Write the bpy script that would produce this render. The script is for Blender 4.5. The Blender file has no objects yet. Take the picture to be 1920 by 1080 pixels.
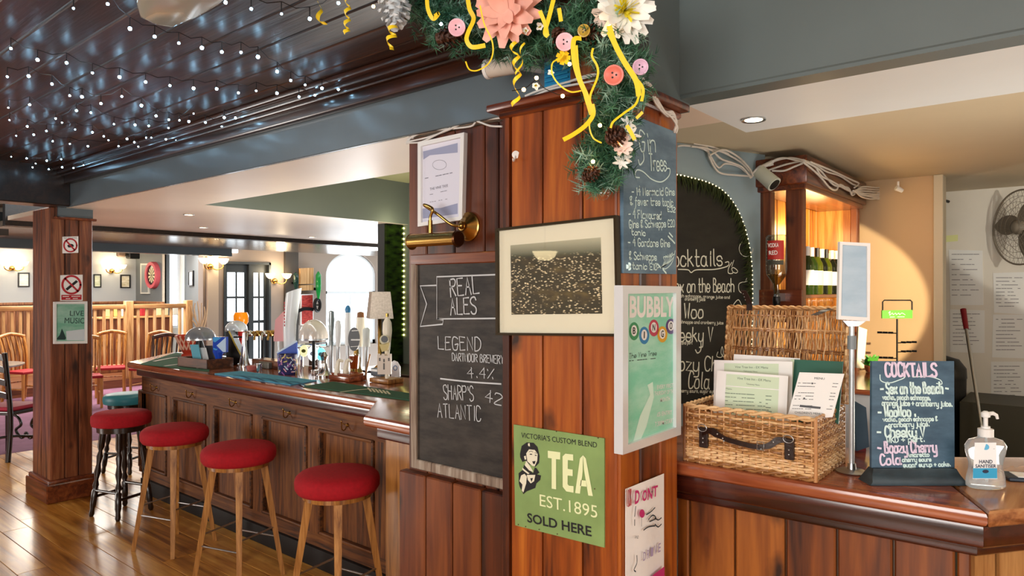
import bpy, bmesh, math, random
from math import radians, sin, cos, pi, sqrt
from mathutils import Vector, Matrix
random.seed(7)
V = Vector
SC = bpy.context.scene
COL = SC.collection
# ------------------------------------------------------------------ camera
H = 1.70; F = 1300.0; HOR = 543.0; CX = 960.0
YAW = math.atan2(.6379, .7704)
cam_d = bpy.data.cameras.new('camera'); cam = bpy.data.objects.new('camera', cam_d); COL.objects.link(cam)
cam_d.sensor_width = 36; cam_d.lens = F / 1920 * 36; cam_d.shift_y = (HOR - 540) / 1920
cam_d.clip_start = .05; cam_d.clip_end = 200
cam.location = (0, 0, H); cam.rotation_euler = (pi / 2, 0, YAW)
SC.camera = cam
# ------------------------------------------------------------------ world and lights
SC.view_settings.view_transform = 'Standard'; SC.view_settings.look = 'None'
SC.view_settings.gamma = 1; SC.view_settings.use_curve_mapping = False
SC.view_settings.exposure = 0.12
w = bpy.data.worlds.new('sky'); SC.world = w; w.use_nodes = True
bg = w.node_tree.nodes['Background']; bg.inputs[0].default_value = (.86, .94, 1, 1); bg.inputs[1].default_value = 4.0
def area(name, loc, target, size, power, col=(1, 1, 1), sy=None):
    l = bpy.data.lights.new(name, 'AREA'); l.energy = power; l.color = col; l.size = size
    if sy: l.shape = 'RECTANGLE'; l.size_y = sy
    o = bpy.data.objects.new(name, l); COL.objects.link(o); o.location = loc
    o.rotation_euler = (V(target) - V(loc)).to_track_quat('-Z', 'Y').to_euler(); return o
def point(name, loc, power, col, r=.04):
    l = bpy.data.lights.new(name, 'POINT'); l.energy = power; l.color = col; l.shadow_soft_size = r
    o = bpy.data.objects.new(name, l); COL.objects.link(o); o.location = loc; return o
def spot(name, loc, target, power, col, ang=70, blend=.5, r=.04):
    l = bpy.data.lights.new(name, 'SPOT'); l.energy = power; l.color = col; l.shadow_soft_size = r
    l.spot_size = radians(ang); l.spot_blend = blend
    o = bpy.data.objects.new(name, l); COL.objects.link(o); o.location = loc
    o.rotation_euler = (V(target) - V(loc)).to_track_quat('-Z', 'Y').to_euler(); return o
area('front_fill', (-.4, -3.2, 1.75), (-1.6, 2.5, 1.3), 2.6, 170, (1, .97, .93), 1.7)  # area lamp standing in for an unseen window; the wall behind is solid
area('left_fill', (-9.3, -3.2, 1.6), (-6.2, 2.5, .8), 2.4, 230, (1, .95, .88), 1.6)  # added area lamp at the left, no window built here
area('right_fill', (2.8, .4, 1.7), (-.6, 2.9, 1.2), 2.0, 62, (1, .97, .93), 1.5)  # added area lamp inside the room, brightens counter and hamper; no window here
area('far_room_fill', (-12.8, 4.6, 2.5), (-12.8, 4.6, 0), 2.4, 190, (1, .97, .9))  # unseen area lamp under the far ceiling, lifts the whole far room
area('behind_bar_fill', (-8.2, 7.2, 2.2), (-5.5, 3.2, 1.2), 1.6, 90, (.95, .98, 1))  # unseen area lamp in the open room, brightens the bar from behind
area('bar_upward_fill', (-4.2, 3.75, .99), (-4.0, 3.2, 2.4), 1.8, 42, (1, .93, .84), .5)  # unseen upward lamp added to brighten the soffit over the bar
area('kitchen_upward_fill', (.1, 3.5, 1.0), (.0, 3.0, 2.5), 1.4, 24, (1, .92, .80), .8)  # unseen upward lamp added to brighten the ceiling on the right
spot('sun_patch', (2.3, 2.9, 1.75), (-2.2, 5.9, 1.55), 1500, (1, .78, .48), 19.2, .05, .02)
spot('sun_patch', (2.2, 3.4, 2.0), (2.4, 6.97, 4.0), 210, (1, .94, .82), 104, .03, .02)
# ------------------------------------------------------------------ pixel rays
def ray(px, py):
    t = (px - CX) / F; s = (HOR - py) / F
    return V((.7704 * t - .6379, .6379 * t + .7704, s))
EYE = V((0, 0, H))
def oX(px, py, X): r = ray(px, py); return EYE + r * (X / r.x)
def oY(px, py, Y): r = ray(px, py); return EYE + r * (Y / r.y)
def oZ(px, py, Z): r = ray(px, py); return EYE + r * ((Z - H) / r.z)
def oD(px, py, d): return EYE + ray(px, py) * d
FWD = V((-.6379, .7704, 0)); RGT = V((.7704, .6379, 0)); UP = V((0, 0, 1))
class Pl:
    def __init__(s, p, n): s.p = V(p); s.n = V(n).normalized()
    def P(s, px, py, off=0.0):
        r = ray(px, py); q = s.p + s.n * off
        return EYE + r * ((q - EYE).dot(s.n) / r.dot(s.n))
# ------------------------------------------------------------------ materials
def lin(h):
    h = h.lstrip('#'); o = []
    for i in (0, 2, 4):
        c = int(h[i:i + 2], 16) / 255
        o.append(c / 12.92 if c <= .04045 else ((c + .055) / 1.055) ** 2.4)
    return (*o, 1)
MATS = {}
def newmat(k):
    m = bpy.data.materials.new(k); m.use_nodes = True; nt = m.node_tree
    return m, nt, nt.nodes['Principled BSDF']
def N(nt, t, **kw):
    n = nt.nodes.new(t)
    for k, v in kw.items():
        if k in n.inputs: n.inputs[k].default_value = v
        else: setattr(n, k, v)
    return n
def mat(k, col='#808080', rough=.5, metal=0, emit=None, es=0, trans=0, alpha=1, coat=0, ior=1.45, noise=0, nscale=20, bump=0, sheen=0, spec=.5):
    if k in MATS: return MATS[k]
    m, nt, b = newmat(k); c = lin(col)
    b.inputs['Base Color'].default_value = c; b.inputs['Roughness'].default_value = rough; b.inputs['Metallic'].default_value = metal
    b.inputs['IOR'].default_value = ior; b.inputs['Specular IOR Level'].default_value = spec
    if emit: b.inputs['Emission Color'].default_value = lin(emit); b.inputs['Emission Strength'].default_value = es
    b.inputs['Transmission Weight'].default_value = trans; b.inputs['Alpha'].default_value = alpha
    b.inputs['Coat Weight'].default_value = coat; b.inputs['Coat Roughness'].default_value = .12
    if sheen: b.inputs['Sheen Weight'].default_value = sheen; b.inputs['Sheen Roughness'].default_value = .4; b.inputs['Sheen Tint'].default_value = c
    tc = N(nt, 'ShaderNodeTexCoord')
    if noise or bump:
        n = N(nt, 'ShaderNodeTexNoise', Scale=nscale, Detail=5.0); nt.links.new(tc.outputs['Object'], n.inputs['Vector'])
    if noise:
        r = N(nt, 'ShaderNodeValToRGB'); e = r.color_ramp.elements
        e[0].position = .3; e[1].position = .7
        e[0].color = tuple(x * (1 - noise) for x in c[:3]) + (1,); e[1].color = tuple(min(1, x * (1 + noise)) for x in c[:3]) + (1,)
        nt.links.new(n.outputs['Fac'], r.inputs['Fac']); nt.links.new(r.outputs['Color'], b.inputs['Base Color'])
    if bump:
        bp = N(nt, 'ShaderNodeBump', Strength=bump, Distance=.01); nt.links.new(n.outputs['Fac'], bp.inputs['Height']); nt.links.new(bp.outputs['Normal'], b.inputs['Normal'])
    MATS[k] = m; return m
def wood(k, dark, mid, light, axis='z', rough=.3, coat=.3, scale=1.0, knots=.0, var=.35, bump=.05):
    if k in MATS: return MATS[k]
    m, nt, b = newmat(k); L = nt.links.new
    tc = N(nt, 'ShaderNodeTexCoord'); geo = N(nt, 'ShaderNodeNewGeometry')
    off = N(nt, 'ShaderNodeCombineXYZ')
    mm = N(nt, 'ShaderNodeMath', operation='MULTIPLY'); mm.inputs[1].default_value = 17.0
    L(geo.outputs['Random Per Island'], mm.inputs[0])
    for i in range(3): L(mm.outputs[0], off.inputs[i])
    add = N(nt, 'ShaderNodeVectorMath', operation='ADD'); L(tc.outputs['Object'], add.inputs[0]); L(off.outputs[0], add.inputs[1])
    s = {'x': (1.1, 16, 16), 'y': (16, 1.1, 16), 'z': (16, 16, 1.1)}[axis]
    mp = N(nt, 'ShaderNodeMapping'); mp.inputs['Scale'].default_value = tuple(x * scale for x in s); L(add.outputs[0], mp.inputs['Vector'])
    n1 = N(nt, 'ShaderNodeTexNoise', Scale=1.0, Detail=4.0, Distortion=1.4); L(mp.outputs[0], n1.inputs['Vector'])
    mp2 = N(nt, 'ShaderNodeMapping'); mp2.inputs['Scale'].default_value = tuple(x * scale * 4 for x in s); L(add.outputs[0], mp2.inputs['Vector'])
    n2 = N(nt, 'ShaderNodeTexNoise', Scale=1.6, Detail=4.0); L(mp2.outputs[0], n2.inputs['Vector'])
    mx = N(nt, 'ShaderNodeMath', operation='MULTIPLY_ADD'); mx.inputs[1].default_value = .35; L(n2.outputs['Fac'], mx.inputs[0])
    m3 = N(nt, 'ShaderNodeMath', operation='MULTIPLY_ADD'); m3.inputs[1].default_value = var; L(geo.outputs['Random Per Island'], m3.inputs[0])
    m3.inputs[2].default_value = -.17 - var * .5
    L(m3.outputs[0], mx.inputs[2])
    m4 = N(nt, 'ShaderNodeMath', operation='ADD'); L(mx.outputs[0], m4.inputs[0]); L(n1.outputs['Fac'], m4.inputs[1])
    r = N(nt, 'ShaderNodeValToRGB'); e = r.color_ramp.elements
    e[0].position = .28; e[0].color = lin(dark); e[1].position = .75; e[1].color = lin(light)
    x = e.new(.5); x.color = lin(mid); L(m4.outputs[0], r.inputs['Fac'])
    out = r.outputs['Color']
    if knots:
        s2 = {'x': (4.0, 7, 7), 'y': (7, 4.0, 7), 'z': (7, 7, 4.0)}[axis]
        mp3 = N(nt, 'ShaderNodeMapping'); mp3.inputs['Scale'].default_value = tuple(x * scale for x in s2); L(add.outputs[0], mp3.inputs['Vector'])
        nd = N(nt, 'ShaderNodeTexNoise', Scale=3.0, Detail=3.0); L(mp3.outputs[0], nd.inputs['Vector'])
        md = N(nt, 'ShaderNodeVectorMath', operation='MULTIPLY_ADD'); L(nd.outputs['Color'], md.inputs[0]); md.inputs[1].default_value = (.35, .35, .35); L(mp3.outputs[0], md.inputs[2])
        vo = N(nt, 'ShaderNodeTexVoronoi', Scale=1.5 if scale < .7 else .9); L(md.outputs[0], vo.inputs['Vector'])
        r2 = N(nt, 'ShaderNodeValToRGB'); q = r2.color_ramp.elements
        q[0].position = .05; q[0].color = (knots,) * 3 + (1,); q[1].position = .2; q[1].color = (0, 0, 0, 1); L(vo.outputs['Distance'], r2.inputs['Fac'])
        mi = N(nt, 'ShaderNodeMix', data_type='RGBA'); L(r2.outputs['Color'], mi.inputs[0]); L(out, mi.inputs[6])
        mi.inputs[7].default_value = tuple(v * .25 for v in lin(dark)[:3]) + (1,); out = mi.outputs[2]
    L(out, b.inputs['Base Color']); b.inputs['Roughness'].default_value = rough
    b.inputs['Coat Weight'].default_value = coat; b.inputs['Coat Roughness'].default_value = .15
    bp = N(nt, 'ShaderNodeBump', Strength=bump, Distance=.01); L(m4.outputs[0], bp.inputs['Height']); L(bp.outputs[0], b.inputs['Normal'])
    MATS[k] = m; return m
def chalk(k, c0, c1, scale=6, rough=.55, axis=(1, 1, 3)):
    if k in MATS: return MATS[k]
    m, nt, b = newmat(k); L = nt.links.new
    tc = N(nt, 'ShaderNodeTexCoord'); mp = N(nt, 'ShaderNodeMapping'); mp.inputs['Scale'].default_value = axis; L(tc.outputs['Object'], mp.inputs['Vector'])
    n = N(nt, 'ShaderNodeTexNoise', Scale=scale, Detail=7.0, Roughness=.65); L(mp.outputs[0], n.inputs['Vector'])
    r = N(nt, 'ShaderNodeValToRGB'); e = r.color_ramp.elements; e[0].position = .38; e[0].color = lin(c0); e[1].position = .78; e[1].color = lin(c1)
    L(n.outputs['Fac'], r.inputs['Fac']); L(r.outputs['Color'], b.inputs['Base Color']); b.inputs['Roughness'].default_value = rough
    MATS[k] = m; return m
def glass(k, col='#ffffff', rough=.02, op=.25):
    """thin clear glass: mostly see-through with a sharp reflection"""
    if k in MATS: return MATS[k]
    m = bpy.data.materials.new(k); m.use_nodes = True; nt = m.node_tree; nt.nodes.clear(); L = nt.links.new
    o = N(nt, 'ShaderNodeOutputMaterial'); t = N(nt, 'ShaderNodeBsdfTransparent'); t.inputs[0].default_value = lin(col)
    g = N(nt, 'ShaderNodeBsdfGlossy'); g.inputs['Roughness'].default_value = rough
    lw = N(nt, 'ShaderNodeLayerWeight', Blend=.5); pw = N(nt, 'ShaderNodeMath', operation='POWER'); pw.inputs[1].default_value = 4.0; L(lw.outputs['Facing'], pw.inputs[0])
    ad = N(nt, 'ShaderNodeMath', operation='MULTIPLY_ADD'); ad.inputs[1].default_value = .55; ad.inputs[2].default_value = op * .2
    L(pw.outputs[0], ad.inputs[0])
    mx = N(nt, 'ShaderNodeMixShader'); L(ad.outputs[0], mx.inputs[0]); L(t.outputs[0], mx.inputs[1]); L(g.outputs[0], mx.inputs[2]); L(mx.outputs[0], o.inputs[0])
    MATS[k] = m; return m
# ------------------------------------------------------------------ mesh builder
class MB:
    def __init__(s): s.v = []; s.f = []; s.hard = False
    def add(s, vs, fs):
        b = len(s.v); s.v += [V(x) for x in vs]; s.f += [tuple(b + i for i in f) for f in fs]; return s
    def bm(s, b):
        b.verts.index_update(); s.add([v.co.copy() for v in b.verts], [[v.index for v in f.verts] for f in b.faces]); b.free(); return s
    def box(s, a, b, bev=0, M=None, seg=1):
        s.hard = True; a = V(a); b = V(b); c = (a + b) / 2; d = b - a
        m = bmesh.new(); bmesh.ops.create_cube(m, size=1)
        for v in m.verts: v.co = V((c.x + v.co.x * d.x, c.y + v.co.y * d.y, c.z + v.co.z * d.z))
        if bev: bmesh.ops.bevel(m, geom=m.edges[:], offset=bev, segments=seg, affect='EDGES', profile=.5)
        if M:
            for v in m.verts: v.co = M @ v.co
        return s.bm(m)
    def slab(s, poly, z0, z1, bev=0, seg=3):
        s.hard = True; m = bmesh.new(); lo = [m.verts.new((p[0], p[1], z0)) for p in poly]; hi = [m.verts.new((p[0], p[1], z1)) for p in poly]
        n = len(poly); m.faces.new(lo[::-1]); m.faces.new(hi)
        for i in range(n): m.faces.new((lo[i], lo[(i + 1) % n], hi[(i + 1) % n], hi[i]))
        bmesh.ops.recalc_face_normals(m, faces=m.faces[:])
        if bev: bmesh.ops.bevel(m, geom=[e for e in m.edges if abs(e.verts[0].co.z - e.verts[1].co.z) < 1e-6], offset=bev, segments=seg, affect='EDGES', profile=.5)
        return s.bm(m)
    def prism(s, pts, n, depth):
        """pts: planar 3-D polygon, extruded by depth along -n (front face stays on pts)"""
        s.hard = True; n = V(n).normalized(); k = len(pts); a = [V(p) for p in pts]; b = [p - n * depth for p in a]
        return s.add(a + b, [tuple(range(k)), tuple(range(2 * k - 1, k - 1, -1))] + [(i, i + k, (i + 1) % k + k, (i + 1) % k) for i in range(k)])
    def face(s, pts): return s.add(pts, [tuple(range(len(pts)))])
    def cyl(s, p0, p1, r0, r1=None, n=16, cap=True, ph=0):
        p0 = V(p0); p1 = V(p1); r1 = r0 if r1 is None else r1
        return s.tube([p0, p1], [r0, r1], n, cap, ph)
    def tube(s, pts, r, n=8, cap=True, ph=0):
        pts = [V(p) for p in pts]; k = len(pts); rr = r if isinstance(r, (list, tuple)) else [r] * k
        vs = []; ref = None
        for i, p in enumerate(pts):
            t = (pts[min(i + 1, k - 1)] - pts[max(i - 1, 0)])
            if t.length < 1e-9: t = V((0, 0, 1))
            t.normalize()
            if ref is None: ref = t.cross(V((0, 0, 1))) if abs(t.z) < .95 else t.cross(V((1, 0, 0)))
            ref = (ref - t * ref.dot(t)); 
            if ref.length < 1e-6: ref = t.orthogonal()
            ref.normalize(); bi = t.cross(ref)
            for j in range(n):
                a = 2 * pi * j / n + ph; vs.append(p + (ref * cos(a) + bi * sin(a)) * rr[i])
        fs = [(i * n + j, i * n + (j + 1) % n, (i + 1) * n + (j + 1) % n, (i + 1) * n + j) for i in range(k - 1) for j in range(n)]
        if cap: fs += [tuple(range(n - 1, -1, -1)), tuple((k - 1) * n + j for j in range(n))]
        return s.add(vs, fs)
    def lathe(s, prof, o=(0, 0, 0), n=24, M=None, cap=3):
        vs = []; k = len(prof); o = V(o)
        for r, z in prof:
            for j in range(n):
                a = 2 * pi * j / n; p = V((r * cos(a), r * sin(a), z)); vs.append((M @ p if M else p) + o)
        fs = [(i * n + j, i * n + (j + 1) % n, (i + 1) * n + (j + 1) % n, (i + 1) * n + j) for i in range(k - 1) for j in range(n)]
        if cap & 1 and prof[0][0] > 1e-5: fs.append(tuple(range(n - 1, -1, -1)))
        if cap & 2 and prof[-1][0] > 1e-5: fs.append(tuple((k - 1) * n + j for j in range(n)))
        return s.add(vs, fs)
    def ball(s, c, r, n=12, sc=(1, 1, 1), M=None):
        prof = [(max(1e-6, sin(pi * i / (n // 2))) , -cos(pi * i / (n // 2))) for i in range(n // 2 + 1)]
        S = Matrix.Diagonal((r * sc[0], r * sc[1], r * sc[2], 1)); return s.lathe(prof, c, n, (M @ S) if M else S)
    def strip(s, pts, wv):
        """ribbon: centre points, width vectors"""
        vs = []
        for p, q in zip(pts, wv): vs += [V(p) - V(q) / 2, V(p) + V(q) / 2]
        return s.add(vs, [(2 * i, 2 * i + 1, 2 * i + 3, 2 * i + 2) for i in range(len(pts) - 1)])
    def stroke(s, pts, w, n):
        """flat brush stroke lying on a surface with normal n"""
        n = V(n); k = len(pts); vs = []
        if k < 2: return s
        for i in range(k):
            t = V(pts[min(i + 1, k - 1)]) - V(pts[max(i - 1, 0)])
            q = n.cross(t)
            if q.length < 1e-9: q = n.orthogonal()
            q.normalize(); e = V(pts[i])
            if i == 0 and t.length: e = e - t.normalized() * w * .4
            if i == k - 1 and t.length: e = e + t.normalized() * w * .4
            vs += [e - q * w / 2, e + q * w / 2]
        return s.add(vs, [(2 * i, 2 * i + 1, 2 * i + 3, 2 * i + 2) for i in range(k - 1)])
    def build(s, name, m, parent=None, smooth=True, ang=None):
        if ang is None: ang = 25 if s.hard else 62
        me = bpy.data.meshes.new(name)
        if parent is None:
            xs = [v.x for v in s.v]; ys = [v.y for v in s.v]; zs = [v.z for v in s.v]
            o = V(((min(xs) + max(xs)) / 2, (min(ys) + max(ys)) / 2, min(zs)))
        else:
            o = V((0, 0, 0)); q = parent
            while q: o += q.location; q = q.parent
        me.from_pydata([v - o for v in s.v], [], s.f); me.update()
        bm = bmesh.new(); bm.from_mesh(me); bmesh.ops.recalc_face_normals(bm, faces=bm.faces[:]); bm.to_mesh(me); bm.free()
        me.materials.append(m)
        if smooth:
            me.polygons.foreach_set('use_smooth', [True] * len(me.polygons)); me.set_sharp_from_angle(angle=radians(ang))
        ob = bpy.data.objects.new(name, me); COL.objects.link(ob)
        if parent: ob.parent = parent
        else: ob.location = o
        return ob
def tag(o, label=None, cat=None, group=None, kind=None):
    if label: o['label'] = label
    if cat: o['category'] = cat
    if group: o['group'] = group
    if kind: o['kind'] = kind
    return o
def thing(name, label, cat, loc=(0, 0, 0), group=None):
    o = bpy.data.objects.new(name, None); COL.objects.link(o); o.location = loc; o.empty_display_size = .05
    return tag(o, label, cat, group)
def struct(name, mb, m, label=None, **k): return tag(mb.build(name, m, **k), label, None, None, 'structure')
def copy_tree(o, parent=None):
    c = o.copy(); COL.objects.link(c)
    if parent: c.parent = parent
    for ch in list(o.children): copy_tree(ch, c)
    return c
def place(o, loc, rz=0): o.location = loc; o.rotation_euler = (0, 0, rz); return o
def crm(pts, n=6):
    """Catmull-Rom through the points"""
    P = [V(p) for p in pts]
    if len(P) < 3: return P
    out = []
    for i in range(len(P) - 1):
        a = P[max(i - 1, 0)]; b = P[i]; c = P[i + 1]; d = P[min(i + 2, len(P) - 1)]
        for j in range(n):
            t = j / n
            out.append(.5 * ((2 * b) + (c - a) * t + (2 * a - 5 * b + 4 * c - d) * t * t + (3 * b - a - 3 * c + d) * t ** 3))
    return out + [P[-1]]
# ------------------------------------------------------------------ handwriting: single-stroke letters on a grid (x digit, y hex with baseline 3)
G = {'a': '463717050413334544/474453', 'b': '0a03/0517374644331304', 'c': '46371705041333 44', 'd': '4637170504133345/4a43', 'e': '054546371705041333 44',
 'f': '3a2a181300/0737', 'g': '4637170504133345/4741301001', 'h': '0a03/0517374643', 'i': '1713/1918', 'j': '27211001/2928', 'k': '0a03/0537/1643', 'l': '1a1423',
 'm': '0703/05172735 33/354757 6563', 'n': '0703/0517374643', 'o': '170504133344463717', 'p': '0700/0517374644331304', 'q': '4637170504133345/4740', 'r': '0703/051737',
 's': '46371706153544331304', 't': '1a142333/0737', 'u': '0704133345/4743', 'v': '072347', 'w': '0713263347', 'x': '0743/4703', 'y': '0704133345/47413010', 'z': '07470343',
 'A': '032a43/1636', 'B': '030a/0a2a39382707/2746443303', 'C': '493a1a0805133344', 'D': '030a/0a2a48452303', 'E': '4a0a0343/0737', 'F': '4a0a03/0737', 'G': '493a1a080513334546 26',
 'H': '0a03/4a43/0747', 'I': '1a13', 'J': '3a35231304', 'K': '0a03/4a06/1743', 'L': '0a0343', 'M': '030a254a43', 'N': '030a434a', 'O': '1a08051333454 83a1a', 'P': '030a/0a3a49483707',
 'Q': '1a080513334548 3a1a/2543', 'R': '030a/0a3a49483707/1743', 'S': '493a1a09081736454433 1304', 'T': '0a4a/2a23', 'U': '0a041333444a', 'V': '0a234a', 'W': '0a1328334a', 'X': '0a43/4a03',
 'Y': '0a274a/2723', 'Z': '0a4a0343', '0': '1a080513334548 3a1a', '1': '091a13', '2': '091a3a49480343', '3': '091a3a49482737464433 1304', '4': '3a0646/3b33', '5': '4a0a0737464433 1304',
 '6': '3a18060413334446371706', '7': '0a4a13', '8': '1a0908173745443313040517 3849 3a1a', '9': '47270709 1a3a4947 4533', '-': '0636', '+': '0646/2824', '.': '1314', ',': '1412', "'": '1a18',
 '%': '4a03/0a09/3433', '&': '44130516283a1a08 33', '/': '3a03', '£': '493a1a0805 03/0343/0636', ':': '1716/1413', '(': '2a080513', ')': '0a282513'}
STRAIGHT = set('AEFHIKLMNTVWXYZvwxzk147-+/%')
def strokes(txt, jit=.25, rnd=None):
    """list of polylines in letter units and the total width"""
    rnd = rnd or random.Random(hash(len(txt)) % 97 + ord(txt[0])); x = 0; out = []
    for ch in txt:
        if ch == ' ': x += 3.2; continue
        g = G.get(ch)
        if not g: x += 3; continue
        mxx = 0
        for st in g.split('/'):
            st = st.replace(' ', ''); pl = []
            for i in range(0, len(st), 2):
                a = int(st[i]); b = int(st[i + 1], 16) - 3; mxx = max(mxx, a)
                pl.append(V((x + a + rnd.uniform(-jit, jit), b + rnd.uniform(-jit, jit), 0)))
            out.append(pl if ch in STRAIGHT else crm(pl, 4))
        x += mxx + 1.5
    return out, max(.1, x - 1.5)
def hand(mb, pl, txt, p0, p1, hpx, w=.004, off=.002, jit=.25, slant=0.0):
    """handwriting on plane pl, baseline from pixel p0 to p1, capital height hpx pixels"""
    a = pl.P(*p0, off); b = pl.P(*p1, off); u = b - a; W = u.length; u.normalize()
    v = (pl.P(p0[0], p0[1] - hpx, off) - a); v = v - u * v.dot(u); hh = v.length; v.normalize()
    n = pl.n; S, tw = strokes(txt, jit)
    for st in S:
        mb.stroke([a + u * (W * (q.x + slant * q.y) / tw) + v * (hh * q.y / 7) for q in st], w, n)
    return mb
def line(mb, pl, pts, w=.004, off=.002, sm=True):
    P = [pl.P(x, y, off) for x, y in pts]
    return mb.stroke(crm(P, 6) if sm and len(P) > 2 else P, w, pl.n)
def flat(mb, pl, pts, off=.002): return mb.face([pl.P(x, y, off) for x, y in pts])
def typed(mb, pl, txt, p0, p1, hpx, off=.002, bold=0):
    """printed lettering on plane pl, baseline from p0 to p1 and capital height hpx pixels"""
    cu = bpy.data.curves.new('lettering', 'FONT'); cu.body = txt; cu.size = 1; cu.offset = bold; cu.resolution_u = 3
    ob = bpy.data.objects.new('lettering', cu); me = bpy.data.meshes.new_from_object(ob)
    a = pl.P(*p0, off); b = pl.P(*p1, off); u = b - a; W = u.length; u.normalize()
    v = (pl.P(p0[0], p0[1] - hpx, off) - a); v = v - u * v.dot(u); hh = v.length; v.normalize()
    xs = [q.co.x for q in me.vertices]; x0, x1 = min(xs), max(xs); ch = .73
    mb.add([a + u * (W * (q.co.x - x0) / (x1 - x0)) + v * (hh * q.co.y / ch) for q in me.vertices], [tuple(p.vertices) for p in me.polygons])
    bpy.data.objects.remove(ob); bpy.data.meshes.remove(me); bpy.data.curves.remove(cu); return mb
def scrib(mb, pl, p0, p1, hpx, w, off=.002, seed=1):
    """line of unreadably small print"""
    r = random.Random(seed); n = max(2, int((p1[0] - p0[0]) / max(3.0, hpx * 1.6)))
    for i in range(n):
        if r.random() < .12: continue
        t0 = i / n; t1 = (i + r.uniform(.55, .9)) / n
        f = lambda t: (p0[0] + (p1[0] - p0[0]) * t, p0[1] + (p1[1] - p0[1]) * t - hpx * .4)
        mb.stroke([pl.P(*f(t0), off), pl.P(*f(t1), off)], w, pl.n)
    return mb
# ------------------------------------------------------------------ shared materials
PINE = wood('varnished_pine', '#3a1506', '#8f4410', '#bb6a20', 'z', .4, .14, .5, .97, .26)
PINEC = wood('counter_pine', '#35160a', '#763c14', '#a25e22', 'z', .4, .14, .5, .95, .18)
PINED = wood('dark_varnished_pine', '#280f07', '#5c290f', '#80441e', 'z', .4, .14, .5, .95, .3)
PINEL = wood('column_pine', '#42200f', '#7a4226', '#a06840', 'z', .36, .2, 1.0, .8, .25)
PINEX = wood('trim_pine_across', '#32130a', '#662d15', '#8a4a22', 'x', .3, .35, 1.0, 0, .2)
PINEY = wood('trim_pine_along', '#32130a', '#662d15', '#8a4a22', 'y', .3, .35, 1.0, 0, .2)
OAKBAR = wood('bar_oak', '#2e1808', '#6a3a15', '#8f5824', 'z', .62, 0, 1.4, 0, .2)
OAKBARX = wood('bar_oak_rail', '#2e1808', '#633614', '#835022', 'x', .62, 0, 1.4, 0, .2)
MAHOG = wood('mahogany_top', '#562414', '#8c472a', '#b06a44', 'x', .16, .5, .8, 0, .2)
MAHOGD = wood('mahogany_edge', '#200a06', '#3d160d', '#552414', 'x', .22, .5, .8, 0, .2)
OAKLEG = wood('stool_oak', '#6b3c16', '#a06a30', '#c48c4c', 'z', .35, .25, 1.6, 0, .2)
PLANK = wood('dark_ceiling_planks', '#180c06', '#331b0d', '#4d2c15', 'x', .42, .06, .9, .9, .35, .25)
DARKM = wood('dark_moulding', '#150906', '#2e150c', '#452312', 'x', .28, .3, 1.0, 0, .15)
DARKW = wood('dark_stained_wood', '#0d0805', '#1f120c', '#301d13', 'x', .3, .3, 1.0, 0, .2)
DARKWZ = wood('black_turned_wood', '#0b0705', '#1a0f0a', '#2c1a11', 'z', .25, .4, 1.0, 0, .2)
PALEW = wood('pale_pine', '#9a6a3c', '#c99a66', '#e2bd8d', 'z', .4, .1, 1.0, 0, .25)
PALEWY = wood('pale_pine_rail', '#9a6a3c', '#c08f5c', '#dab383', 'y', .4, .1, 1.0, 0, .25)
CHAIRW = wood('chair_oak', '#7a4718', '#b5742c', '#d49a50', 'z', .35, .2, 1.2, 0, .25)
FLOORW = wood('floor_boards', '#75420f', '#b4762c', '#dba24e', 'x', .28, .25, .55, .25, .2)
SLATE = mat('slate_paint', '#5f6a70', .22, noise=.05, nscale=3, bump=.05)
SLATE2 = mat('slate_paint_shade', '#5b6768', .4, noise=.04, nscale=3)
SAGE = mat('sage_paint', '#737a70', .5, noise=.04, nscale=2)
WHITEC = mat('soffit_gloss_white', '#e6d6c4', .38, noise=.03, nscale=2)
WHITER = mat('soffit_cool_white', '#dfe7ea', .5, noise=.03, nscale=2)
CREAMC = mat('cream_ceiling', '#cfc2a6', .55, noise=.03, nscale=2)
BEIGEW = mat('beige_wall', '#c9ad88', .7, noise=.03, nscale=3)
BLUEW = mat('blue_grey_wall', '#8ea3ae', .6, noise=.03, nscale=3)
GREYW = mat('pale_grey_wall', '#a3a9ad', .6)
DGREYW = mat('dark_grey_wall', '#5e6468', .6)
WHITEW = mat('white_wall', '#d8d3c6', .7, noise=.04, nscale=3)
MAUVEW = mat('taupe_wall', '#9a8c82', .6)
BRASS = mat('brass', '#b08c4c', .24, 1); CHROME = mat('chrome', '#d8d8d8', .12, 1); STEEL = mat('brushed_steel', '#b8bcc0', .3, 1)
BLACK = mat('black_plastic', '#0e0e10', .35); BLACKM = mat('black_metal', '#121214', .4, .6)
WHITEP = mat('white_plastic', '#e8e8e6', .4); PAPER = mat('white_paper', '#f0f0ee', .7); CREAMP = mat('cream_card', '#e3ddc4', .7)
REDV = mat('red_velvet', '#a00214', .85, sheen=.1, bump=.12, nscale=60, noise=.12)
CHALKW = mat('white_chalk', '#f0f4f4', .8); CHALKB = mat('pale_blue_chalk_pen', '#d5f0ee', .8); CHALKP = mat('lilac_chalk_pen', '#d9b8e8', .8)
LED = mat('warm_led', '#ffe9b0', .4, emit='#ffe2a0', es=5); FAIRY = mat('cool_fairy_led', '#dff4ff', .4, emit='#a5dcff', es=42)
WARMB = mat('warm_bulb', '#ffd9a0', .4, emit='#ffb860', es=40); DOWNL = mat('downlight_lamp', '#fff0d8', .4, emit='#ffe6c0', es=9)
CABLE = mat('white_cable', '#d9d5cf', .5); CLEAR = glass('clear_glass')
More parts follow.
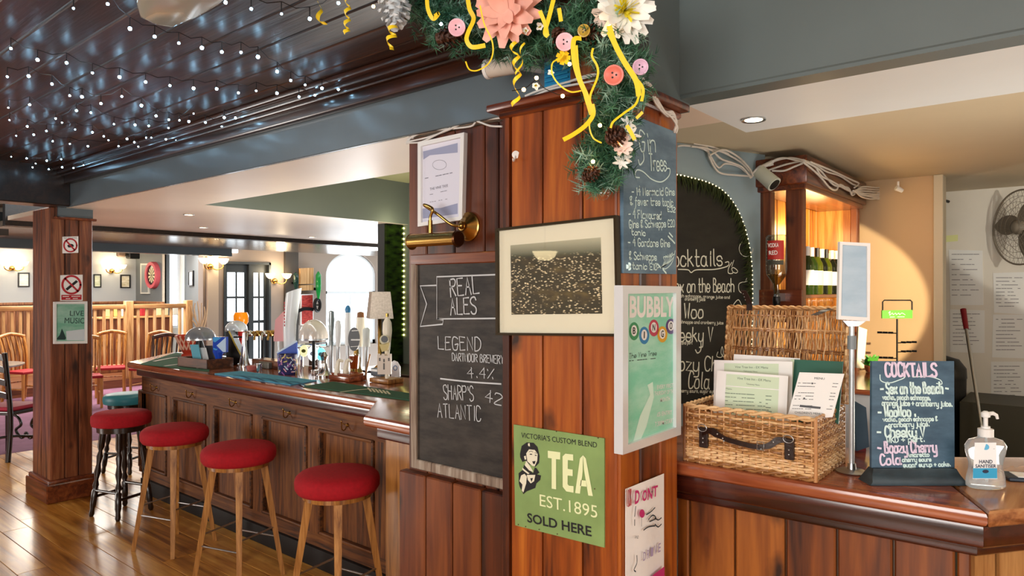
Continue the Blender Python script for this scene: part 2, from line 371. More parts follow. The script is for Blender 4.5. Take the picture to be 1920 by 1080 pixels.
# ------------------------------------------------------------------ setting: floor
mb = MB(); y = -3.5; 
while y < 4.6:
    for x0, x1 in ((-8.6, -5.2 + .9 * sin(y * 7)), (-5.2 + .9 * sin(y * 7), -1.4 + .8 * sin(y * 5)), (-1.4 + .8 * sin(y * 5), 3.0)):
        mb.box((x0 + .0008, y + .001, -.03), (x1 - .0008, y + .159, 0), .002)
    y += .16
struct('floor', mb, FLOORW)
struct('floor_kitchen', MB().box((-5.4, 4.6, -.03), (3, 10.2, -.001)), mat('kitchen_floor', '#55554a', .5))
m = mat('purple_carpet', '#8a5f78', .95, noise=.12, nscale=8, bump=.2)
struct('floor_carpet', MB().box((-16.2, -3.5, -.03), (-8.6, 6.6, .002)), m)
struct('floor_tiles', MB().box((-8.6, 4.6, -.03), (-5.4, 10.2, 0)), mat('stone_tiles', '#9a9a96', .25, noise=.1, nscale=3))
# ------------------------------------------------------------------ setting: ceilings and beams
mb = MB(); y = -3.5
while y < 1.95: mb.box((-6.25, y + .004, 2.66), (-1.2, min(y + .157, 1.97), 2.69), .004); y += .161
struct('ceiling', mb, PLANK)
struct('ceiling_plaster', MB().box((-1.2, -3.5, 2.95), (3.1, 2.3, 3.0)).box((-16.2, -3.5, 2.72), (-6.25, 1.97, 2.78)), mat('pink_cream_ceiling', '#cdb7a0', .6))
struct('ceiling_soffit', MB().box((-7.9, 2.02, 2.36), (-5.3, 10, 2.40)).box((-5.3, 2.02, 2.36), (-1.1, 2.63, 2.40)), WHITEC)
struct('ceiling_recess', MB().box((-5.3, 2.63, 2.78), (-1.55, 5, 2.82)), mat('recess_ceiling', '#a9a77c', .6))
struct('ceiling_bar', MB().box((-1.1, 2.3, 2.36), (3.1, 2.87, 2.40)), WHITER)
struct('ceiling_back_bar', MB().box((-2.2, 2.87, 2.54), (3.1, 7.1, 2.58)).box((-1.1, 2.80, 2.37), (3.1, 2.868, 2.56)), CREAMC)
struct('ceiling_far', MB().box((-16.2, 1.97, 2.62), (-7.9, 6.6, 2.66)).box((-11.16, 6.6, 2.62), (-9.9, 10.2, 2.66)), mat('far_ceiling', '#e6dccb', .6))
# long beam: left stretch, mouldings, right stretch
struct('trim_1', MB().box((-6.3, 2.0, 2.36), (-1.14, 2.02, 2.96), .003).box((-6.3, 2.02, 2.40), (-1.14, 2.12, 2.96)), SLATE, 'slate grey painted beam over the bar with dark wooden moulding')
mb = MB()
for y0, y1, z0, z1 in ((1.955, 2.0, 2.535, 2.60), (1.935, 2.0, 2.59, 2.61), (1.905, 1.99, 2.605, 2.635), (1.88, 1.97, 2.632, 2.66)):
    mb.box((-6.2, y0, z0), (-1.2, y1, z1), .009, seg=2)
struct('trim_2', mb, DARKM)
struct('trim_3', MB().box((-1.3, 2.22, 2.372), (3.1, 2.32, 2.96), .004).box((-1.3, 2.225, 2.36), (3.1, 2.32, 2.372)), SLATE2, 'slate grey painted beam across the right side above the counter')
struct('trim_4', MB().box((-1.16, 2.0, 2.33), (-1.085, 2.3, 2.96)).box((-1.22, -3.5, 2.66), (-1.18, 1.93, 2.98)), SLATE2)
struct('trim_5', MB().box((-6.42, -3.5, 2.36), (-6.2, 2.0, 2.68), .006), DARKW, 'dark wooden cross beam at the end of the plank ceiling')
struct('trim_6', MB().box((-5.42, 2.63, 2.362), (-5.296, 5, 2.8)), SAGE, 'sage green painted bulkhead behind the bar')
struct('trim_7', MB().box((-7.98, 2.0, 2.31), (-7.9, 10.2, 2.75)), DARKW)
struct('trim_8', MB().box((-9.9, 2.0, 2.307), (-7.98, 10.2, 2.36)), mat('lacquered_beam', '#6a5c50', .2, noise=.1, nscale=2))
struct('trim_9', MB().box((-10.1, 2.0, 2.2), (-9.9, 5.35, 2.62)), SLATE)
struct('trim_10', MB().box((-8.0, -3.5, 2.18), (-7.4, 1.9, 2.24)).box((-9.4, -3.5, 2.25), (-9.1, 1.97, 2.75)), mat('dark_far_beam', '#33291f', .4))
struct('trim_11', MB().box((-8.5, 1.35, 2.24), (-8.3, 1.97, 2.72)), SLATE)
# ------------------------------------------------------------------ setting: walls
struct('wall_front', MB().box((-16.2, -3.6, 0), (3.1, -3.5, 3)), mat('cream_wall', '#cfc4b2', .7))
struct('wall_back_bar', MB().box((-5.42, 4.75, 0), (-1.7, 4.85, 2.8)), SAGE)
struct('wall_foil', MB().box((-5.5, 4.52, 0), (-5.4, 10.2, 2.8)), mat('dark_slate_post', '#3f4345', .6))
p0 = oD(1262, 543, 3.95); p1 = oD(1424, 543, 4.3); d = (p1 - p0).normalized(); nn = V((d.y, -d.x, 0))
BW = Pl(p0, nn)
a = p0 - d * .9; b = p1 + d * .05
struct('wall_blue', MB().slab([(a.x, a.y), (b.x, b.y), (b.x - nn.x * .1, b.y - nn.y * .1), (a.x - nn.x * .1, a.y - nn.y * .1)], 0, 2.56), BLUEW)
struct('wall_beige', MB().box((-2.2, 5.9, 0), (-.848, 6.0, 2.56)), BEIGEW)
struct('trim_12', MB().box((-.862, 5.88, 0), (-.80, 6.02, 2.54), .004), mat('door_frame_paint', '#c9c2ac', .5))
struct('wall_white', MB().box((-2.2, 6.97, 0), (3.1, 7.07, 2.56)), WHITEW)
struct('wall_shade_box', MB().box((-.75, 6.3, 0), (3.0, 6.95, .84), .004), mat('dark_olive_shade', '#3d3c2e', .5))  # dark box added where the lower wall only lies in deep shade
struct('wall_store', MB().box((-2.3, 4.3, 0), (-2.2, 7.07, 2.6)), WHITEW)
# solid right wall; the sun patches come from spot lamps inside the room
struct('wall_right', MB().box((3.0, -3.5, 0), (3.1, 7.07, 3)), mat('cream_wall', '#cfc4b2', .7))
# far room
FX = -16.0
struct('wall_far', MB().box((FX - .1, -3.5, 0), (FX, 6.5, 2.8)), GREYW)
struct('wall_dartboard', MB().box((FX, 6.43, 0), (-14.6, 6.53, 2.7)), DGREYW)
def wallX(name, X, y0, y1, z1, holes, m, t=.12):
    """wall in the plane X with rectangular openings (y0,y1,z0,z1)"""
    mb = MB(); y = y0
    for a, b, c, d in sorted(holes):
        mb.box((X - t, y, 0), (X, a, z1)); mb.box((X - t, a, d), (X, b, z1))
        if c > 0: mb.box((X - t, a, 0), (X, b, c))
        y = b
    mb.box((X - t, y, 0), (X, y1, z1)); return struct(name, mb, m)
wallX('wall_far_window', -14.6, 6.43, 7.3, 2.7, [(6.46, 6.76, .9, 2.55)], WHITEW)
# short oblique wall between the bright window and the pier
q0 = V((-11.0, 5.49, 0)); q1 = V((-14.5, 6.79, 0)); dd = (q1 - q0).normalized(); qn = V((dd.y, -dd.x, 0))
OB = Pl(q0, -qn if qn.dot(EYE - q0) < 0 else qn)
struct('wall_oblique', MB().slab([(q0.x, q0.y), (q1.x, q1.y), (q1.x - OB.n.x * .1, q1.y - OB.n.y * .1), (q0.x - OB.n.x * .1, q0.y - OB.n.y * .1)], 0, 2.65), DGREYW)
WX = -11.0
def yz(px, py, X=WX): p = oX(px, py, X); return p.y, p.z
dy0 = yz(419, 500)[0]; dy1 = yz(507, 500)[0]; ay0 = yz(611, 500)[0]; ay1 = yz(706, 500)[0]
DT = 2.17
wallX('wall_far_door', WX, 5.45, 10.2, 2.65, [(dy0, dy1, 0, DT), (ay0, ay1, .62, 2.42)], MAUVEW, .16)
struct('wall_end', MB().box((-11.16, 10.2, 0), (-5.4, 10.3, 3)), WHITEW)
# pier strips: pale pier left of the door, dark pier right of it
struct('trim_13', MB().box((WX, yz(386, 500)[0], 0), (WX + .05, yz(407, 500)[0], 2.62)), mat('pale_pier', '#cbb9a4', .6))
struct('trim_14', MB().box((WX, yz(532, 500)[0], 0), (WX + .06, yz(556, 500)[0], 2.62)), mat('dark_pier', '#3f3b38', .5))
# arched head of the window: spandrels fill the corners
yc = (ay0 + ay1) / 2; rr = (ay1 - ay0) / 2; zs = 2.42 - rr * .75; mb = MB()
for sgn in (-1, 1):
    arc = [(yc + sgn * rr * cos(t), zs + rr * .75 * sin(t)) for t in [pi / 2 * i / 12 for i in range(13)]]
    mb.prism([V((WX, y, z)) for y, z in arc] + [V((WX, yc + sgn * rr, 2.42))], (1, 0, 0), .16)
struct('trim_15', mb, MAUVEW)
# windows and doors
FRW = mat('white_window_frame', '#dfe3e6', .45); DFR = mat('dark_grey_door_paint', '#42484c', .4)
mb = MB(); X = WX - .08
for y0, y1, z0, z1 in ((ay0, ay0 + .06, .62, 2.4), (ay1 - .06, ay1, .62, 2.4), (ay0, ay1, .62, .70), (ay0, ay1, 1.62, 1.67), (yc - .012, yc + .012, .62, 1.6)):
    mb.box((X - .03, y0, z0), (X + .03, y1, z1))
arc = [V((X, yc + (rr - .03) * cos(t), zs + (rr * .75 - .03) * sin(t))) for t in [pi * i / 20 for i in range(21)]]
mb.tube(arc, .035, 6)
w1 = struct('window_1', mb, FRW, 'bright arched sash window with white frame beyond the bar')
MB().box((X - .004, ay0, .62), (X, ay1, 2.4)).build('window_pane', CLEAR, w1)
mb = MB()
for y0, y1, z0, z1 in ((6.46, 6.50, .9, 2.55), (6.72, 6.76, .9, 2.55), (6.46, 6.76, .9, .95), (6.46, 6.76, 2.5, 2.55)): mb.box((-14.68, y0, z0), (-14.62, y1, z1))
w2 = struct('window_2', mb, FRW, 'tall bright window beside the dartboard')
MB().box((-14.66, 6.46, .9), (-14.655, 6.76, 2.55)).build('window_pane', CLEAR, w2)
ym = yz(470, 500)[0]
for i, (a, b) in enumerate(((dy0 + .03, ym - .02), (ym + .02, dy1 - .03))):
    mb = MB(); st = .07
    mb.box((X - .015, a, .02), (X + .015, a + st, DT - .04)); mb.box((X - .015, b - st * .7, .02), (X + .015, b, DT - .04))
    for z0, z1 in ((.02, .3), (1.12, 1.17), (1.55, 1.585), (DT - .18, DT - .04)): mb.box((X - .014, a, z0), (X + .014, b, z1))
    c = (a + b) / 2 + .02; mb.box((X - .012, c - .011, .3), (X + .012, c + .011, DT - .1))
    dr = struct('door_%d' % (i + 1), mb, DFR, ('left' if i == 0 else 'right') + ' leaf of the dark grey glazed double door')
    MB().box((X - .003, a, .1), (X + .003, b, DT - .1)).build('door_pane', CLEAR, dr)
mb = MB().box((X - .06, dy0, 0), (X + .1, dy0 + .035, DT)).box((X - .06, dy1 - .035, 0), (X + .1, dy1, DT)).box((X - .06, dy0, DT - .04), (X + .1, dy1, DT)).box((X - .05, ym - .02, 0), (X + .06, ym + .02, DT))
struct('trim_16', mb, DFR)
# wainscot of the far room
mb = MB(); y = 2.0
while y < 6.4: mb.box((FX, y, 0), (FX + .03, y + .12, 1.40), .004); y += .123
mb.box((FX, 2.0, 1.40), (FX + .06, 6.43, 1.45), .008)
x = FX
while x < -14.6: mb.box((x, 6.40, 0), (x + .12, 6.43, 1.40), .004); x += .123
mb.box((FX, 6.37, 1.40), (-14.6, 6.43, 1.45), .008)
struct('baseboard_far', mb, wood('wainscot', '#4a2a18', '#7d4c2e', '#9c6a44', 'z', .4, .2, 1.0, 0, .3))
# ------------------------------------------------------------------ setting: column at the end of the bar
mb = MB(); CXX = -6.35; cy0, cy1, cx0 = 1.91, 2.215, -6.79
mb.box((cx0 + .02, cy0 + .02, 0), (CXX - .02, cy1, 2.36))
ys = [cy0, cy0 + .1, cy0 + .2, cy1]
for a, b in zip(ys, ys[1:]): mb.box((CXX - .03, a + .004, .16), (CXX, b - .004, 2.27), .005)
xs = [cx0, cx0 + .215, CXX]
for a, b in zip(xs, xs[1:]): mb.box((a + .004, cy0, .16), (b - .004, cy0 + .03, 2.36), .005)
struct('trim_17', mb, PINEL, 'boarded pine column at the far end of the bar')
mb = MB().box((cx0 - .04, cy0 - .04, 0), (CXX + .04, cy1 + .03, .15), .008).box((cx0 - .025, cy0 - .025, .14), (CXX + .025, cy1 + .02, .18), .012, seg=2)
struct('baseboard_column', mb, PINEX)
struct('trim_18', MB().box((CXX - .05, cy0 + .02, 2.265), (CXX + .03, cy1 + .02, 2.285), .004), PINEX)
struct('trim_19', MB().box((CXX - .42, cy0 + .05, 2.28), (CXX + .0, cy1, 2.37)), SLATE)
# ------------------------------------------------------------------ setting: the big pillar
PX0, PX1, PY0, PY1, PT = -1.526, -1.076, 1.80, 2.19, 2.30
def xatY(px, Y): return oY(px, 500, Y).x
mb = MB().box((PX0 + .015, PY0 + .015, 0), (PX1 - .015, PY1, PT))
xs = [PX0 + .028] + [xatY(p, PY0) for p in (1016, 1091)] + [PX1 - .006]
for a, b in zip(xs, xs[1:]): mb.box((a + .003, PY0, 0), (b - .003, PY0 + .025, PT), .005)
mb.box((PX0 - .004, PY0 - .006, 0), (PX0 + .024, PY0 + .03, PT), .004)
ys = [PY0 + .004, PY0 + .13, PY0 + .26, PY1]
for a, b in zip(ys, ys[1:]): mb.box((PX1 - .025, a + .003, 0), (PX1, b - .003, PT), .005)
mb.box((PX0, PY0 + .02, 0), (PX0 + .02, PY1, PT), .004)
struct('pillar', mb, PINE, 'tall boarded pillar of varnished knotty pine in the middle')
struct('trim_20', MB().box((PX0 - .045, PY0 - .045, PT), (PX1 + .045, PY1, PT + .026), .008, seg=2).box((PX0 - .015, PY0 - .015, PT - .02), (PX1 + .015, PY1, PT + .002), .006), PINEX)
mb = MB(); x = -1.345
while x < -1.16: mb.box((x, 1.93, PT + .02), (min(x + .105, -1.13), 1.96, 2.96), .004); x += .108
mb.box((-1.33, 1.95, PT + .02), (-1.14, 1.998, 2.96))
struct('trim_21', mb, PINEL)
# left panel beside the pillar
LY = 2.03; mb = MB(); mb.box((-2.266, LY + .015, 0), (-1.5, LY + .12, 2.352))
xs = [-2.266] + [xatY(p, LY) for p in (800, 852, 908, 934)] + [-1.5]
for a, b in zip(xs, xs[1:]): mb.box((a + .003, LY, 0), (b - .003, LY + .03, 2.352), .005)
struct('wall_panel', mb, PINED, 'dark boarded panel left of the pillar')
mb = MB(); xs = [xatY(p, 2.0) for p in (752, 802, 852, 906)] + [-1.5]
for a, b in zip(xs, xs[1:]): mb.box((a + .003, 1.985, 0), (b - .003, 2.03, .925), .005)
struct('trim_22', mb, PINED)
# sky beyond the windows is the world background
# ------------------------------------------------------------------ the long bar
bar = thing('bar_counter', 'long dark oak panelled bar front with brass hooks behind the stools', 'bar', (-4.3, 2.52, 0))
BY = 2.55
mb = MB().box((-6.12, BY, .0), (-2.62, BY + .05, .984)); mb.build('carcass', OAKBAR, bar)
PXS = [(268, 320), (332, 394), (409, 481), (500, 584), (606, 710)]
pan = [(xatY(a, BY), xatY(b, BY)) for a, b in PXS]
edges = [-6.12] + [v for p in pan for v in p] + [-2.62]
for i in range(0, len(edges), 2): MB().box((edges[i], BY - .03, .16), (edges[i + 1], BY + .01, .85), .003).build('stile', OAKBAR, bar)
for z0, z1 in ((.845, .98), (.10, .2)): MB().box((-6.12, BY - .031, z0), (-2.62, BY + .01, z1), .003).build('rail', OAKBARX, bar)
MB().box((-6.12, BY - .055, 0), (-2.62, BY, .12), .006, seg=2).build('kickboard', mat('dark_kickboard', '#140c08', .7), bar)
for a, b in pan:
    MB().box((a + .01, BY - .012, .19), (b - .01, BY + .01, .845), .004).build('panel', OAKBAR, bar)
    mb = MB()
    for c in ((a, .2, a + .022, .85), (b - .022, .2, b, .85), (a, .828, b, .85), (a, .2, b, .222)): mb.box((c[0], BY - .042, c[1]), (c[2], BY - .005, c[3]), .008, seg=2)
    mb.build('panel_moulding', OAKBARX, bar)
# angled left end and stepped right end
mb = MB().slab([(-6.12, BY - .03), (-6.12, BY + .2), (-6.6, 3.25), (-6.66, 3.2), (-6.15, BY - .03)], 0, .984)
mb.build('end_panel', OAKBAR, bar)
mb = MB().slab([(-2.9, BY), (-2.64, 2.22), (-2.2, 2.2), (-2.2, BY)], 0, .984)
mb.build('step_panel', wood('light_oak_step', '#5a3516', '#8a5a2a', '#a87238', 'z', .35, .25, 1.2, 0, .2), bar)
for px, py in ((294, 726), (361, 738), (442, 754), (543, 774), (652, 797)):
    c = oY(px, py, BY - .031); mb = MB()
    mb.cyl((c.x, BY - .031, c.z + .0), (c.x, BY - .036, c.z), .012, .01, 12)
    mb.tube(crm([(c.x + dx, BY - .036 - dy, c.z + dz) for dx, dy, dz in ((0, 0, 0), (.004, .014, -.02), (.006, .03, -.026), (.01, .045, -.012), (.016, .05, .02), (.017, .052, .03))], 5), .0035, 6)
    mb.tube(crm([(c.x + dx, BY - .036 - dy, c.z + dz) for dx, dy, dz in ((0, 0, 0), (-.012, .012, .006), (-.02, .02, .012), (-.03, .022, .014))], 4), .003, 6)
    mb.ball((c.x + .017, BY - .088, c.z + .032), .005, 8)
    tag(mb.build('coat_hook', BRASS, bar), 'small brass hook')
top = thing('bar_worktop', 'long reddish mahogany bar top with rounded edge and angled left end', 'bar', (-4.3, 2.7, .98))
CT = 1.10
poly = [(-6.14, 2.40), (-2.95, 2.40), (-2.66, 2.10), (-2.2, 2.09), (-2.2, 3.2), (-6.3, 3.2), (-6.35, 3.35), (-6.75, 3.35), (-6.72, 3.0)]
MB().slab(poly, 1.045, CT, .02).build('worktop', MAHOG, top)
inn = [(-6.08, 2.45), (-2.93, 2.45), (-2.62, 2.15), (-2.2, 2.14), (-2.2, 3.17), (-6.3, 3.17), (-6.35, 3.3), (-6.68, 3.3), (-6.65, 3.02)]
MB().slab(inn, .985, 1.046, .012).build('edge_moulding', MAHOGD, top)
# ------------------------------------------------------------------ the counter on the right
rc = thing('counter', 'dark boarded counter on the right carrying the wicker hamper', 'counter', (-.6, 2.5, 0))
P1 = V((-1.12, 2.225)); P2 = V((-.205, 2.262)); P3 = P2 + V((.6, .8)) * 1.6
Q2 = V((-.47, 2.86)); Q3 = Q2 + V((.78, .62)) * 1.6; Q1 = V((-1.6, 2.83))
def ins(p, dx, dy): return (p.x + dx, p.y + dy)
MB().slab([tuple(P1), tuple(P2), tuple(Q2), tuple(Q1), (-1.6, 2.225)], 1.052, CT, .016).build('worktop', MAHOG, rc)
MB().slab([(P2.x + .001, P2.y), tuple(P3), tuple(Q3), (Q2.x + .001, Q2.y)], 1.052, CT, .016).build('worktop', wood('lit_mahogany_top', '#6b3a20', '#a0683f', '#c08a5c', 'y', .16, .5, .8, 0, .2), rc)  # lighter mahogany copy: light on this segment is painted into the colour
MB().slab([ins(P1, 0, .03), ins(P2, -.012, .03), ins(P3, -.04, .0), ins(Q3, .02, -.02), ins(Q2, 0, -.02), (-1.6, 2.8), (-1.6, 2.26)], .985, 1.053, .012).build('edge_moulding', MAHOGD, rc)
MB().slab([ins(P1, 0, .065), ins(P2, -.03, .065), ins(P3, -.08, .03), ins(Q3, .02, -.04), ins(Q2, 0, -.04), (-1.6, 2.78), (-1.6, 2.29)], .95, .99, .01).build('edge_moulding', MAHOGD, rc)
mb = MB(); fy = 2.335; xs = [xatY(p, fy) for p in (1268, 1292, 1376, 1470, 1566, 1672, 1790)] + [-.25]
for a, b in zip(xs, xs[1:]):
    y0 = fy + (a + 1.1) * .03; y1 = fy + (b + 1.1) * .03
    mb.box((a + .003, (y0 + y1) / 2, 0), (b - .003, (y0 + y1) / 2 + .03, .965), .005)
mb.build('front_board', PINEC, rc)
mb = MB(); d2 = V((.6, .8)); b0 = V((-.245, 2.355)); nn2 = V((-.8, .6)); s = .0
for wdt in (.075, .012, .1, .012, .1, .12, .12, .12, .12, .12, .12):
    a = b0 + d2 * (s + .002); b = b0 + d2 * (s + wdt - .002); k = 0 if wdt > .05 else .012
    mb.slab([tuple(a + nn2 * k), tuple(b + nn2 * k), tuple(b + nn2 * .05), tuple(a + nn2 * .05)], 0, .965); s += wdt
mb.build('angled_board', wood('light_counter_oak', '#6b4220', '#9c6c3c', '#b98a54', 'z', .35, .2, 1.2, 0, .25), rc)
# ------------------------------------------------------------------ stools
def oak_stool(label):
    t = thing('bar_stool', label, 'stool', (0, 0, 0), 'oak bar stools with red seats')
    prof = [(.16, .695), (.195, .70), (.207, .72), (.209, .75), (.203, .772), (.185, .788), (.14, .798), (.07, .803), (1e-4, .804)]
    MB().lathe(prof, n=40).build('seat', REDV, t, ang=60)
    MB().lathe([(.15, .67), (.17, .672), (.172, .696), (1e-4, .697)], n=32).build('seat_base', OAKLEG, t)
    def at(a, z): r = .245 - .11 * z / .68; return V((r * cos(a), r * sin(a), z))
    for k in range(4):
        a = k * pi / 2
        mb = MB(); mb.tube([at(a, 0), at(a, .35), at(a, .6), at(a, .685)], [.0165, .0225, .0265, .028], 4, True, pi / 4); mb.build('leg', OAKLEG, t, ang=20)
        z = .23 if k % 2 else .29
        MB().cyl(at(a, z), at(a + pi / 2, z), .0055, n=8).build('foot_rail', STEEL, t)
    return t
ST = [(448, 838, 'middle of the three oak stools with red velvet seats', -.50), (328, 803, 'oak stool with red velvet seat beside the dark turned stool', -.48), (633, 888, 'nearest oak stool with red velvet seat, closest to the chalkboard panel', -.62)]
proto = oak_stool(ST[0][2])
for i, (px, py, lb, rz) in enumerate(ST):
    o = proto if i == 0 else copy_tree(proto)
    o['label'] = lb; d = .92 * F / (py - HOR); p = oD(px, HOR, d); place(o, (p.x, p.y, 0), rz)
def turned_stool(label, seatm, zs=.78):
    t = thing('bar_stool', label, 'stool')
    k = zs / .80
    MB().lathe([(.17, .69 * k), (.2, .70 * k), (.206, .73 * k), (.203, .77 * k), (.18, .79 * k), (.1, .80 * k), (1e-4, .80 * k)], n=36).build('seat', seatm, t, ang=60)
    MB().lathe([(.13, .645 * k), (.165, .65 * k), (.167, .69 * k), (1e-4, .691 * k)], n=24).build('seat_frame', DARKWZ, t)
    prof = [(.012, 0), (.02, .02), (.016, .06), (.022, .09), (.022, .20), (.014, .21), (.023, .24), (.013, .28), (.024, .34), (.015, .40), (.022, .46), (.013, .5), (.024, .53), (.024, .66)]
    for s in range(4):
        a = s * pi / 2 + pi / 4; c0 = V((cos(a), sin(a), 0)); b = c0 * .2; tp = c0 * .12
        ax = (tp + V((0, 0, .66 * k)) - b); mb = MB()
        mb.tube([b + ax * (z / .66) for r, z in prof], [r for r, z in prof], 12); mb.build('leg', DARKWZ, t, ang=60)
        a2 = a + pi / 2; z = .15 if s % 2 else .2
        f = lambda q: V((cos(q), sin(q), 0)) * (.2 - .08 * z / .66) + V((0, 0, z * k))
        MB().cyl(f(a), f(a2), .011, n=10).build('stretcher', DARKWZ, t)
    return t
t = turned_stool('dark turned-leg stool with red velvet seat beside the boarded column', REDV)
p = oD(228, HOR, .92 * F / 227); place(t, (p.x, p.y, 0), .3)
t = turned_stool('stool with teal blue seat behind the dark turned stool', mat('teal_vinyl', '#2f7f8c', .45), .73)
place(t, (-6.95, 2.72, 0), .5)
# ------------------------------------------------------------------ signs on the boarded column
CP = Pl((CXX, 2, 1), (1, 0, 0))
def panel(name, label, cat, pl, quad, m, th=.006, group=None):
    """flat sheet with real thickness whose front face fills the pixel quad on plane pl"""
    mb = MB(); mb.prism([pl.P(x, y, th) for x, y in quad], pl.n, th); return tag(mb.build(name, m), label, cat, group)
RING = mat('red_print', '#b5202c', .5); INK = mat('black_print', '#17171a', .6)
def ring(mb, pl, cx, cy, rx, ry, w, off):
    n = 28; P = [pl.P(cx + rx * cos(2 * pi * i / n), cy + ry * sin(2 * pi * i / n), off) for i in range(n + 1)]; return mb.stroke(P, w, pl.n)
s = panel('prohibition_sign', 'small white sign with red prohibition ring at top of column', 'sign', CP, [(117, 444), (147, 443), (147, 474), (117, 475)], PAPER, .003)
mb = MB(); ring(mb, CP, 132, 460, 12, 12, .012, .004); line(mb, CP, [(124, 451), (140, 469)], .012, .004); mb.build('prohibition_ring', RING, s)
mb = MB(); flat(mb, CP, [(126, 460), (132, 457), (137, 458), (139, 462), (133, 464), (128, 464)], .0035); typed(mb, CP, 'NO SMOKING', (120, 447.5), (144, 447), 2.4, .0035); mb.build('pictogram', INK, s)
s = panel('no_smoking_sign', 'larger no smoking sign with red ring and red text strip', 'sign', CP, [(113, 516), (155, 515), (155, 564), (113, 564)], PAPER, .003)
mb = MB(); ring(mb, CP, 134, 534, 17, 16.5, .016, .005); line(mb, CP, [(122, 522), (146, 546)], .014, .005); flat(mb, CP, [(115, 553), (153, 552.5), (153, 562), (115, 562.5)], .0035); mb.build('prohibition_ring', RING, s)
mb = MB(); line(mb, CP, [(126, 542), (143, 528)], .02, .004); mb.build('pictogram', INK, s)
mb = MB(); scrib(mb, CP, (118, 557), (151, 556.5), 2.5, .006, .0045, 3); scrib(mb, CP, (124, 561), (146, 560.5), 2.5, .006, .0045, 4); mb.build('lettering', PAPER, s)
fr = thing('live_music_poster', 'green live music poster in white frame low on the column', 'poster', CP.P(132, 645))
mb = MB(); Q = [(101, 566), (164, 565), (164, 644), (101, 645)]; R = [(106, 570), (159, 570), (159, 639), (106, 640)]
for i in range(4): mb.prism([CP.P(*Q[i], .02), CP.P(*Q[(i + 1) % 4], .02), CP.P(*R[(i + 1) % 4], .02), CP.P(*R[i], .02)], CP.n, .02)
mb.build('frame', WHITEP, fr)
mb = MB(); mb.prism([CP.P(x, y, .008) for x, y in R], CP.n, .006); mb.build('print', chalk('green_poster_print', '#6fae94', '#b9d8cc', 3), fr)
mb = MB(); typed(mb, CP, 'LIVE', (131, 592), (157, 592), 10, .009); typed(mb, CP, 'MUSIC', (121, 606), (158, 606.5), 11, .009); flat(mb, CP, [(107, 634), (112, 628), (116, 616), (119, 622), (124, 634), (122, 637), (107, 637)], .009); mb.build('lettering', mat('dark_green_print', '#1d3a38', .6), fr)
mb = MB(); flat(mb, CP, [(124, 621), (158, 617), (158, 638), (125, 638)], .0088); mb.build('pale_patch', mat('pale_print', '#ccd6dc', .6), fr)
# ------------------------------------------------------------------ things on the pillar
FP = Pl((0, PY0, 1), (0, -1, 0)); LP = Pl((0, LY, 1), (0, -1, 0)); RP = Pl((PX1, 2, 1), (1, 0, 0))
def frame4(mb, pl, Q, R, d0, d1):
    for i in range(4):
        j = (i + 1) % 4
        a, b, c, d = pl.P(*Q[i], d1), pl.P(*Q[j], d1), pl.P(*R[j], d1), pl.P(*R[i], d1)
        mb.prism([a, b, c, d], pl.n, d1 - d0)
    return mb
# tea sign
def tq(cx, cy): return (960 + cx / 4.695, 800 + cy / 4.695)
s = thing('tea_sign', 'square green metal tea sign with chipped edges low on the pillar', 'sign', FP.P(1048, 1000))
MB().prism([FP.P(*p, .006) for p in ((963, 796), (1133, 822), (1133, 1027), (966, 985))], FP.n, .005).build('plate', mat('green_enamel', '#7f9a5e', .4, noise=.12, nscale=9), s)
mb = MB()
for pts in ([(315, 212), (425, 226), (424, 290), (388, 286), (388, 552), (349, 546), (349, 280), (316, 275)],
            [(445, 262), (470, 238), (538, 245), (539, 300), (492, 294), (491, 372), (534, 378), (534, 436), (490, 430), (490, 508), (502, 520), (542, 524), (542, 582), (478, 570), (446, 530)]):
    flat(mb, FP, [tq(*p) for p in pts], .0075)
for pts in ([(556, 584), (598, 280), (625, 252), (622, 400), (598, 590)], [(625, 252), (650, 280), (712, 612), (671, 606), (634, 380)], [(608, 470), (650, 476), (662, 530), (600, 522)]):
    flat(mb, FP, [tq(*p) for p in pts], .0075)
mb.build('cream_lettering', mat('cream_print', '#dfe6b4', .5), s); mb = MB()
typed(mb, FP, 'EST.1895', tq(245, 697), tq(752, 806), 23, .0072); mb.build('cream_lettering', mat('cream_print', '#dfe6b4', .5), s)
typed(MB(), FP, "VICTORIA'S CUSTOM BLEND", tq(82, 96), tq(748, 186), 10, .0072).build('black_lettering', INK, s); typed(MB(), FP, 'SOLD HERE', tq(135, 838), tq(700, 966), 17.5, .0072, .02).build('black_lettering', INK, s)
# the lady with a tea cup
mb = MB()
for pts in ([(70, 240), (85, 170), (130, 138), (190, 142), (225, 180), (243, 260), (238, 320), (205, 355), (150, 330), (120, 300), (92, 312), (72, 270)],
            [(122, 330), (150, 380), (185, 410), (200, 360), (215, 365), (242, 405), (220, 420), (256, 430), (248, 470), (215, 500), (205, 540), (130, 570), (100, 595), (68, 530), (60, 500), (58, 410), (95, 380), (105, 340)]): flat(mb, FP, [tq(*p) for p in pts], .0068)
mb.build('portrait_black', INK, s)
mb = MB()
for pts, o in (([(125, 235), (150, 200), (200, 205), (226, 240), (222, 300), (200, 350), (178, 345), (135, 305)], .0072), ([(125, 300), (160, 350), (190, 400), (150, 385), (112, 340)], .0072), ([(105, 262), (122, 255), (125, 290), (112, 290)], .0072),
               ([(80, 430), (110, 415), (130, 440), (125, 500), (100, 580), (85, 560), (92, 510), (66, 480)], .0072), ([(130, 425), (205, 425), (195, 480), (165, 500), (140, 470)], .0074), ([(90, 360), (120, 385), (155, 412), (140, 418), (92, 380)], .0073), ([(140, 148), (155, 145), (158, 175), (142, 170)], .0073)):
    flat(mb, FP, [tq(*p) for p in pts], o)
mb.build('portrait_cream', mat('cream_portrait', '#dcd8c0', .5), s)
mb = MB()
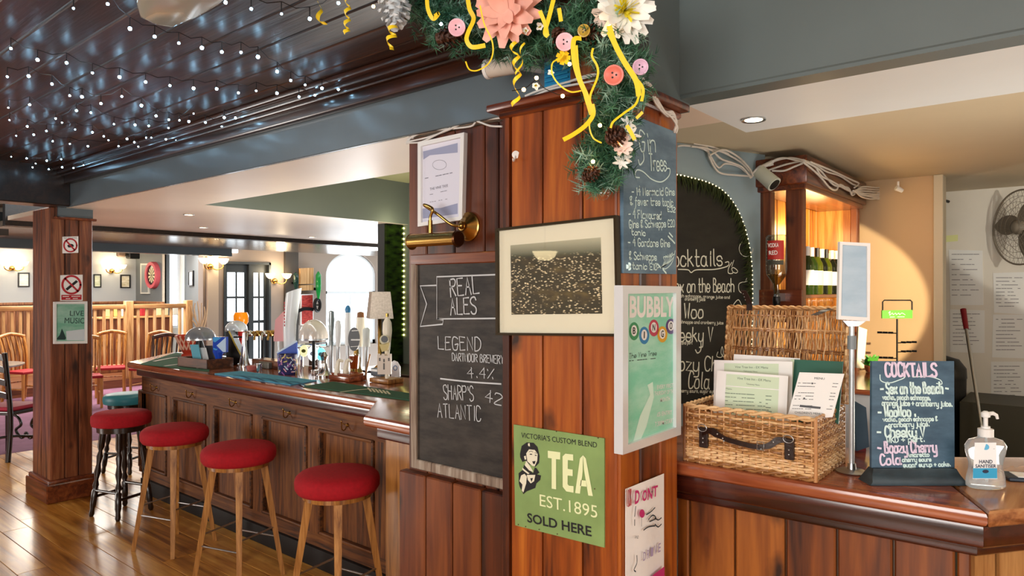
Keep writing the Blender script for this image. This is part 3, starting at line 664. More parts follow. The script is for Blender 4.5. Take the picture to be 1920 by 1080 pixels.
for pts in ([(155, 238), (178, 240), (176, 248), (157, 247)], [(200, 248), (218, 250), (216, 258), (202, 256)], [(178, 306), (208, 302), (200, 330), (186, 328)], [(160, 455), (185, 452), (172, 490)]): flat(mb, FP, [tq(*p) for p in pts], .0078)
line(mb, FP, [tq(150, 222), tq(168, 216), tq(184, 224)], .0016, .0078); line(mb, FP, [tq(200, 230), tq(220, 236)], .0016, .0078); mb.build('portrait_feature', INK, s)
mb = MB()
for q in ((390, 42), (757, 100), (55, 862), (238, 905), (398, 946), (727, 548), (120, 880)): mb.cyl(FP.P(*tq(*q), .004), FP.P(*tq(*q), .0085), .002, n=8)
mb.build('nail', mat('rust', '#4a3018', .7), s)
# framed aerial picture
s = thing('framed_picture', 'framed aerial view of a town with wide cream mount on the pillar', 'picture', FP.P(1045, 630))
Q = [(928, 428.5), (1154, 403), (1160, 631), (929, 628.5)]; R = [(932, 433), (1150, 408.5), (1155, 626), (933, 624)]
frame4(MB(), FP, Q, R, .002, .024).build('frame', mat('dark_gilt_frame', '#3a3020', .3, .5), s)
MB().prism([FP.P(*p, .012) for p in R], FP.n, .01).build('mount', mat('cream_mount', '#e4e0c8', .8), s)
m, nt, b = newmat('aerial_print'); L = nt.links.new
tc = N(nt, 'ShaderNodeTexCoord'); sp = N(nt, 'ShaderNodeSeparateXYZ'); L(tc.outputs['Generated'], sp.inputs[0])
mp = N(nt, 'ShaderNodeMapping'); mp.inputs['Scale'].default_value = (1.0, 1, 1.7); L(tc.outputs['Generated'], mp.inputs[0])
vo = N(nt, 'ShaderNodeTexVoronoi', Scale=26.0); L(mp.outputs[0], vo.inputs['Vector'])
nz = N(nt, 'ShaderNodeTexNoise', Scale=7.0, Detail=6.0); L(mp.outputs[0], nz.inputs['Vector'])
r1 = N(nt, 'ShaderNodeValToRGB'); e = r1.color_ramp.elements; e[0].position = .22; e[0].color = lin('#f0dfb4'); e[1].position = .38; e[1].color = lin('#2f2c17'); L(vo.outputs['Distance'], r1.inputs['Fac'])
r2 = N(nt, 'ShaderNodeValToRGB'); e = r2.color_ramp.elements; e[0].position = .35; e[0].color = lin('#221f10'); e[1].position = .7; e[1].color = lin('#6b5a2e'); L(nz.outputs['Fac'], r2.inputs['Fac'])
mk = N(nt, 'ShaderNodeValToRGB'); e = mk.color_ramp.elements; e[0].position = .36; e[0].color = (0, 0, 0, 1); e[1].position = .5; e[1].color = (1, 1, 1, 1); n5 = N(nt, 'ShaderNodeTexNoise', Scale=3.2, Detail=2.0); L(mp.outputs[0], n5.inputs['Vector']); L(n5.outputs['Fac'], mk.inputs['Fac'])
mx = N(nt, 'ShaderNodeMix', data_type='RGBA'); L(mk.outputs[0], mx.inputs[0]); L(r2.outputs[0], mx.inputs[6]); L(r1.outputs[0], mx.inputs[7])
r3 = N(nt, 'ShaderNodeValToRGB'); e = r3.color_ramp.elements; e[0].position = .76; e[0].color = (0, 0, 0, 1); e[1].position = .84; e[1].color = (1, 1, 1, 1); L(sp.outputs['Z'], r3.inputs['Fac'])
r4 = N(nt, 'ShaderNodeValToRGB'); e = r4.color_ramp.elements; e[0].position = .8; e[0].color = lin('#4d533f'); e[1].position = 1; e[1].color = lin('#b9b79c'); L(sp.outputs['Z'], r4.inputs['Fac'])
my = N(nt, 'ShaderNodeMix', data_type='RGBA'); L(r3.outputs[0], my.inputs[0]); L(mx.outputs[2], my.inputs[6]); L(r4.outputs[0], my.inputs[7])
L(my.outputs[2], b.inputs['Base Color']); b.inputs['Roughness'].default_value = .5
MB().prism([FP.P(*p, .0135) for p in ((957, 460), (1126, 445), (1129, 588), (959, 590))], FP.n, .0025).build('print', m, s)
MB().prism([FP.P(*p, .018) for p in R], FP.n, .002).build('glazing', CLEAR, s)
c = V((-4.93, -3.0, 2.05)); pe = thing('pendant_lamp', 'glass bowl pendant lamp behind the viewer', 'lamp', c)
MB().lathe([(.02, 0), (.07, .0), (.12, .04), (.15, .10), (.14, .10), (.1, .04), (1e-4, .01)], c, 24).build('bowl', mat('pendant_glass', '#fff2d8', .4, emit='#ffe6b0', es=7), pe); MB().cyl(c + UP * .09, V((c.x, c.y, 2.66)), .008, n=8).build('rod', BRASS, pe)
# white hook
s = thing('wall_hook', 'small round white adhesive hook on the pillar above the picture', 'hook', FP.P(966, 300))
MB().cyl(FP.P(967, 290, 0), FP.P(967, 290, .006), .013, n=20).build('disc', WHITEP, s)
MB().tube(crm([FP.P(966, 292, .006), FP.P(965, 298, .012), FP.P(963.5, 302, .016), FP.P(962, 300, .024), FP.P(962, 297, .026)], 4), .0025, 8).build('hook', WHITEP, s)
# certificate
s = thing('framed_certificate', 'white framed certificate above the brass picture lamp', 'certificate', LP.P(825, 418))
Q = [(783, 267), (870, 248), (866, 412), (783, 425)]; R = [(789, 274), (863, 257.5), (860, 406), (789, 417)]
frame4(MB(), LP, Q, R, .001, .022).build('frame', WHITEP, s)
MB().prism([LP.P(*p, .010) for p in R], LP.n, .008).build('paper', mat('lilac_paper', '#dcdcea', .7), s)
mb = MB(); flat(mb, LP, [(793, 284), (858, 268), (858, 286), (806, 291), (794, 299)], .0106); mb.build('coloured_band', mat('mauve_print', '#9aa0bd', .7), s); mb = MB(); flat(mb, LP, [(792, 391), (826, 390), (858, 381), (858, 401), (792, 410)], .0106); mb.build('coloured_band', mat('mauve_print', '#9aa0bd', .7), s)
mb = MB(); ring(mb, LP, 824, 309, 13, 9, .0014, .0108)
for i in range(len(mb.v)): pass
scrib(mb, LP, (797, 336), (850, 325), 4, .003, .0108, 2); typed(mb, LP, 'THE VINE TREE', (806, 357), (840, 350), 5, .0108)
scrib(mb, LP, (806, 366), (812, 365), 3, .002, .0108, 5); scrib(mb, LP, (826, 361), (840, 358), 3, .002, .0108, 6); scrib(mb, LP, (806, 380), (839, 374), 2.5, .002, .0108, 7); mb.build('lettering', mat('grey_print', '#70707e', .7), s)
# picture lamp
s = thing('picture_lamp', 'brass swan-neck picture lamp over the real ales chalkboard', 'lamp', LP.P(880, 425))
c = LP.P(880, 425); mb = MB(); Mx = Matrix.Rotation(pi / 2, 4, 'X')
mb.lathe([(.058, 0), (.058, .008), (.05, .012), (.048, .016), (.038, .02), (.036, .026), (.02, .032), (.018, .045), (1e-4, .046)], c, 36, Mx); mb.build('rosette', BRASS, s)
cl = V((xatY(772, 1.9), 1.9, 1.893)); cr = V((xatY(858, 1.9), 1.9, 1.893)); top = (cl * .58 + cr * .42) + V((0, 0, .03))
mb = MB(); mb.tube(crm([c + V((0, -.04, 0)), c + V((-.03, -.07, .005)), c + V((-.075, -.10, .045)), c + V((-.13, -.125, .085)), top + V((.012, -.0, .095)), top + V((0, 0, .06)), top], 8), .006, 10)
mb.cyl(top + V((0, 0, -.005)), top + V((0, 0, .05)), .009, n=12); mb.ball(c + V((0, -.045, 0)), .014, 14); mb.build('swan_neck', BRASS, s)
mb = MB(); n = 28; R0 = .031
arc = [(R0 * cos(a), R0 * sin(a)) for a in [radians(-20) + radians(250) * i / n for i in range(n + 1)]]
vs = []; 
for x in (cl.x, cr.x):
    for k in (1, .93): vs += [V((x, cl.y + q[0] * k, cl.z + q[1] * k)) for q in arc]
m = n + 1; fs = []
for i in range(n): fs += [(i, i + 1, 2 * m + i + 1, 2 * m + i), (m + i, 3 * m + i, 3 * m + i + 1, m + i + 1)]
mb.add(vs, fs); mb.build('shade', BRASS, s)
mb = MB(); mb.cyl((cl.x - .004, cl.y, cl.z), (cl.x, cl.y, cl.z), .031, .033, n=28); mb.build('end_cap', BRASS, s)
MB().cyl((cr.x, cr.y, cr.z), (cr.x + .008, cr.y, cr.z), .033, .029, n=28).build('end_cap', mat('dark_bronze', '#4a2c14', .3, .8), s)
# real ales chalkboard
s = thing('chalkboard', 'tall real ales chalkboard with worn wooden frame left of the pillar', 'chalkboard', LP.P(850, 890))
AB = Pl((0, LY - .015, 1), (0, -1, 0)); xr = -1.54
def ale(px, pz=None): return oY(px, 500, LY - .015)
zt, zb = AB.P(772, 478).z, AB.P(772, 876).z; xl = AB.P(772, 500).x; fw = .034
y0 = LY - .024
mb = MB(); mb.box((xl, y0, zb), (xl + fw, LY, zt), .004).box((xl + fw, y0, zb), (xr, LY, zb + fw * 1.2), .004).build('frame', wood('worn_grey_frame', '#4a352a', '#8a7766', '#b5a99a', 'z', .6, 0, 1.2, 0, .1), s)
mb = MB(); mb.box((xl + .001, y0 - .001, zt - fw * 1.3), (xr, LY, zt), .004).box((xr - fw, y0, zb + fw), (xr, LY, zt - fw), .004).build('frame_top', PINEX, s)
MB().box((xl + fw - .004, LY - .012, zb + fw), (xr - fw + .004, LY - .002, zt - fw)).build('slate', chalk('smudged_blackboard', '#16120f', '#4a433c', 5, .55, (1, 1, 3.5)), s)
AP = Pl((0, LY - .013, 1), (0, -1, 0))
mb = MB(); line(mb, AP, [(929, 515), (819, 519), (819, 598), (929, 597)], .006, .001, False); line(mb, AP, [(819, 535), (788, 536), (800, 570), (788, 612), (830, 608), (831, 600), (820, 598)], .006, .001, False)
for p in ((819, 597), (831, 607)): pass
hand(mb, AP, 'REAL', (845, 556), (898, 550), 32, .006, .001, .15); hand(mb, AP, 'ALES', (845, 590), (893, 588), 30, .006, .001, .15)
SOFT = mat('soft_chalk', '#c9cdd0', .9); mb.build('chalk_writing', SOFT, s)
def hq(*a): hand(MB(), AP, *a).build('chalk_writing', SOFT, s)
def lq(*a): line(MB(), AP, *a).build('chalk_rule', SOFT, s)
hq( 'LEGEND', (822, 655), (901, 658), 24, .0045, .001); hq( 'DARTMOOR BREWERY', (848, 676), (944, 682), 14, .0035, .001); hq( '4.4%', (876, 708), (927, 710), 17, .0035, .001)
lq( [(826, 710), (880, 716), (939, 720)], .006, .001); hq( "SHARP'S", (832, 748), (888, 752), 26, .004, .001); hq( '42', (909, 753), (940, 760), 20, .004, .001)
hq( 'ATLANTIC', (821, 782), (902, 790), 26, .004, .001)
# gin board on the right face
GP = Pl((PX1 + .012, 2, 1), (1, 0, 0))
s = thing('gin_chalkboard', 'blue-grey gin menu chalkboard high on the right side of the pillar', 'chalkboard', GP.P(1215, 514))
mb = MB(); mb.prism([GP.P(*p) for p in ((1169, 208), (1268, 248), (1268, 514), (1169, 512))], GP.n, .012).build('slate', chalk('blue_chalkboard', '#47647a', '#7897ab', 4, .45), s)
mb = MB(); G1 = GP
hand(mb, G1, 'Gin', (1200, 283), (1229, 285), 38, .005, .001, .2); line(mb, G1, [(1206, 285), (1207, 300), (1200, 309), (1197, 300)], .005, .001)
hand(mb, G1, 'Trees', (1219, 320), (1250, 320), 32, .005, .001, .2)
line(mb, G1, [(1199, 333), (1191, 331), (1194, 319), (1206, 322), (1222, 336), (1240, 341), (1254, 330), (1256, 317), (1250, 316)], .004, .001)
for tx, a, b, h in (('- 14 Mermaid Gins', (1185, 366), (1265, 366), 15), ('& fever tree tonic', (1182, 384), (1262, 386), 15), ('£32', (1251, 396), (1266, 398), 9), ('- 4 Flavoured', (1179, 408), (1240, 411), 15), ('Gins & Schwepps £20', (1180, 427), (1265, 425), 14), ('tonic', (1184, 440), (1210, 442), 11),
                    ('- 4 Gordons Gins', (1178, 461), (1256, 463), 15), ('& Schwepps', (1180, 486), (1231, 488), 14), ('tonic £18', (1186, 504), (1232, 506), 12)):
    hand(MB(), G1, tx, a, b, h, .0036, .001, .2).build('chalk_writing', CHALKB, s)
for k in range(6): line(mb, G1, [(1240, 502), (1246 + k * 2.4, 492 - abs(k - 2)), (1244 + k * 4.2, 474 + 2 * abs(k - 4)), (1250 + k * 1.5, 482)], .003, .001)
line(mb, G1, [(1230, 505), (1238, 500), (1248, 504), (1260, 492), (1266, 470)], .003, .001)
for q in ((1258, 440), (1262, 452), (1256, 446), (1236, 498), (1246, 508)): line(mb, G1, [(q[0] - 3, q[1] - 3), (q[0] + 3, q[1] + 4)], .006, .001)
for q in ((1175, 500), (1179, 496), (1179, 503)): mb.cyl(G1.P(*q, .0005), G1.P(*q, .0012), .007, n=10)
mb.build('chalk_writing', CHALKB, s)
# bingo poster
BP = Pl((PX1 + .03, 2, 1), (1, 0, 0))
s = thing('bingo_poster', 'silver framed green bubbly bingo poster on the pillar above the counter', 'poster', BP.P(1222, 835))
Q = [(1168, 535), (1277, 537), (1277, 815), (1168, 853)]; R = [(1178, 551), (1268, 549), (1268, 801), (1178, 834)]
frame4(MB(), BP, Q, R, -.03, 0).build('frame', mat('silver_frame', '#dfe5ea', .25, .3), s)
MB().prism([BP.P(*p, -.012) for p in R], BP.n, .012).build('print', chalk('mint_print', '#7acfb0', '#d5f2e6', 2.2, .35), s)
typed(MB(), BP, 'BUBBLY', (1180, 594), (1264, 592), 40, -.0112, .035).build('white_lettering', WHITEP, s)
for tx, a, b, h in (('EVERY FIRST', (1232, 730), (1262, 726), 8), ('THURSDAY OF THE', (1227, 742), (1264, 737), 8), ('MONTH', (1238, 754), (1256, 751), 8), ('£5 ENTRY', (1232, 781), (1260, 776), 8), ('7.30PM START', (1228, 800), (1264, 792), 9)): typed(MB(), BP, tx, a, b, h, -.0112, .01).build('white_lettering', WHITEP, s)
cols = ['#2f8f5a', '#2a7fb5', '#b93a55', '#d9a52a', '#4a2d72']
for i, (ch, cx, cy) in enumerate((('B', 1189, 621), ('I', 1208, 629), ('N', 1226, 615), ('G', 1242, 627), ('O', 1258, 612))):
    k = 17 - i * .6; mb = MB(); e = [(cx + 9.4 * cos(2 * pi * j / 24), cy + k * sin(2 * pi * j / 24)) for j in range(24)]; flat(mb, BP, e, -.0112); bl = mb.build('bingo_ball', mat('ball_' + str(i), cols[i], .3), s)
    mb = MB(); e = [(cx + 5.6 * cos(2 * pi * j / 20), cy - 1 + k * .62 * sin(2 * pi * j / 20)) for j in range(20)]; flat(mb, BP, e, -.0106); mb.build('ball_spot', WHITEP, bl)
    mb = MB(); typed(mb, BP, ch, (cx - (2.6 if ch != 'I' else .9), cy + 5), (cx + (2.6 if ch != 'I' else .9), cy + 5), 13, -.0100, .02); mb.build('ball_letter', INK, bl)
mb = MB(); hand(mb, BP, 'The Vine Tree', (1180, 672), (1231, 666), 9, .0016, -.011); scrib(mb, BP, (1180, 678), (1230, 673), 3, .002, -.011, 4); mb.build('handwriting', INK, s)
mb = MB(); flat(mb, BP, [(1186, 832), (1200, 780), (1219, 740), (1214, 722), (1224, 716), (1226, 745), (1212, 800), (1200, 827)], -.0114); mb.build('bottle_print', mat('pale_mint', '#cdeee0', .4), s)
# don't drink and drive drawing
DP = Pl((PX1, 2, 1), (1, 0, 0))
s = thing('drawing', 'curling white handmade poster about not drinking and driving below bingo poster', 'poster', DP.P(1210, 1090))
rows = []
for i in range(9):
    t = i / 8; x = 1173 + 72 * t; o = .004 + .010 * sin(t * pi * 1.1) * (.4 + .6 * t) + .006 * t * t
    rows.append((DP.P(x, 917 - 29 * t, o + .006 * (t > .9)), DP.P(x, 1128 - 38 * t, o)))
mb = MB(); vs = [p for r in rows for p in r] + [p - V((.0012, 0, 0)) for r in rows for p in r]; fs = []
for i in range(8):
    a = 2 * i; fs += [(a, a + 1, a + 3, a + 2), (a + 18, a + 20, a + 21, a + 19), (a, a + 2, a + 20, a + 18), (a + 1, a + 19, a + 21, a + 3)]
fs += [(0, 18, 19, 1), (16, 17, 35, 34)]
mb.add(vs, fs).build('sheet', PAPER, s)
mb = MB()
for ch, x, y, h in (('D', 1190, 945, 25), ('O', 1204, 940, 20), ('N', 1214, 937, 22), ("'", 1223, 929, 9), ('T', 1224, 932, 20)): typed(mb, DP, ch, (x, y), (x + (9 if ch != "'" else 2), y - 3), h, .021, .03)
e = [(1204 + 5 * cos(2 * pi * j / 16), 963 + 8 * sin(2 * pi * j / 16)) for j in range(16)]; flat(mb, DP, e, .021); flat(mb, DP, [(1226, 1077), (1246, 1062), (1246, 1092), (1215, 1105), (1200, 1104)], .023); mb.build('pink_lettering', mat('pink_pen', '#c02f72', .7), s)
mb = MB()
for i, ch in enumerate('DRIVE'): typed(mb, DP, ch, (1206 + i * 7, 1052 - i * 4), (1210.5 + i * 7, 1050 - i * 4), 17, .021, .01)
mb.build('lilac_lettering', mat('lilac_pen', '#a79ac0', .7), s)
mb = MB(); line(mb, DP, [(1203, 971), (1203, 987)], .002, .021)
for q in ([(1212, 965), (1220, 960), (1228, 952)], [(1216, 974), (1224, 966), (1230, 972), (1218, 978)], [(1228, 971), (1234, 975), (1240, 971)], [(1228, 983), (1234, 988), (1240, 983)], [(1207, 994), (1216, 988), (1228, 986)], [(1192, 950), (1190, 968)], [(1190, 975), (1190, 985)], [(1194, 1042), (1194, 1056), (1189, 1068), (1192, 1072)]): line(mb, DP, q, .004, .021)
typed(mb, DP, 'AND', (1190, 1010), (1197, 1010), 6, .021); mb.build('ink_drawing', mat('ink_pen', '#20303a', .7), s)
mb = MB(); hand(mb, DP, 'LOOK', (1176, 950), (1184, 946), 30, .003, .019); mb.build('red_writing', mat('red_pen', '#b53040', .7), s)
# blue vent grille standing on the pillar cap against the beam
s = thing('vent_grille', 'blue plastic vent grille standing on the pillar cap under the garland', 'grille', V((-1.46, 1.94, PT + .03)))
VP_ = Pl((0, 1.96, 1), (0, -1, 0)); a = VP_.P(1022, 172); b = VP_.P(1072, 105)
mb = MB().box((a.x, 1.955, a.z), (b.x, 1.965, b.z), .001); mb.build('plate', mat('blue_plastic', '#1f86b8', .4), s)
mb = MB(); z = a.z + .012
while z < b.z - .01: mb.box((a.x + .008, 1.946, z), (b.x - .008, 1.957, z + .006), .001); z += .0155
mb.build('louvre', mat('blue_plastic_edge', '#2b98c9', .4), s)
# security camera on the beam
s = thing('security_camera', 'white bullet security camera on the slate beam under the garland', 'camera', oD(940, 130, 2.35))
a = oD(914, 130, 2.42); b = oD(968, 121, 2.36)
MB().cyl(a, b, .031, .031, 24).build('body', mat('camera_white', '#cfc6ba', .4), s)
mb = MB(); u = (b - a).normalized(); mb.cyl(a - u * .003, a + u * .01, .034, .034, 24); mb.build('hood', WHITEP, s)
MB().cyl(a - u * .006, a - u * .002, .024, n=20).build('lens', BLACK, s)
MB().cyl(b - u * .02, V((b.x, 2.0, b.z + .02)), .012, n=12).build('bracket', WHITEP, s)
# ------------------------------------------------------------------ cables
def cable(mb, pts, r=.0042): return mb.tube(crm(pts, 6), r, 7)
LQ = Pl((0, LY - .008, 1), (0, -1, 0)); mb = MB()
for off, pts in ((.0, [(764, 262), (790, 249), (815, 243), (860, 228), (900, 214), (940, 212)]), (.008, [(763, 266), (800, 258), (835, 246), (870, 230), (905, 220), (940, 218)]), (.004, [(765, 256), (780, 246), (810, 244), (836, 242), (860, 240), (885, 236), (897, 226), (938, 221)]), (.012, [(862, 226), (880, 222), (900, 229), (920, 236), (942, 237)]), (.010, [(764, 268), (790, 266), (820, 252), (845, 240)]), (.002, [(762, 270), (775, 254), (800, 247)])):
    cable(mb, [LQ.P(x, y, off) for x, y in pts])
tag(mb.build('cable_bundle', CABLE), 'loose white cables running along the top of the left panel', 'cable')
mb = MB(); EP = Pl((0, 2.215, 1), (0, -1, 0))
for off, pts in ((0, [(1229, -20), (1238, 10), (1230, 60), (1222, 100), (1217, 118), (1222, 140), (1240, 160), (1246, 185)]), (.006, [(1234, -20), (1232, 20), (1226, 70), (1218, 115)]), (.008, [(1217, 120), (1218, 140), (1228, 155), (1238, 175), (1240, 190)]), (.0, [(1192, 72), (1215, 95), (1235, 118), (1250, 140)])):
    cable(mb, [EP.P(x, y, off) for x, y in pts])
tag(mb.build('cable_bundle', CABLE), 'white cables hanging down the slate beam beside the white flower', 'cable')
mb = MB(); rn = random.Random(4)
for k in range(7):
    j = lambda s_: rn.uniform(-s_, s_)
    pts = [RP.P(1200 + j(5), 148 + j(6), .02), RP.P(1218 + j(5), 165 + j(7), .03), RP.P(1232 + j(5), 192 + j(7), .03 + j(.01)), RP.P(1246 + j(5), 212 + j(6), .03 + j(.01)), RP.P(1262 + j(4), 216 + j(8), .03), RP.P(1268 + j(2), 232 + j(6), .02), RP.P(1266 + j(3), 246 + j(4), .015)]
    cable(mb, pts, .0036)
tag(mb.build('cable_bundle', CABLE), 'thick tangle of white cables over the gin chalkboard corner', 'cable')
mb = MB()
for off, pts in ((0, [(985, 180), (1010, 170), (1060, 155), (1100, 145), (1120, 140)]), (.006, [(990, 186), (1030, 168), (1080, 158), (1125, 150)]), (.004, [(1070, 152), (1100, 142), (1125, 138)])):
    cable(mb, [Pl((0, 1.90, 1), (0, -1, 0)).P(x, y, off) for x, y in pts])
tag(mb.build('cable_bundle', CABLE), 'white cables lying on the pillar cap by the blue grille', 'cable')
# ------------------------------------------------------------------ flower and pine garland
rn = random.Random(11)
GPATH = [oD(x, y, d) for x, y, d in ((735, -45, 2.35), (800, 5, 2.3), (860, 42, 2.25), (930, 60, 2.2), (1000, 62, 2.12), (1070, 48, 2.05), (1120, 60, 2.0), (1165, 105, 1.97), (1172, 160, 1.96), (1150, 215, 1.95), (1138, 260, 1.95), (1127, 310, 1.95), (1124, 330, 1.95))]
gar = thing('garland', 'pine garland with paper flowers, cones and yellow ribbons over the pillar corner', 'garland', GPATH[5])
path = crm(GPATH, 10)
def needles(mb, c, ax, L, n, r):
    for _ in range(n):
        t = rn.random(); p = c + ax * (t * L); d = V((rn.gauss(0, 1), rn.gauss(0, 1), rn.gauss(0, 1))); d = (d - ax * d.dot(ax)); 
        if d.length < 1e-3: continue
        d.normalize(); d = (d + ax * .55).normalized(); l = r * rn.uniform(.7, 1.2); wv = d.cross(V((rn.gauss(0, 1), rn.gauss(0, 1), rn.gauss(0, 1))))  .normalized() * .0016
        mb.add([p - wv, p + wv, p + d * l], [(0, 1, 2)])
greens = ['#24543c', '#487a5c', '#8db3a2']; fol = [MB() for _ in greens]
for i, p in enumerate(path[:-1]):
    tg = (path[i + 1] - p).normalized(); f = i / len(path)
    for k in range(11 if f < .55 else 9):
        d = V((rn.gauss(0, 1), rn.gauss(0, 1), rn.gauss(0, 1)))
        ax = (tg * rn.uniform(-.5, .8) + d.normalized() * .9 + V((0, 0, -.25))).normalized(); L = rn.uniform(.045, .115) * (1.0 if f < .6 else .78 if f < .9 else .6)
        needles(fol[rn.choice((0, 0, 1, 1, 2))], p + d * .008, ax, L, 40, .032)
for mb, c, nm in zip(fol, greens, ('deep_green_needles', 'green_needles', 'frosted_needles')):
    tag(mb.build(nm, mat(nm, c, .7), gar, smooth=False), None, None, None, 'stuff')
MB().tube(path, .006, 6).build('stem_wire', mat('brown_wire', '#3a2a1a', .8), gar)
def cone(c, ax, r, L, m, tipm=None, nm='pine_cone'):
    mb = MB(); ax = V(ax).normalized(); q = ax.orthogonal().normalized(); b = ax.cross(q)
    mb.tube([c, c + ax * L * .5, c + ax * L], [r * .5, r * .55, r * .2], 8)
    n = 46
    for i in range(n):
        t = i / n; a = i * 2.39996; rad = r * (sin(pi * (.18 + .75 * t)) ** .8); d = q * cos(a) + b * sin(a); p = c + ax * (L * t) + d * rad * .4
        tip = c + ax * (L * (t + .12)) + d * rad; sd = ax.cross(d) * r * .3
        mb.add([p - sd * .6, p + sd * .6, tip + sd * .8 + ax * r * .06, tip + d * r * .1 , tip - sd * .8 + ax * r * .06, tip + ax * r * .16], [(0, 1, 2, 3), (0, 3, 4), (5, 3, 2), (5, 4, 3), (0, 4, 5, 2, 1)])
    return mb.build(nm, m, gar, smooth=False)
CONEB = mat('brown_cone', '#4a2a18', .6); CONEW = mat('frosted_cone', '#c9cfd2', .7, noise=.35, nscale=40)
tag(cone(oD(738, -22, 2.18), oD(742, 50, 2.16) - oD(738, -22, 2.18), .050, .12, CONEW), 'large frosted white pine cone')
for x, y, d, x2, y2, r in ((820, 72, 2.16, 870, 62, .033), (1042, 58, 1.98, 1070, 92, .03), (1085, 60, 1.97, 1130, 68, .03), (1140, 262, 1.86, 1165, 250, .03), (1095, 335, 1.9, 1118, 320, .022), (915, 5, 2.1, 935, 25, .03)):
    a = oD(x, y, d); b = oD(x2, y2, d - .03); cone(a, b - a, r, (b - a).length, CONEB)
# paper flowers
def petal(mb, c, d, n, L, W, curl, rag=0):
    d = V(d).normalized(); sd = n.cross(d).normalized(); P = []
    for i in range(7):
        t = i / 6; ww = W * sin(pi * min(.92, .12 + t * .85)) ** .7
        base = c + d * (L * t) + n * (curl * L * (t * t * .9 - .35 * t))
        P.append((base - sd * ww / 2 + n * ww * .18, base + n * 0, base + sd * ww / 2 + n * ww * .18))
    vs = [p for r in P for p in r]; fs = []
    for i in range(6): a = 3 * i; fs += [(a, a + 1, a + 4, a + 3), (a + 1, a + 2, a + 5, a + 4)]
    mb.add(vs, fs)
def flower(nm, c, n, layers, m, mc=None, cr=.0, label=None):
    n = V(n).normalized(); q = n.orthogonal().normalized(); b = n.cross(q); mb = MB()
    for cnt, L, W, cu, el in layers:
        for k in range(cnt):
            a = 2 * pi * (k + rn.uniform(-.25, .25)) / cnt; d = q * cos(a) + b * sin(a) + n * el
            petal(mb, c + n * rn.uniform(-.004, .004), d, n, L * rn.uniform(.8, 1.15), W, cu)
    fl = tag(mb.build(nm, m, gar), label)
    if mc:
        mb = MB()
        for k in range(50):
            d = (q * rn.gauss(0, .6) + b * rn.gauss(0, .6) + n).normalized(); wv = d.orthogonal().normalized() * .004
            mb.add([c - wv, c + wv, c + d * cr + wv * .7, c + d * cr - wv * .7], [(0, 1, 2, 3)])
        mb.build('flower_centre', mc, fl)
    return fl
tocam = -FWD
PINKM = mat('peach_pink_paper', '#f0b8a8', .8, noise=.12, nscale=14); WHITEF = mat('white_tissue', '#eef2ee', .8); YEL = mat('yellow_tissue', '#efe23a', .8)
flower('pink_paper_flower', oD(948, 22, 2.0), tocam + V((-.3, 0, -.2)), ((12, .11, .045, .1, .0), (10, .095, .042, .35, .35), (8, .07, .035, .3, .8)), PINKM, label='large pink and peach paper flower')
flower('white_paper_flower', oD(1170, 20, 1.9), tocam + V((.25, .1, -.2)), ((15, .088, .036, .1, .0), (12, .075, .032, .3, .35)), WHITEF, YEL, .045, label='large white paper flower with yellow centre')
flower('cream_paper_flower', oD(1138, 28, 1.92), tocam + V((-.5, .1, -.6)), ((7, .04, .03, .2, .1), (5, .03, .025, .2, .5)), mat('cream_tissue', '#f2e2d6', .8))
for x, y, d, r in ((1004, 161, 1.95, .012), (1033, 137, 1.93, .009), (1012, 50, 1.98, .012), (985, 58, 1.98, .010)):
    flower('small_white_flower', oD(x, y, d), tocam, ((5, r, r * .9, .1, .1),), WHITEF, YEL, .004)
for x, y in ((1178, 232), (1182, 252), (1172, 296), (1164, 306)):
    flower('frosted_leaf_spray', oD(x, y, 1.9), tocam + V((rn.uniform(-1, 1), 0, rn.uniform(-1, 1))), ((7, .028, .010, .2, .2),), WHITEF)
flower('blush_paper_flower', oD(1165, 275, 1.86), tocam, ((9, .03, .016, .2, .2), (6, .02, .014, .2, .6)), mat('blush_tissue', '#f0d8cc', .8))
for x, y, d, r, c in ((857, 52, 2.05, .026, '#efb8c6'), (1059, 79, 1.9, .025, '#f0bccb'), (1151, 141, 1.84, .027, '#e07868'), (1200, 126, 1.88, .022, '#e3bedd'), (1095, 58, 1.93, .018, '#b89a3a')):
    p = oD(x, y, d); n = (tocam + V((rn.uniform(-.3, .3), 0, -.15))).normalized(); q = n.to_track_quat('Z', 'Y').to_matrix().to_4x4()
    prof = [(1e-4, 0), (r * .95, 0), (r, .003), (r * .97, .007), (r * .8, .0075), (r * .72, .005), (1e-4, .005)]
    bt = MB().lathe(prof, p, 28, q).build('button', mat('button_' + c[1:], c, .35), gar)
    mb = MB()
    for a in (0, 2.1, 4.2): h = p + q @ V((r * .25 * cos(a), r * .25 * sin(a), .0056)); mb.cyl(h - n * .001, h + n * .0004, r * .1, n=8)
    mb.build('button_hole', INK, bt)
YR = mat('yellow_ribbon', '#f2cf1f', .4)
def ribbon(pts, w=.010, curl=0, turns=0):
    P = crm([oD(*p) for p in pts], 14); n = len(P); vs, wv = [], []
    for i, p in enumerate(P):
        t = i / (n - 1); a = turns * 2 * pi * t; tg = (P[min(i + 1, n - 1)] - P[max(i - 1, 0)]).normalized(); q = tg.cross(FWD).normalized(); b = tg.cross(q)
        vs.append(p + (q * cos(a) + b * sin(a)) * curl); wv.append(((tg * .75 if turns else q) + b * .35 * sin(a + 1) + q * .4).normalized() * w)
    mb = MB().strip(vs, wv); k = len(mb.v); off = FWD * .0006
    return mb.build('ribbon', YR, gar)
D = 1.9
ribbon([(600, -30, 2.3), (598, 20, 2.3), (606, 45, 2.3)], .017, .010, 2); ribbon([(652, -30, 2.3), (652, 20, 2.3), (650, 62, 2.3)], .013, .010, 4.5); ribbon([(737, 50, 2.14), (735, 68, 2.14), (729, 92, 2.14)], .012, .014, 2.2)
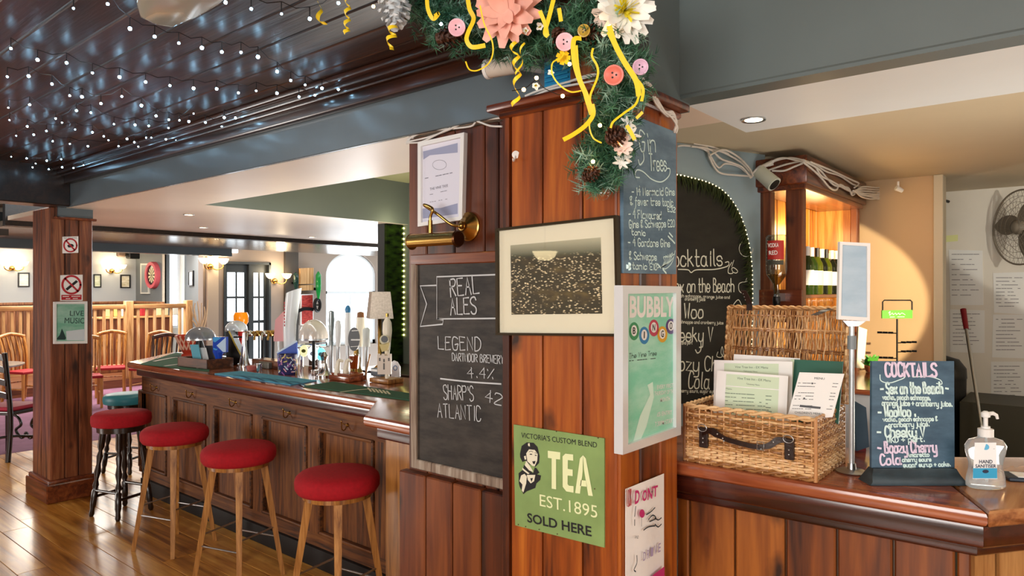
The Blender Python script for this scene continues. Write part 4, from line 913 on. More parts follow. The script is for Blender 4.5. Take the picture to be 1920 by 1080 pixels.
ribbon([(800, -20, 2.05), (802, 15, 2.05), (812, 35, 2.05), (822, 25, 2.05), (815, 30, 2.05)], .012); ribbon([(875, -20, 2.02), (880, 15, 2.02), (888, 35, 2.02), (878, 60, 2.02), (875, 75, 2.02), (885, 88, 2.02), (910, 85, 2.02)], .013)
ribbon([(900, 10, D), (908, 45, D), (922, 75, D), (924, 100, D), (915, 120, D), (895, 132, D), (880, 130, D), (873, 115, D)], .004); ribbon([(962, 80, D), (968, 110, D), (970, 150, D), (966, 198, D)], .011, .010, 3.5); ribbon([(980, 80, D), (978, 105, D), (970, 140, D)], .007, .006, 1.5)
ribbon([(1040, -10, D), (1030, 30, D), (1022, 60, D), (1028, 68, D)], .012); ribbon([(1012, 20, D), (1022, 45, D), (1026, 65, D)], .011); ribbon([(1048, 15, D), (1052, 40, D)], .011)
ribbon([(1090, 72, 1.84), (1076, 75, 1.84), (1076, 110, 1.84), (1085, 145, 1.84), (1100, 180, 1.84), (1110, 210, 1.84)], .013); ribbon([(1080, 85, 1.84), (1084, 130, 1.84), (1096, 175, 1.84), (1108, 215, 1.84)], .009); ribbon([(1112, 90, 1.84), (1110, 105, 1.84), (1120, 125, 1.84), (1120, 145, 1.84), (1108, 175, 1.84), (1106, 190, 1.84)], .006)
ribbon([(1142, 48, 1.8), (1152, 80, 1.8), (1170, 115, 1.8), (1192, 150, 1.8), (1198, 180, 1.8)], .014); ribbon([(1140, 60, 1.8), (1160, 100, 1.8), (1185, 138, 1.8), (1205, 165, 1.8), (1203, 190, 1.8)], .008); ribbon([(1110, 195, 1.82), (1112, 215, 1.82), (1098, 235, 1.82), (1075, 252, 1.82), (1056, 262, 1.82)], .012)
ribbon([(1112, 210, 1.82), (1105, 235, 1.82), (1112, 258, 1.82), (1128, 268, 1.82)], .004); ribbon([(1200, 170, 1.8), (1192, 195, 1.8), (1170, 212, 1.8), (1150, 228, 1.8), (1145, 240, 1.8)], .006); ribbon([(1175, 235, 1.82), (1183, 248, 1.82), (1190, 262, 1.82)], .010); ribbon([(1193, 222, 1.8), (1205, 210, 1.8)], .008)
ribbon([(1058, 98, D), (1052, 108, D), (1036, 118, D), (1036, 140, D), (1050, 160, D), (1070, 172, D), (1090, 170, D)], .004); mb = MB()
for a in range(7): p = oD(1056, 108, 1.92); e = p + (RGT * cos(a * .9) + UP * sin(a * .9)) * .02; mb.strip([p, e], [FWD.cross(e - p).normalized() * .012] * 2)
mb.build('ribbon_bow', YR, gar)
for x, y in ((1055, 180), (1165, 272), (1112, 303), (982, 168), (1006, 146), (1144, 50), (1125, 235), (1068, 120), (700, 12)): MB().ball(oD(x, y, 1.86 if x > 720 else 2.2), .0055, 8).build('warm_bulb', WARMB, gar)
for x, y, d in ((827, 45, 2.08), (862, 48, 2.2)): MB().ball(oD(x, y, d), .005, 8).build('cool_bulb', FAIRY, gar)
mb = MB(); mb.tube(crm([oD(x, y, 1.88) for x, y in ((960, 170), (985, 165), (1006, 150), (1020, 165), (1055, 180), (1085, 182), (1115, 176))], 5), .0012, 5); mb.tube(crm([oD(x, y, 2.1) for x, y in ((770, 20), (800, 40), (830, 58), (862, 50))], 5), .0012, 5); mb.build('bulb_wire', BLACK, gar)
g = oD(1130, 362, 1.93); gb = thing('glass_bauble', 'clear glass bauble hanging from the tip of the garland', 'ornament', g)
MB().ball(g, .021, 20).build('globe', CLEAR, gb); MB().cyl(g + UP * .019, g + UP * .031, .007, n=10).build('cap', BRASS, gb)
MB().tube([g + UP * .03, g + UP * .05, oD(1125, 335, 1.94)], .001, 5).build('cord', mat('red_cord', '#a01828', .6), gb)
# ------------------------------------------------------------------ fairy lights under the plank ceiling
FL = [[(545, 20), (658, 145), (783, 185), (905, 218), (1022, 242), (1123, 263), (1220, 265), (1306, 288), (1403, 362), (1472, 407), (1545, 430), (1630, 447), (1713, 452)],
      [(55, 245), (190, 303), (337, 318), (468, 369), (605, 390), (737, 415), (860, 433), (980, 447), (1097, 450), (1207, 470), (1297, 460), (1402, 472), (1514, 490), (1594, 482)],
      [(37, 388), (145, 385), (263, 425), (353, 484), (415, 490), (511, 524), (617, 488), (716, 534), (790, 587), (855, 606), (908, 609), (956, 615), (1040, 620), (1123, 640), (1135, 595), (1192, 597)],
      [(42, 545), (150, 530), (282, 600), (314, 621), (387, 560), (460, 570), (577, 628), (684, 632), (753, 637), (853, 648), (980, 575)],
      [(48, 608), (138, 640), (235, 663), (380, 655), (468, 670), (525, 690), (549, 710), (643, 703), (680, 720), (740, 697), (766, 697), (840, 705), (893, 710)],
      [(82, 687), (171, 682), (267, 715), (354, 728), (445, 740), (600, 740), (700, 742), (847, 737)],
      [(57, 793), (135, 802), (165, 847), (180, 828), (237, 813), (247, 857), (310, 806), (315, 847), (372, 850), (388, 878), (423, 836), (483, 847), (568, 830)],
      [(12, 932), (22, 890), (28, 962), (85, 920), (90, 887), (102, 973), (152, 900), (160, 963), (225, 960), (290, 945)],
      [(372, 42), (1142, 12), (1272, 45), (1425, 70), (1568, 95), (1713, 15)]]
LBL = ['fairy light string nearest the hanging plastic shade, running down to the moulding', 'fairy light string second from the front, crossing the ceiling from the left edge', 'fairy light string in the middle of the ceiling with the largest group of bulbs', 'sparse fairy light string behind the middle of the plank ceiling', 'fairy light string with small close bulbs ending at the moulding', 'short fairy light string of few bulbs towards the far ceiling', 'fairy light string drooping near the far end of the plank ceiling', 'fairy light cluster against the dark cross beam in the far corner', 'fairy light string at the top edge of the picture by the yellow curls']
for i, (L_, lb) in enumerate(zip(FL, LBL)):
    P = [oZ(x / 2.7, y / 2.7, 2.605) for x, y in L_]
    t = thing('fairy_light_string', lb, 'fairy lights', (P[len(P) // 2].x, P[len(P) // 2].y, 2.6), 'fairy lights across the plank ceiling'); mb = MB()
    for a, b in zip(P, P[1:]):
        m_ = (a + b) / 2; mb.tube([V((a.x, a.y, 2.645)), V((m_.x, m_.y, 2.632)), V((b.x, b.y, 2.645))], .0016, 5); mb.cyl((a.x, a.y, 2.612), (a.x, a.y, 2.645), .0018, n=5)
    mb.build('light_wire', BLACK, t)
    for k, p in enumerate(P): MB().ball(p, .0038 + .0028 * ((k * 37 % 10) / 10) + (.001 if i < 3 else 0), 8).build('bulb', FAIRY, t)
# wrapped plastic shade hanging from the ceiling
t = thing('plastic_lantern', 'crinkled clear plastic lantern hanging under the plank ceiling', 'lantern', oZ(335, -10, 2.5))
poly = [oZ(x, y, 2.53) for x, y in ((256, 0), (262, 22), (290, 36), (325, 42), (372, 22), (412, -2), (440, -30), (400, -70), (290, -60), (255, -25))]
MB().slab([(p.x, p.y) for p in poly], 2.52, 2.60, .03, 3).build('shade_body', mat('frosted_plastic', '#c8cdbd', .25, noise=.12, nscale=9, bump=.4, emit='#c8d0b8', es=.0), t)
mb = MB().slab([(p.x, p.y) for p in poly], 2.51, 2.535, .012, 2); mb.build('shade_rim', mat('clear_rim', '#e0e4dc', .15, trans=.6), t)
MB().cyl((poly[0].x + .1, poly[0].y + .0, 2.59), (poly[0].x + .1, poly[0].y, 2.66), .004, n=6).build('hanging_cord', WHITEP, t)
# downlights in the soffits
def downlight(px, py, z, label, r=.045):
    p = oZ(px, py, z - .004); t = thing('downlight', label, 'downlight', p, 'recessed downlights')
    MB().lathe([(r * .72, 0), (r, -.003), (r * 1.02, .001), (r, .003), (r * .72, .003)], p, 28, cap=0).build('bezel', STEEL, t)
    MB().lathe([(1e-4, -.001), (r * .74, -.001), (r * .74, .003), (1e-4, .003)], p, 24).build('lamp', DOWNL, t); return p
dl = [downlight(1413, 225, 2.36, 'recessed downlight in the white soffit over the right counter'), downlight(354, 403, 2.36, 'recessed downlight nearest the boarded column'), downlight(381, 427, 2.36, 'recessed downlight close to the dark far beam'), downlight(585, 445, 2.36, 'recessed downlight near the arched window side')]
for p in dl: spot('downlight_beam', p - UP * .02, p - UP, 14, (1, .86, .65), 100, .8, .03)
# ------------------------------------------------------------------ wicker hamper
WICK = wood('willow', '#8a5a2c', '#c4925a', '#e0ba88', 'x', .5, .15, 1.5, 0, .6, .1)
WICKV = wood('willow_upright', '#7a4c26', '#b57f4c', '#d9aa78', 'z', .5, .15, 1.5, 0, .6, .1)
LEATH = mat('dark_brown_leather', '#22120c', .35, bump=.1, nscale=80)
hx0, hx1, hy0, hy1, hz0, hz1 = -1.085, -.648, 2.262, 2.585, 1.101, 1.298
ham = thing('wicker_hamper', 'open wicker hamper with leather handle on the right counter', 'hamper', ((hx0 + hx1) / 2, (hy0 + hy1) / 2, hz0))
def woven(mb, path, z0, z1, row, amp, seg, r, closed=False):
    """horizontal willow rods weaving in and out of uprights along path (list of xy)"""
    L = [0]; 
    for a, b in zip(path, path[1:]): L.append(L[-1] + (V(b) - V(a)).length)
    n = int(L[-1] / seg); z = z0; k = 0
    def at(s_):
        for i in range(len(path) - 1):
            if s_ <= L[i + 1] + 1e-9:
                a, b = V(path[i]), V(path[i + 1]); d = (b - a).normalized(); return a + d * (s_ - L[i]), V((d.y, -d.x))
        return V(path[-1]), V((0, 0))
    while z < z1:
        pts = []
        for i in range(n + 1):
            p, nn_ = at(L[-1] * i / n); o = amp * sin(pi * i * .5 + pi * k + .3 * sin(k * 2.1))
            pts.append(V((p.x + nn_.x * o, p.y + nn_.y * o, z + .0012 * sin(i * .9 + k))))
        mb.tube(pts, r * rn.uniform(.85, 1.15), 5); z += row; k += 1
    return mb
ring4 = [(hx0, hy0), (hx1, hy0), (hx1, hy1), (hx0, hy1), (hx0, hy0)]
woven(MB(), ring4, hz0 + .012, hz1 - .014, .0078, .0042, .0105, .0042).build('basket_weave', WICK, ham, ang=70)
mb = MB()
for a, b in zip(ring4, ring4[1:]):
    n = int((V(b) - V(a)).length / .021)
    for i in range(n): p = V(a).lerp(V(b), (i + .5) / n); mb.cyl((p.x, p.y, hz0), (p.x, p.y, hz1), .0032, n=6)
for q in ring4[:4]: mb.cyl((q[0], q[1], hz0), (q[0], q[1], hz1), .007, n=8)
mb.build('basket_upright', WICKV, ham)
mb = MB()
for z, r in ((hz1 - .004, .0085), (hz0 + .006, .008)):
    for a, b in zip(ring4, ring4[1:]):
        n = 40
        for ph in (0, pi):
            pts = []
            for i in range(n + 1): p = V(a).lerp(V(b), i / n); t = i * .8 + ph; pts.append(V((p.x, p.y - .004 * cos(t), z + .005 * sin(t))))
            mb.tube(pts, r * .62, 6)
mb.build('rim', WICK, ham, ang=70)
MB().box((hx0, hy0, hz0), (hx1, hy1, hz0 + .01)).build('base', WICKV, ham)
# lid: shallow tray standing open behind, tilted back
tilt = radians(9); LW0, LW1 = hx0 + .0, hx1 - .0; lh = .335; dp = .055
LM = Matrix.Translation((0, hy1 + .012, hz1 + .004)) @ Matrix.Rotation(-tilt, 4, 'X')
def lm(x, y, z): return LM @ V((x, y, z))
mb = MB(); n = 62
for i in range(n):
    x = LW0 + (LW1 - LW0) * (i + .5) / n; pts = []
    for j in range(37):
        z = lh * j / 36; o = .0038 * sin(j * pi / 2 / 1.0 * .5 + (pi if i % 2 else 0)) ; pts.append(lm(x + .0015 * sin(j * .7 + i), dp + o, z))
    mb.tube(pts, .0030 * rn.uniform(.85, 1.15), 5)
mb.build('lid_weave', WICK, ham, ang=70)
mb = MB()
for z in (.02, .035, .098, .106, .175, .183, .25, .258, .31): mb.tube([lm(LW0 + (LW1 - LW0) * i / 60, dp - .003 + .003 * sin(i * 1.6), z + .001 * sin(i)) for i in range(61)], .0034, 5)
mb.build('lid_rod', WICKV, ham, ang=70)
mb = MB()
for k in range(8):
    y = dp * k / 8
    mb.tube([lm(LW0, y, 0)] + [lm(LW0 + .003 * sin(j * 1.5 + k * pi), y, lh * j / 30) for j in range(31)] + [lm(LW0 + (LW1 - LW0) * j / 40, y, lh + .003 * sin(j * 1.5 + k * pi)) for j in range(41)] + [lm(LW1 + .003 * sin(j * 1.5 + k * pi), y, lh * (1 - j / 30)) for j in range(31)], .0036, 5)
mb.build('lid_side', WICK, ham, ang=70)
mb = MB(); n = 60
for ph in (0, pi):
    for a, b in (((LW0, 0), (LW0, lh)), ((LW0, lh), (LW1, lh)), ((LW1, lh), (LW1, 0))):
        mb.tube([lm(a[0] + (b[0] - a[0]) * i / n, -.004 + .004 * cos(i * .9 + ph), a[1] + (b[1] - a[1]) * i / n + .004 * sin(i * .9 + ph)) for i in range(n + 1)], .0045, 6)
mb.build('lid_rim', WICK, ham, ang=70)
HP = Pl((0, hy0 - .006, 1), (0, -1, 0))
mb = MB(); P = crm([HP.P(x, y, o) for x, y, o in ((1316, 814, .010), (1330, 808, .018), (1345, 815, .022), (1362, 824, .026), (1390, 832, .030), (1418, 838, .030), (1440, 836, .026), (1458, 826, .020), (1474, 826, .012))], 6)
W = [.010 + .012 * max(0, 1 - abs(i / (len(P) - 1) - .2) * 9) + .012 * max(0, 1 - abs(i / (len(P) - 1) - .82) * 9) + .006 for i in range(len(P))]
for i in range(len(P) - 1):
    a, b = P[i], P[i + 1]; u = UP
    mb.add([a - u * W[i] / 2, a + u * W[i] / 2, b + u * W[i + 1] / 2, b - u * W[i + 1] / 2] + [q + V((0, .005, 0)) for q in (a - u * W[i] / 2, a + u * W[i] / 2, b + u * W[i + 1] / 2, b - u * W[i + 1] / 2)], [(0, 1, 2, 3), (4, 7, 6, 5), (0, 4, 5, 1), (2, 6, 7, 3), (1, 5, 6, 2), (0, 3, 7, 4)])
hd = tag(mb.build('carry_handle', LEATH, ham, smooth=False), 'dark leather carrying handle')
for x0, y0, x1, y1 in ((1311, 803, 1326, 838), (1471, 824, 1488, 861)):
    a = HP.P(x0, y1, .006); b = HP.P(x1, y0, .010); st = MB().box((a.x, b.y, a.z), (b.x, hy0, b.z), .002).build('leather_tab', LEATH, ham)
    mb = MB(); c = (a + b) / 2
    for dz in (-.016, -.002): mb.ball((c.x, b.y - .001, c.z + dz), .0032, 8)
    mb.build('rivet', STEEL, st)
    mb = MB(); mb.tube([V((c.x + .016 * cos(t), b.y - .006, b.z + .0 + .012 * sin(t))) for t in [2 * pi * i / 16 for i in range(17)]], .0016, 6); mb.build('ring', STEEL, st)
mb = MB()
for x, y in ((1345, 814), (1355, 822), (1357, 827), (1420, 833), (1427, 842), (1450, 829)): mb.ball(HP.P(x, y, .028 if x < 1440 else .024), .0035, 8)
a = HP.P(1426, 836, .033); mb.tube([a + RGT * 0 + V((.011 * sx, -.001, .013 * sz)) for sx, sz in ((-1, -1), (-1, 1), (1, 1), (1, -1), (-1, -1))], .0015, 6); mb.build('buckle', STEEL, hd)
# straps on the lid
def strap(pts, w, nm, lb):
    mb = MB(); P = crm([lm(*p) for p in pts], 8)
    for a, b in zip(P, P[1:]):
        x = V((w / 2, 0, 0)); t = V((0, .003, .001)); mb.add([a - x, a + x, b + x, b - x, a - x + t, a + x + t, b + x + t, b - x + t], [(0, 1, 2, 3), (4, 7, 6, 5), (0, 4, 5, 1), (2, 6, 7, 3), (1, 5, 6, 2), (0, 3, 7, 4)])
    return tag(mb.build(nm, LEATH, ham, smooth=False), lb)
sx = LW0 + .075
strap([(sx + .012, -.012, lh - .015), (sx + .012, -.016, lh + .01), (sx, -.012, lh + .035), (sx - .018, -.008, lh + .062)], .022, 'strap', 'dark leather strap sticking up from the lid')
mb = MB()
for k in range(3): mb.ball(lm(sx - .004 - .005 * k, -.016 + .001 * k, lh + .025 + .012 * k), .0018, 6)
mb.build('strap_hole', STEEL, ham)
strap([(LW1 - .055, -.01, lh - .002), (LW1 - .075, -.02, lh - .012), (LW1 - .105, -.03, lh - .03)], .026, 'strap', 'brown leather strap folded over the lid corner')
mb = MB(); c = V((hx0 + .035, hy1 - .02, hz1 + .045))
for k in range(14): d = V((rn.gauss(0, 1), rn.gauss(0, 1), rn.gauss(0, 1))).normalized(); mb.strip([c, c + d * .024], [d.orthogonal().normalized() * .012] * 2)
tag(mb.build('ribbon_rosette', mat('slate_blue_ribbon', '#5a6f8a', .5), ham, smooth=False), 'small blue grey ribbon rosette')
# menus standing in the hamper
GREENP = mat('pale_green_print', '#cfe0c4', .7); DGREEN = mat('dark_green_card', '#1f5a48', .5); GTXT = mat('green_grey_text', '#5a7060', .8)
def sheet(name, label, y, quad, m, th=.0015, cat='menu', grp='menus in the hamper', lean=.18):
    """card standing in the hamper: lower edge at depth y, leaning back"""
    pl = Pl((0, y, hz0 + .1), (0, -1, -0.0)); pl.n = V((0, -1, lean)).normalized()
    mb = MB(); mb.prism([pl.P(*p) for p in quad], pl.n, th); s = tag(mb.build(name, m), label, cat, grp); return s, pl
s, pl = sheet('menu', 'white sheet standing furthest back in the hamper', hy0 + .22, [(1376, 664), (1500, 672), (1500, 790), (1372, 790)], PAPER)
s, pl = sheet('menu_folder', 'dark green folder standing at the right in the hamper', hy0 + .20, [(1489, 674), (1581, 678), (1572, 795), (1478, 790)], DGREEN, .006, 'folder')
mb = MB(); line(mb, pl, [(1486, 676), (1480, 760)], .012, .001); mb.build('folder_edge', GREENP, s)
s, pl = sheet('menu', 'green and white menu behind the front menu on the left in the hamper', hy0 + .16, [(1339, 675), (1486, 678), (1484, 800), (1337, 800)], PAPER)
mb = MB(); flat(mb, pl, [(1358, 681), (1460, 682), (1458, 790), (1356, 790)], .0006); mb.build('green_panel', GREENP, s)
mb = MB(); typed(mb, pl, 'Vine Tree Inn - EX Menu', (1378, 690), (1440, 691.5), 4.5, .001); typed(mb, pl, 'Takeaway Menu', (1394, 697), (1420, 698), 2.6, .001); mb.build('lettering', GTXT, s)
s, pl = sheet('menu', 'front green and white menu on the left in the hamper', hy0 + .10, [(1345, 695), (1478, 705), (1474, 800), (1338, 795)], PAPER)
mb = MB(); flat(mb, pl, [(1362, 701), (1461, 708), (1457, 800), (1357, 795)], .0006); mb.build('green_panel', GREENP, s)
mb = MB(); line(mb, pl, [(1361, 723.5), (1460, 731)], .003, .001, False); mb.build('white_rule', PAPER, s)
mb = MB(); typed(mb, pl, 'Vine Tree Inn - EX Menu', (1382, 711), (1445, 716), 4.6, .001); typed(mb, pl, 'Takeaway Menu', (1399, 721), (1424, 723.5), 3, .001); typed(mb, pl, 'Mains', (1361, 730), (1372, 731), 3.2, .001)
for k in range(7):
    y = 738 + k * 7.2; scrib(mb, pl, (1360, y), (1415 + (k * 37 % 30), y + 3.5), 3, .0022, .001, k); scrib(mb, pl, (1436, y + 5.5), (1447, y + 6.2), 3, .0022, .001, k + 20)
mb.build('lettering', GTXT, s)
s, pl = sheet('menu', 'white children menu leaning at the front right of the hamper', hy0 + .07, [(1499, 698), (1583, 701), (1561, 782), (1474, 790)], PAPER)
mb = MB(); typed(mb, pl, 'MENU', (1527, 711), (1546, 712), 4, .001)
for k in range(9):
    if k in (2, 6): continue
    y = 719 + k * 6.0; scrib(mb, pl, (1497 - k * 1.4, y), (1530 - k, y + 1), 2.4, .0018, .001, k + 40); scrib(mb, pl, (1562 - k * 1.5, y + 1), (1572 - k * 1.5, y + 1.5), 2.4, .0018, .001, k + 60)
for q in ((1523, 719), (1508, 747)): mb.cyl(pl.P(*q, .0008), pl.P(*q, .0014), .003, n=8)
flat(mb, pl, [(1500, 759), (1539, 763), (1538, 767), (1499, 763)], .001); typed(mb, pl, "CHILDREN'S MENU", (1490, 775), (1541, 778), 4, .001); mb.build('lettering', mat('menu_text', '#56585c', .8), s)
# ------------------------------------------------------------------ upright sign holder
b0 = oZ(1597, 886, CT); d0 = (b0 - EYE).dot(FWD); s = thing('sign_holder', 'tall silver counter sign holder with blank pale blue panel behind the hamper', 'sign holder', b0)
MB().lathe([(1e-4, 0), (.046, 0), (.048, .004), (.04, .008), (.014, .011), (.012, .03), (1e-4, .03)], b0 + UP * .001, 30).build('base', STEEL, s)
zt_ = H + (HOR - 606) * d0 / F; MB().cyl(b0 + UP * .01, V((b0.x, b0.y, zt_)), .0085, n=14).build('pole', mat('light_grey_tube', '#c3c8cc', .3, .5), s)
z = H + (HOR - 642) * d0 / F; MB().cyl((b0.x, b0.y, z - .022), (b0.x, b0.y, z + .022), .0135, n=16).build('clamp', mat('grey_clamp', '#7d878c', .4), s)
SP = Pl(b0 - FWD * .012, -FWD)
Q = [(1575, 453), (1632, 456), (1631, 602), (1572, 599)]; R = [(1580, 459), (1626, 462), (1626, 595), (1577, 592)]
frame4(MB(), SP, Q, R, -.01, .006).build('panel_frame', WHITEP, s); MB().prism([SP.P(*p) for p in R], SP.n, .006).build('panel', chalk('pale_blue_panel', '#9fb9cc', '#c3d6e4', 3, .5), s)
mb = MB(); mb.prism([SP.P(*p) for p in ((1580, 601), (1624, 602), (1610, 612), (1590, 612))], SP.n, .008); mb.build('bracket', STEEL, s)
# ------------------------------------------------------------------ cocktails table chalkboard
b1 = oZ(1712, 906, CT); CB = Pl(b1, (-FWD + UP * .10)); th = .014
s = thing('chalkboard', 'small dark blue cocktails chalkboard standing on the right counter', 'chalkboard', b1)
MB().prism([CB.P(*p) for p in ((1635, 677), (1789, 677), (1790, 886), (1634, 886))], CB.n, .012).build('slate', chalk('deep_blue_chalkboard', '#2b4a60', '#54768e', 4, .5), s)
a = oZ(1626, 900, CT); u = RGT; fz = lambda px, py, d: oD(px, py, d)
dB = (b1 - EYE).dot(FWD); yb = lambda d: HOR + (H - CT - .001) * F / d
mb = MB()
c = b1 + UP * .001; hw = .148
pts = [(-hw + .0, -.035, 0), (hw, -.035, 0), (hw, .05, 0), (-hw, .05, 0)]
sec = [(-.032, .0), (-.034, .012), (-.018, .028), (-.010, .046), (.02, .046), (.045, .0)]
vs = []
for sx_ in (-1, 1):
    for q, zz in sec: vs.append(c + RGT * (sx_ * (hw - (.02 * zz / .046))) + FWD * q + UP * zz)
k = len(sec); mb.add(vs, [tuple(range(k)), tuple(range(2 * k - 1, k - 1, -1))] + [(i, i + k, (i + 1) % k + k, (i + 1) % k) for i in range(k)])
mb.build('base', chalk('chalkboard_base', '#1b2b33', '#3d525c', 5, .45), s)
LIL = mat('pale_lilac_pen', '#e2d3ea', .8)
def hw(m, *a): hand(MB(), CB, *a).build('writing', m, s)
def hl(*a): line(MB(), CB, *a).build('flourish', CHALKB, s)
hw(LIL, 'COCKTAILS', (1661, 705), (1756, 706), 24, .0075, .002, .2); hl([(1650, 703), (1652, 714), (1668, 718), (1690, 711), (1696, 708)], .003, .002); hl([(1712, 707), (1740, 706), (1762, 712), (1766, 720), (1756, 719)], .003, .002)
hw(CHALKB, '- Sex on the Beach -', (1652, 738), (1778, 737), 20, .006, .002, .2); hw(CHALKB, 'vodka, peach schnapps,', (1655, 749), (1744, 750), 9, .0034, .002, .2); hw(CHALKB, 'orange juice + cranberry juice.', (1654, 760), (1785, 762), 10, .0034, .002, .2)
hw(CHALKB, '- WooWoo .', (1648, 782), (1716, 780), 19, .006, .002, .2); hw(CHALKB, 'vodka, peach schnapps &', (1656, 790), (1758, 789), 8, .0032, .002, .2); hw(CHALKB, 'cranberry juice.', (1666, 801), (1742, 799), 9, .0032, .002, .2)
hw(CHALKB, '- Cheeky V', (1646, 819), (1734, 819), 19, .006, .002, .2); hw(CHALKB, 'WKD + port.', (1663, 830), (1733, 828), 10, .0034, .002, .2)
hw(LIL, '- Boozy Cherry', (1647, 849), (1756, 847), 20, .006, .002, .2); hw(LIL, 'Cola', (1652, 872), (1690, 870), 19, .006, .002, .2); hw(CHALKB, 'Amaretto', (1702, 857), (1742, 856), 8, .0032, .002, .2); hw(CHALKB, 'cherry sours', (1692, 866), (1746, 865), 8, .0032, .002, .2); hw(CHALKB, 'sugar syrup + coke.', (1694, 876), (1782, 874), 8, .0032, .002, .2)
# ------------------------------------------------------------------ hand sanitiser
p = oZ(1848, 914, CT); s = thing('hand_sanitiser', 'clear hand sanitiser pump bottle on the right counter', 'bottle', p)
Rz = Matrix.Rotation(YAW, 4, 'Z')
prof = [(.05, 0), (.058, .006), (.056, .03), (.050, .055), (.049, .075), (.057, .105), (.060, .125), (.050, .142), (.026, .150), (.022, .155), (.022, .158)]
SQ = Rz @ Matrix.Diagonal((1, .62, 1, 1))
m, nt, b = newmat('sanitiser_gel'); b.inputs['Base Color'].default_value = lin('#e6eef2'); b.inputs['Roughness'].default_value = .06; b.inputs['Transmission Weight'].default_value = .75; b.inputs['IOR'].default_value = 1.2
MB().lathe(prof, p + UP * .001, 36, SQ).build('bottle_body', m, s, ang=60)
MB().lathe([(.021, .155), (.021, .178), (.012, .180), (.012, .186), (1e-4, .186)], p, 24).build('pump_collar', WHITEP, s)
mb = MB().lathe([(.006, .18), (.006, .212), (.012, .214), (.013, .226), (.005, .232), (1e-4, .232)], p, 20); mb.tube([p + UP * .222, p + UP * .225 + RGT * .022, p + UP * .219 + RGT * .033, p + UP * .208 + RGT * .036], [.006, .006, .005, .004], 10); mb.build('pump_head', WHITEP, s)
mb = MB(); mb.cyl(p + UP * .02, p + UP * .155, .0035, n=8); mb.build('dip_tube', WHITEP, s)
SN = Pl(p - FWD * .037, -FWD); mb = MB()
mb.prism([SN.P(*q) for q in ((1828, 830), (1868, 830), (1870, 898), (1824, 898))], SN.n, .001); mb.build('label_sheet', mat('white_label', '#f2f5f7', .4), s)
mb = MB(); flat(mb, SN, [(1824.5, 878), (1869.5, 878), (1869.8, 897), (1824.2, 897)], .0005); mb.cyl(SN.P(1848, 838, .0004), SN.P(1848, 838, .0008), .009, n=18); mb.build('blue_band', mat('label_blue', '#37a3d0', .4), s)
mb = MB(); typed(mb, SN, 'HAND', (1836, 869), (1861, 869), 7, .001, .02); typed(mb, SN, 'SANITISER', (1829, 877), (1868, 877), 6.5, .001, .02); e = [(1848 + 6 * cos(2 * pi * j / 16), 884 + 3.4 * sin(2 * pi * j / 16)) for j in range(16)]; flat(mb, SN, e, .0008); mb.build('lettering', mat('navy_print', '#26304a', .5), s)
# notepad at the right edge
p = oZ(1915, 899, CT); s = thing('notepad', 'dark blue notepad with white paper at the right edge of the counter', 'notepad', p)
Mx = Matrix.Translation(p + UP * .001) @ Matrix.Rotation(YAW - .25, 4, 'Z'); MB().box((-.05, -.04, 0), (.12, .05, .012), .003, Mx).build('cover', mat('navy_cover', '#1b2a3a', .4), s); MB().box((-.02, -.03, .012), (.11, .035, .014), 0, Mx).build('paper', PAPER, s)
# ------------------------------------------------------------------ arched cocktail board on the blue wall
s = thing('arched_chalkboard', 'large arched black cocktails board edged with warm lights on the blue wall', 'chalkboard', BW.P(1330, 750))
out = [(1408, 757)] + [(1410, 620), (1411, 540), (1409, 490), (1402, 446), (1390, 408), (1374, 378), (1355, 357), (1330, 343), (1300, 334), (1262, 327), (1220, 335), (1190, 350), (1165, 372), (1150, 410), (1142, 470), (1142, 757)]
MB().prism([BW.P(x, y, .02) for x, y in out], BW.n, .018).build('board', chalk('black_board', '#0d0d09', '#292820', 3, .6), s)
mb = MB(); P = crm([BW.P(x, y, .026) for x, y in out[:-1]], 10); tot = sum((b - a).length for a, b in zip(P, P[1:])); acc = 0; nxt = 0
for a, b in zip(P, P[1:]):
    L_ = (b - a).length
    while nxt <= acc + L_: mb.ball(a + (b - a) * ((nxt - acc) / L_), .0042, 6); nxt += .028
    acc += L_
tag(mb.build('light_strip', LED, s), 'strip of warm white lights round the arch', None, None, 'stuff')
FRN = MB(); cc = BW.P(1275, 560, .02)
for a, b in zip(P, P[1:]):
    for k in range(5):
        p = a.lerp(b, rn.random()); d = (cc - p); d = (d - BW.n * d.dot(BW.n)).normalized(); d = (d + V((rn.gauss(0, .25), rn.gauss(0, .1), rn.gauss(0, .25)))).normalized(); wv = d.cross(BW.n).normalized() * .005
        FRN.add([p - wv, p + wv, p + d * rn.uniform(.05, .12) + BW.n * .004], [(0, 1, 2)])
tag(FRN.build('foliage_fringe', mat('dark_olive_fringe', '#2c3a14', .6), s, smooth=False), None, None, None, 'stuff')
mb = MB(); o = .0225
CRP = mat('cream_chalk_pen', '#e6e8d8', .8)
def hz(*a): hand(MB(), BW, *a).build('chalk_writing', CRP, s)
def lz(*a): line(MB(), BW, *a).build('chalk_drawing', CRP, s)
hz( 'Cocktails', (1248, 500), (1354, 498), 32, .008, o, .15); lz( [(1272, 505), (1290, 506), (1296, 511), (1306, 506), (1340, 505), (1364, 499), (1366, 491), (1360, 492)], .006, o)
lz( [(1372, 492), (1366, 503), (1366, 512), (1374, 512), (1372, 504), (1376, 502), (1383, 508), (1380, 512), (1374, 510)], .005, o); lz( [(1376, 488), (1372, 500)], .004, o)
e = [(1399 + 13 * cos(2 * pi * j / 20), 466 + 15 * sin(2 * pi * j / 20)) for j in range(14)]; lz( e, .004, o)
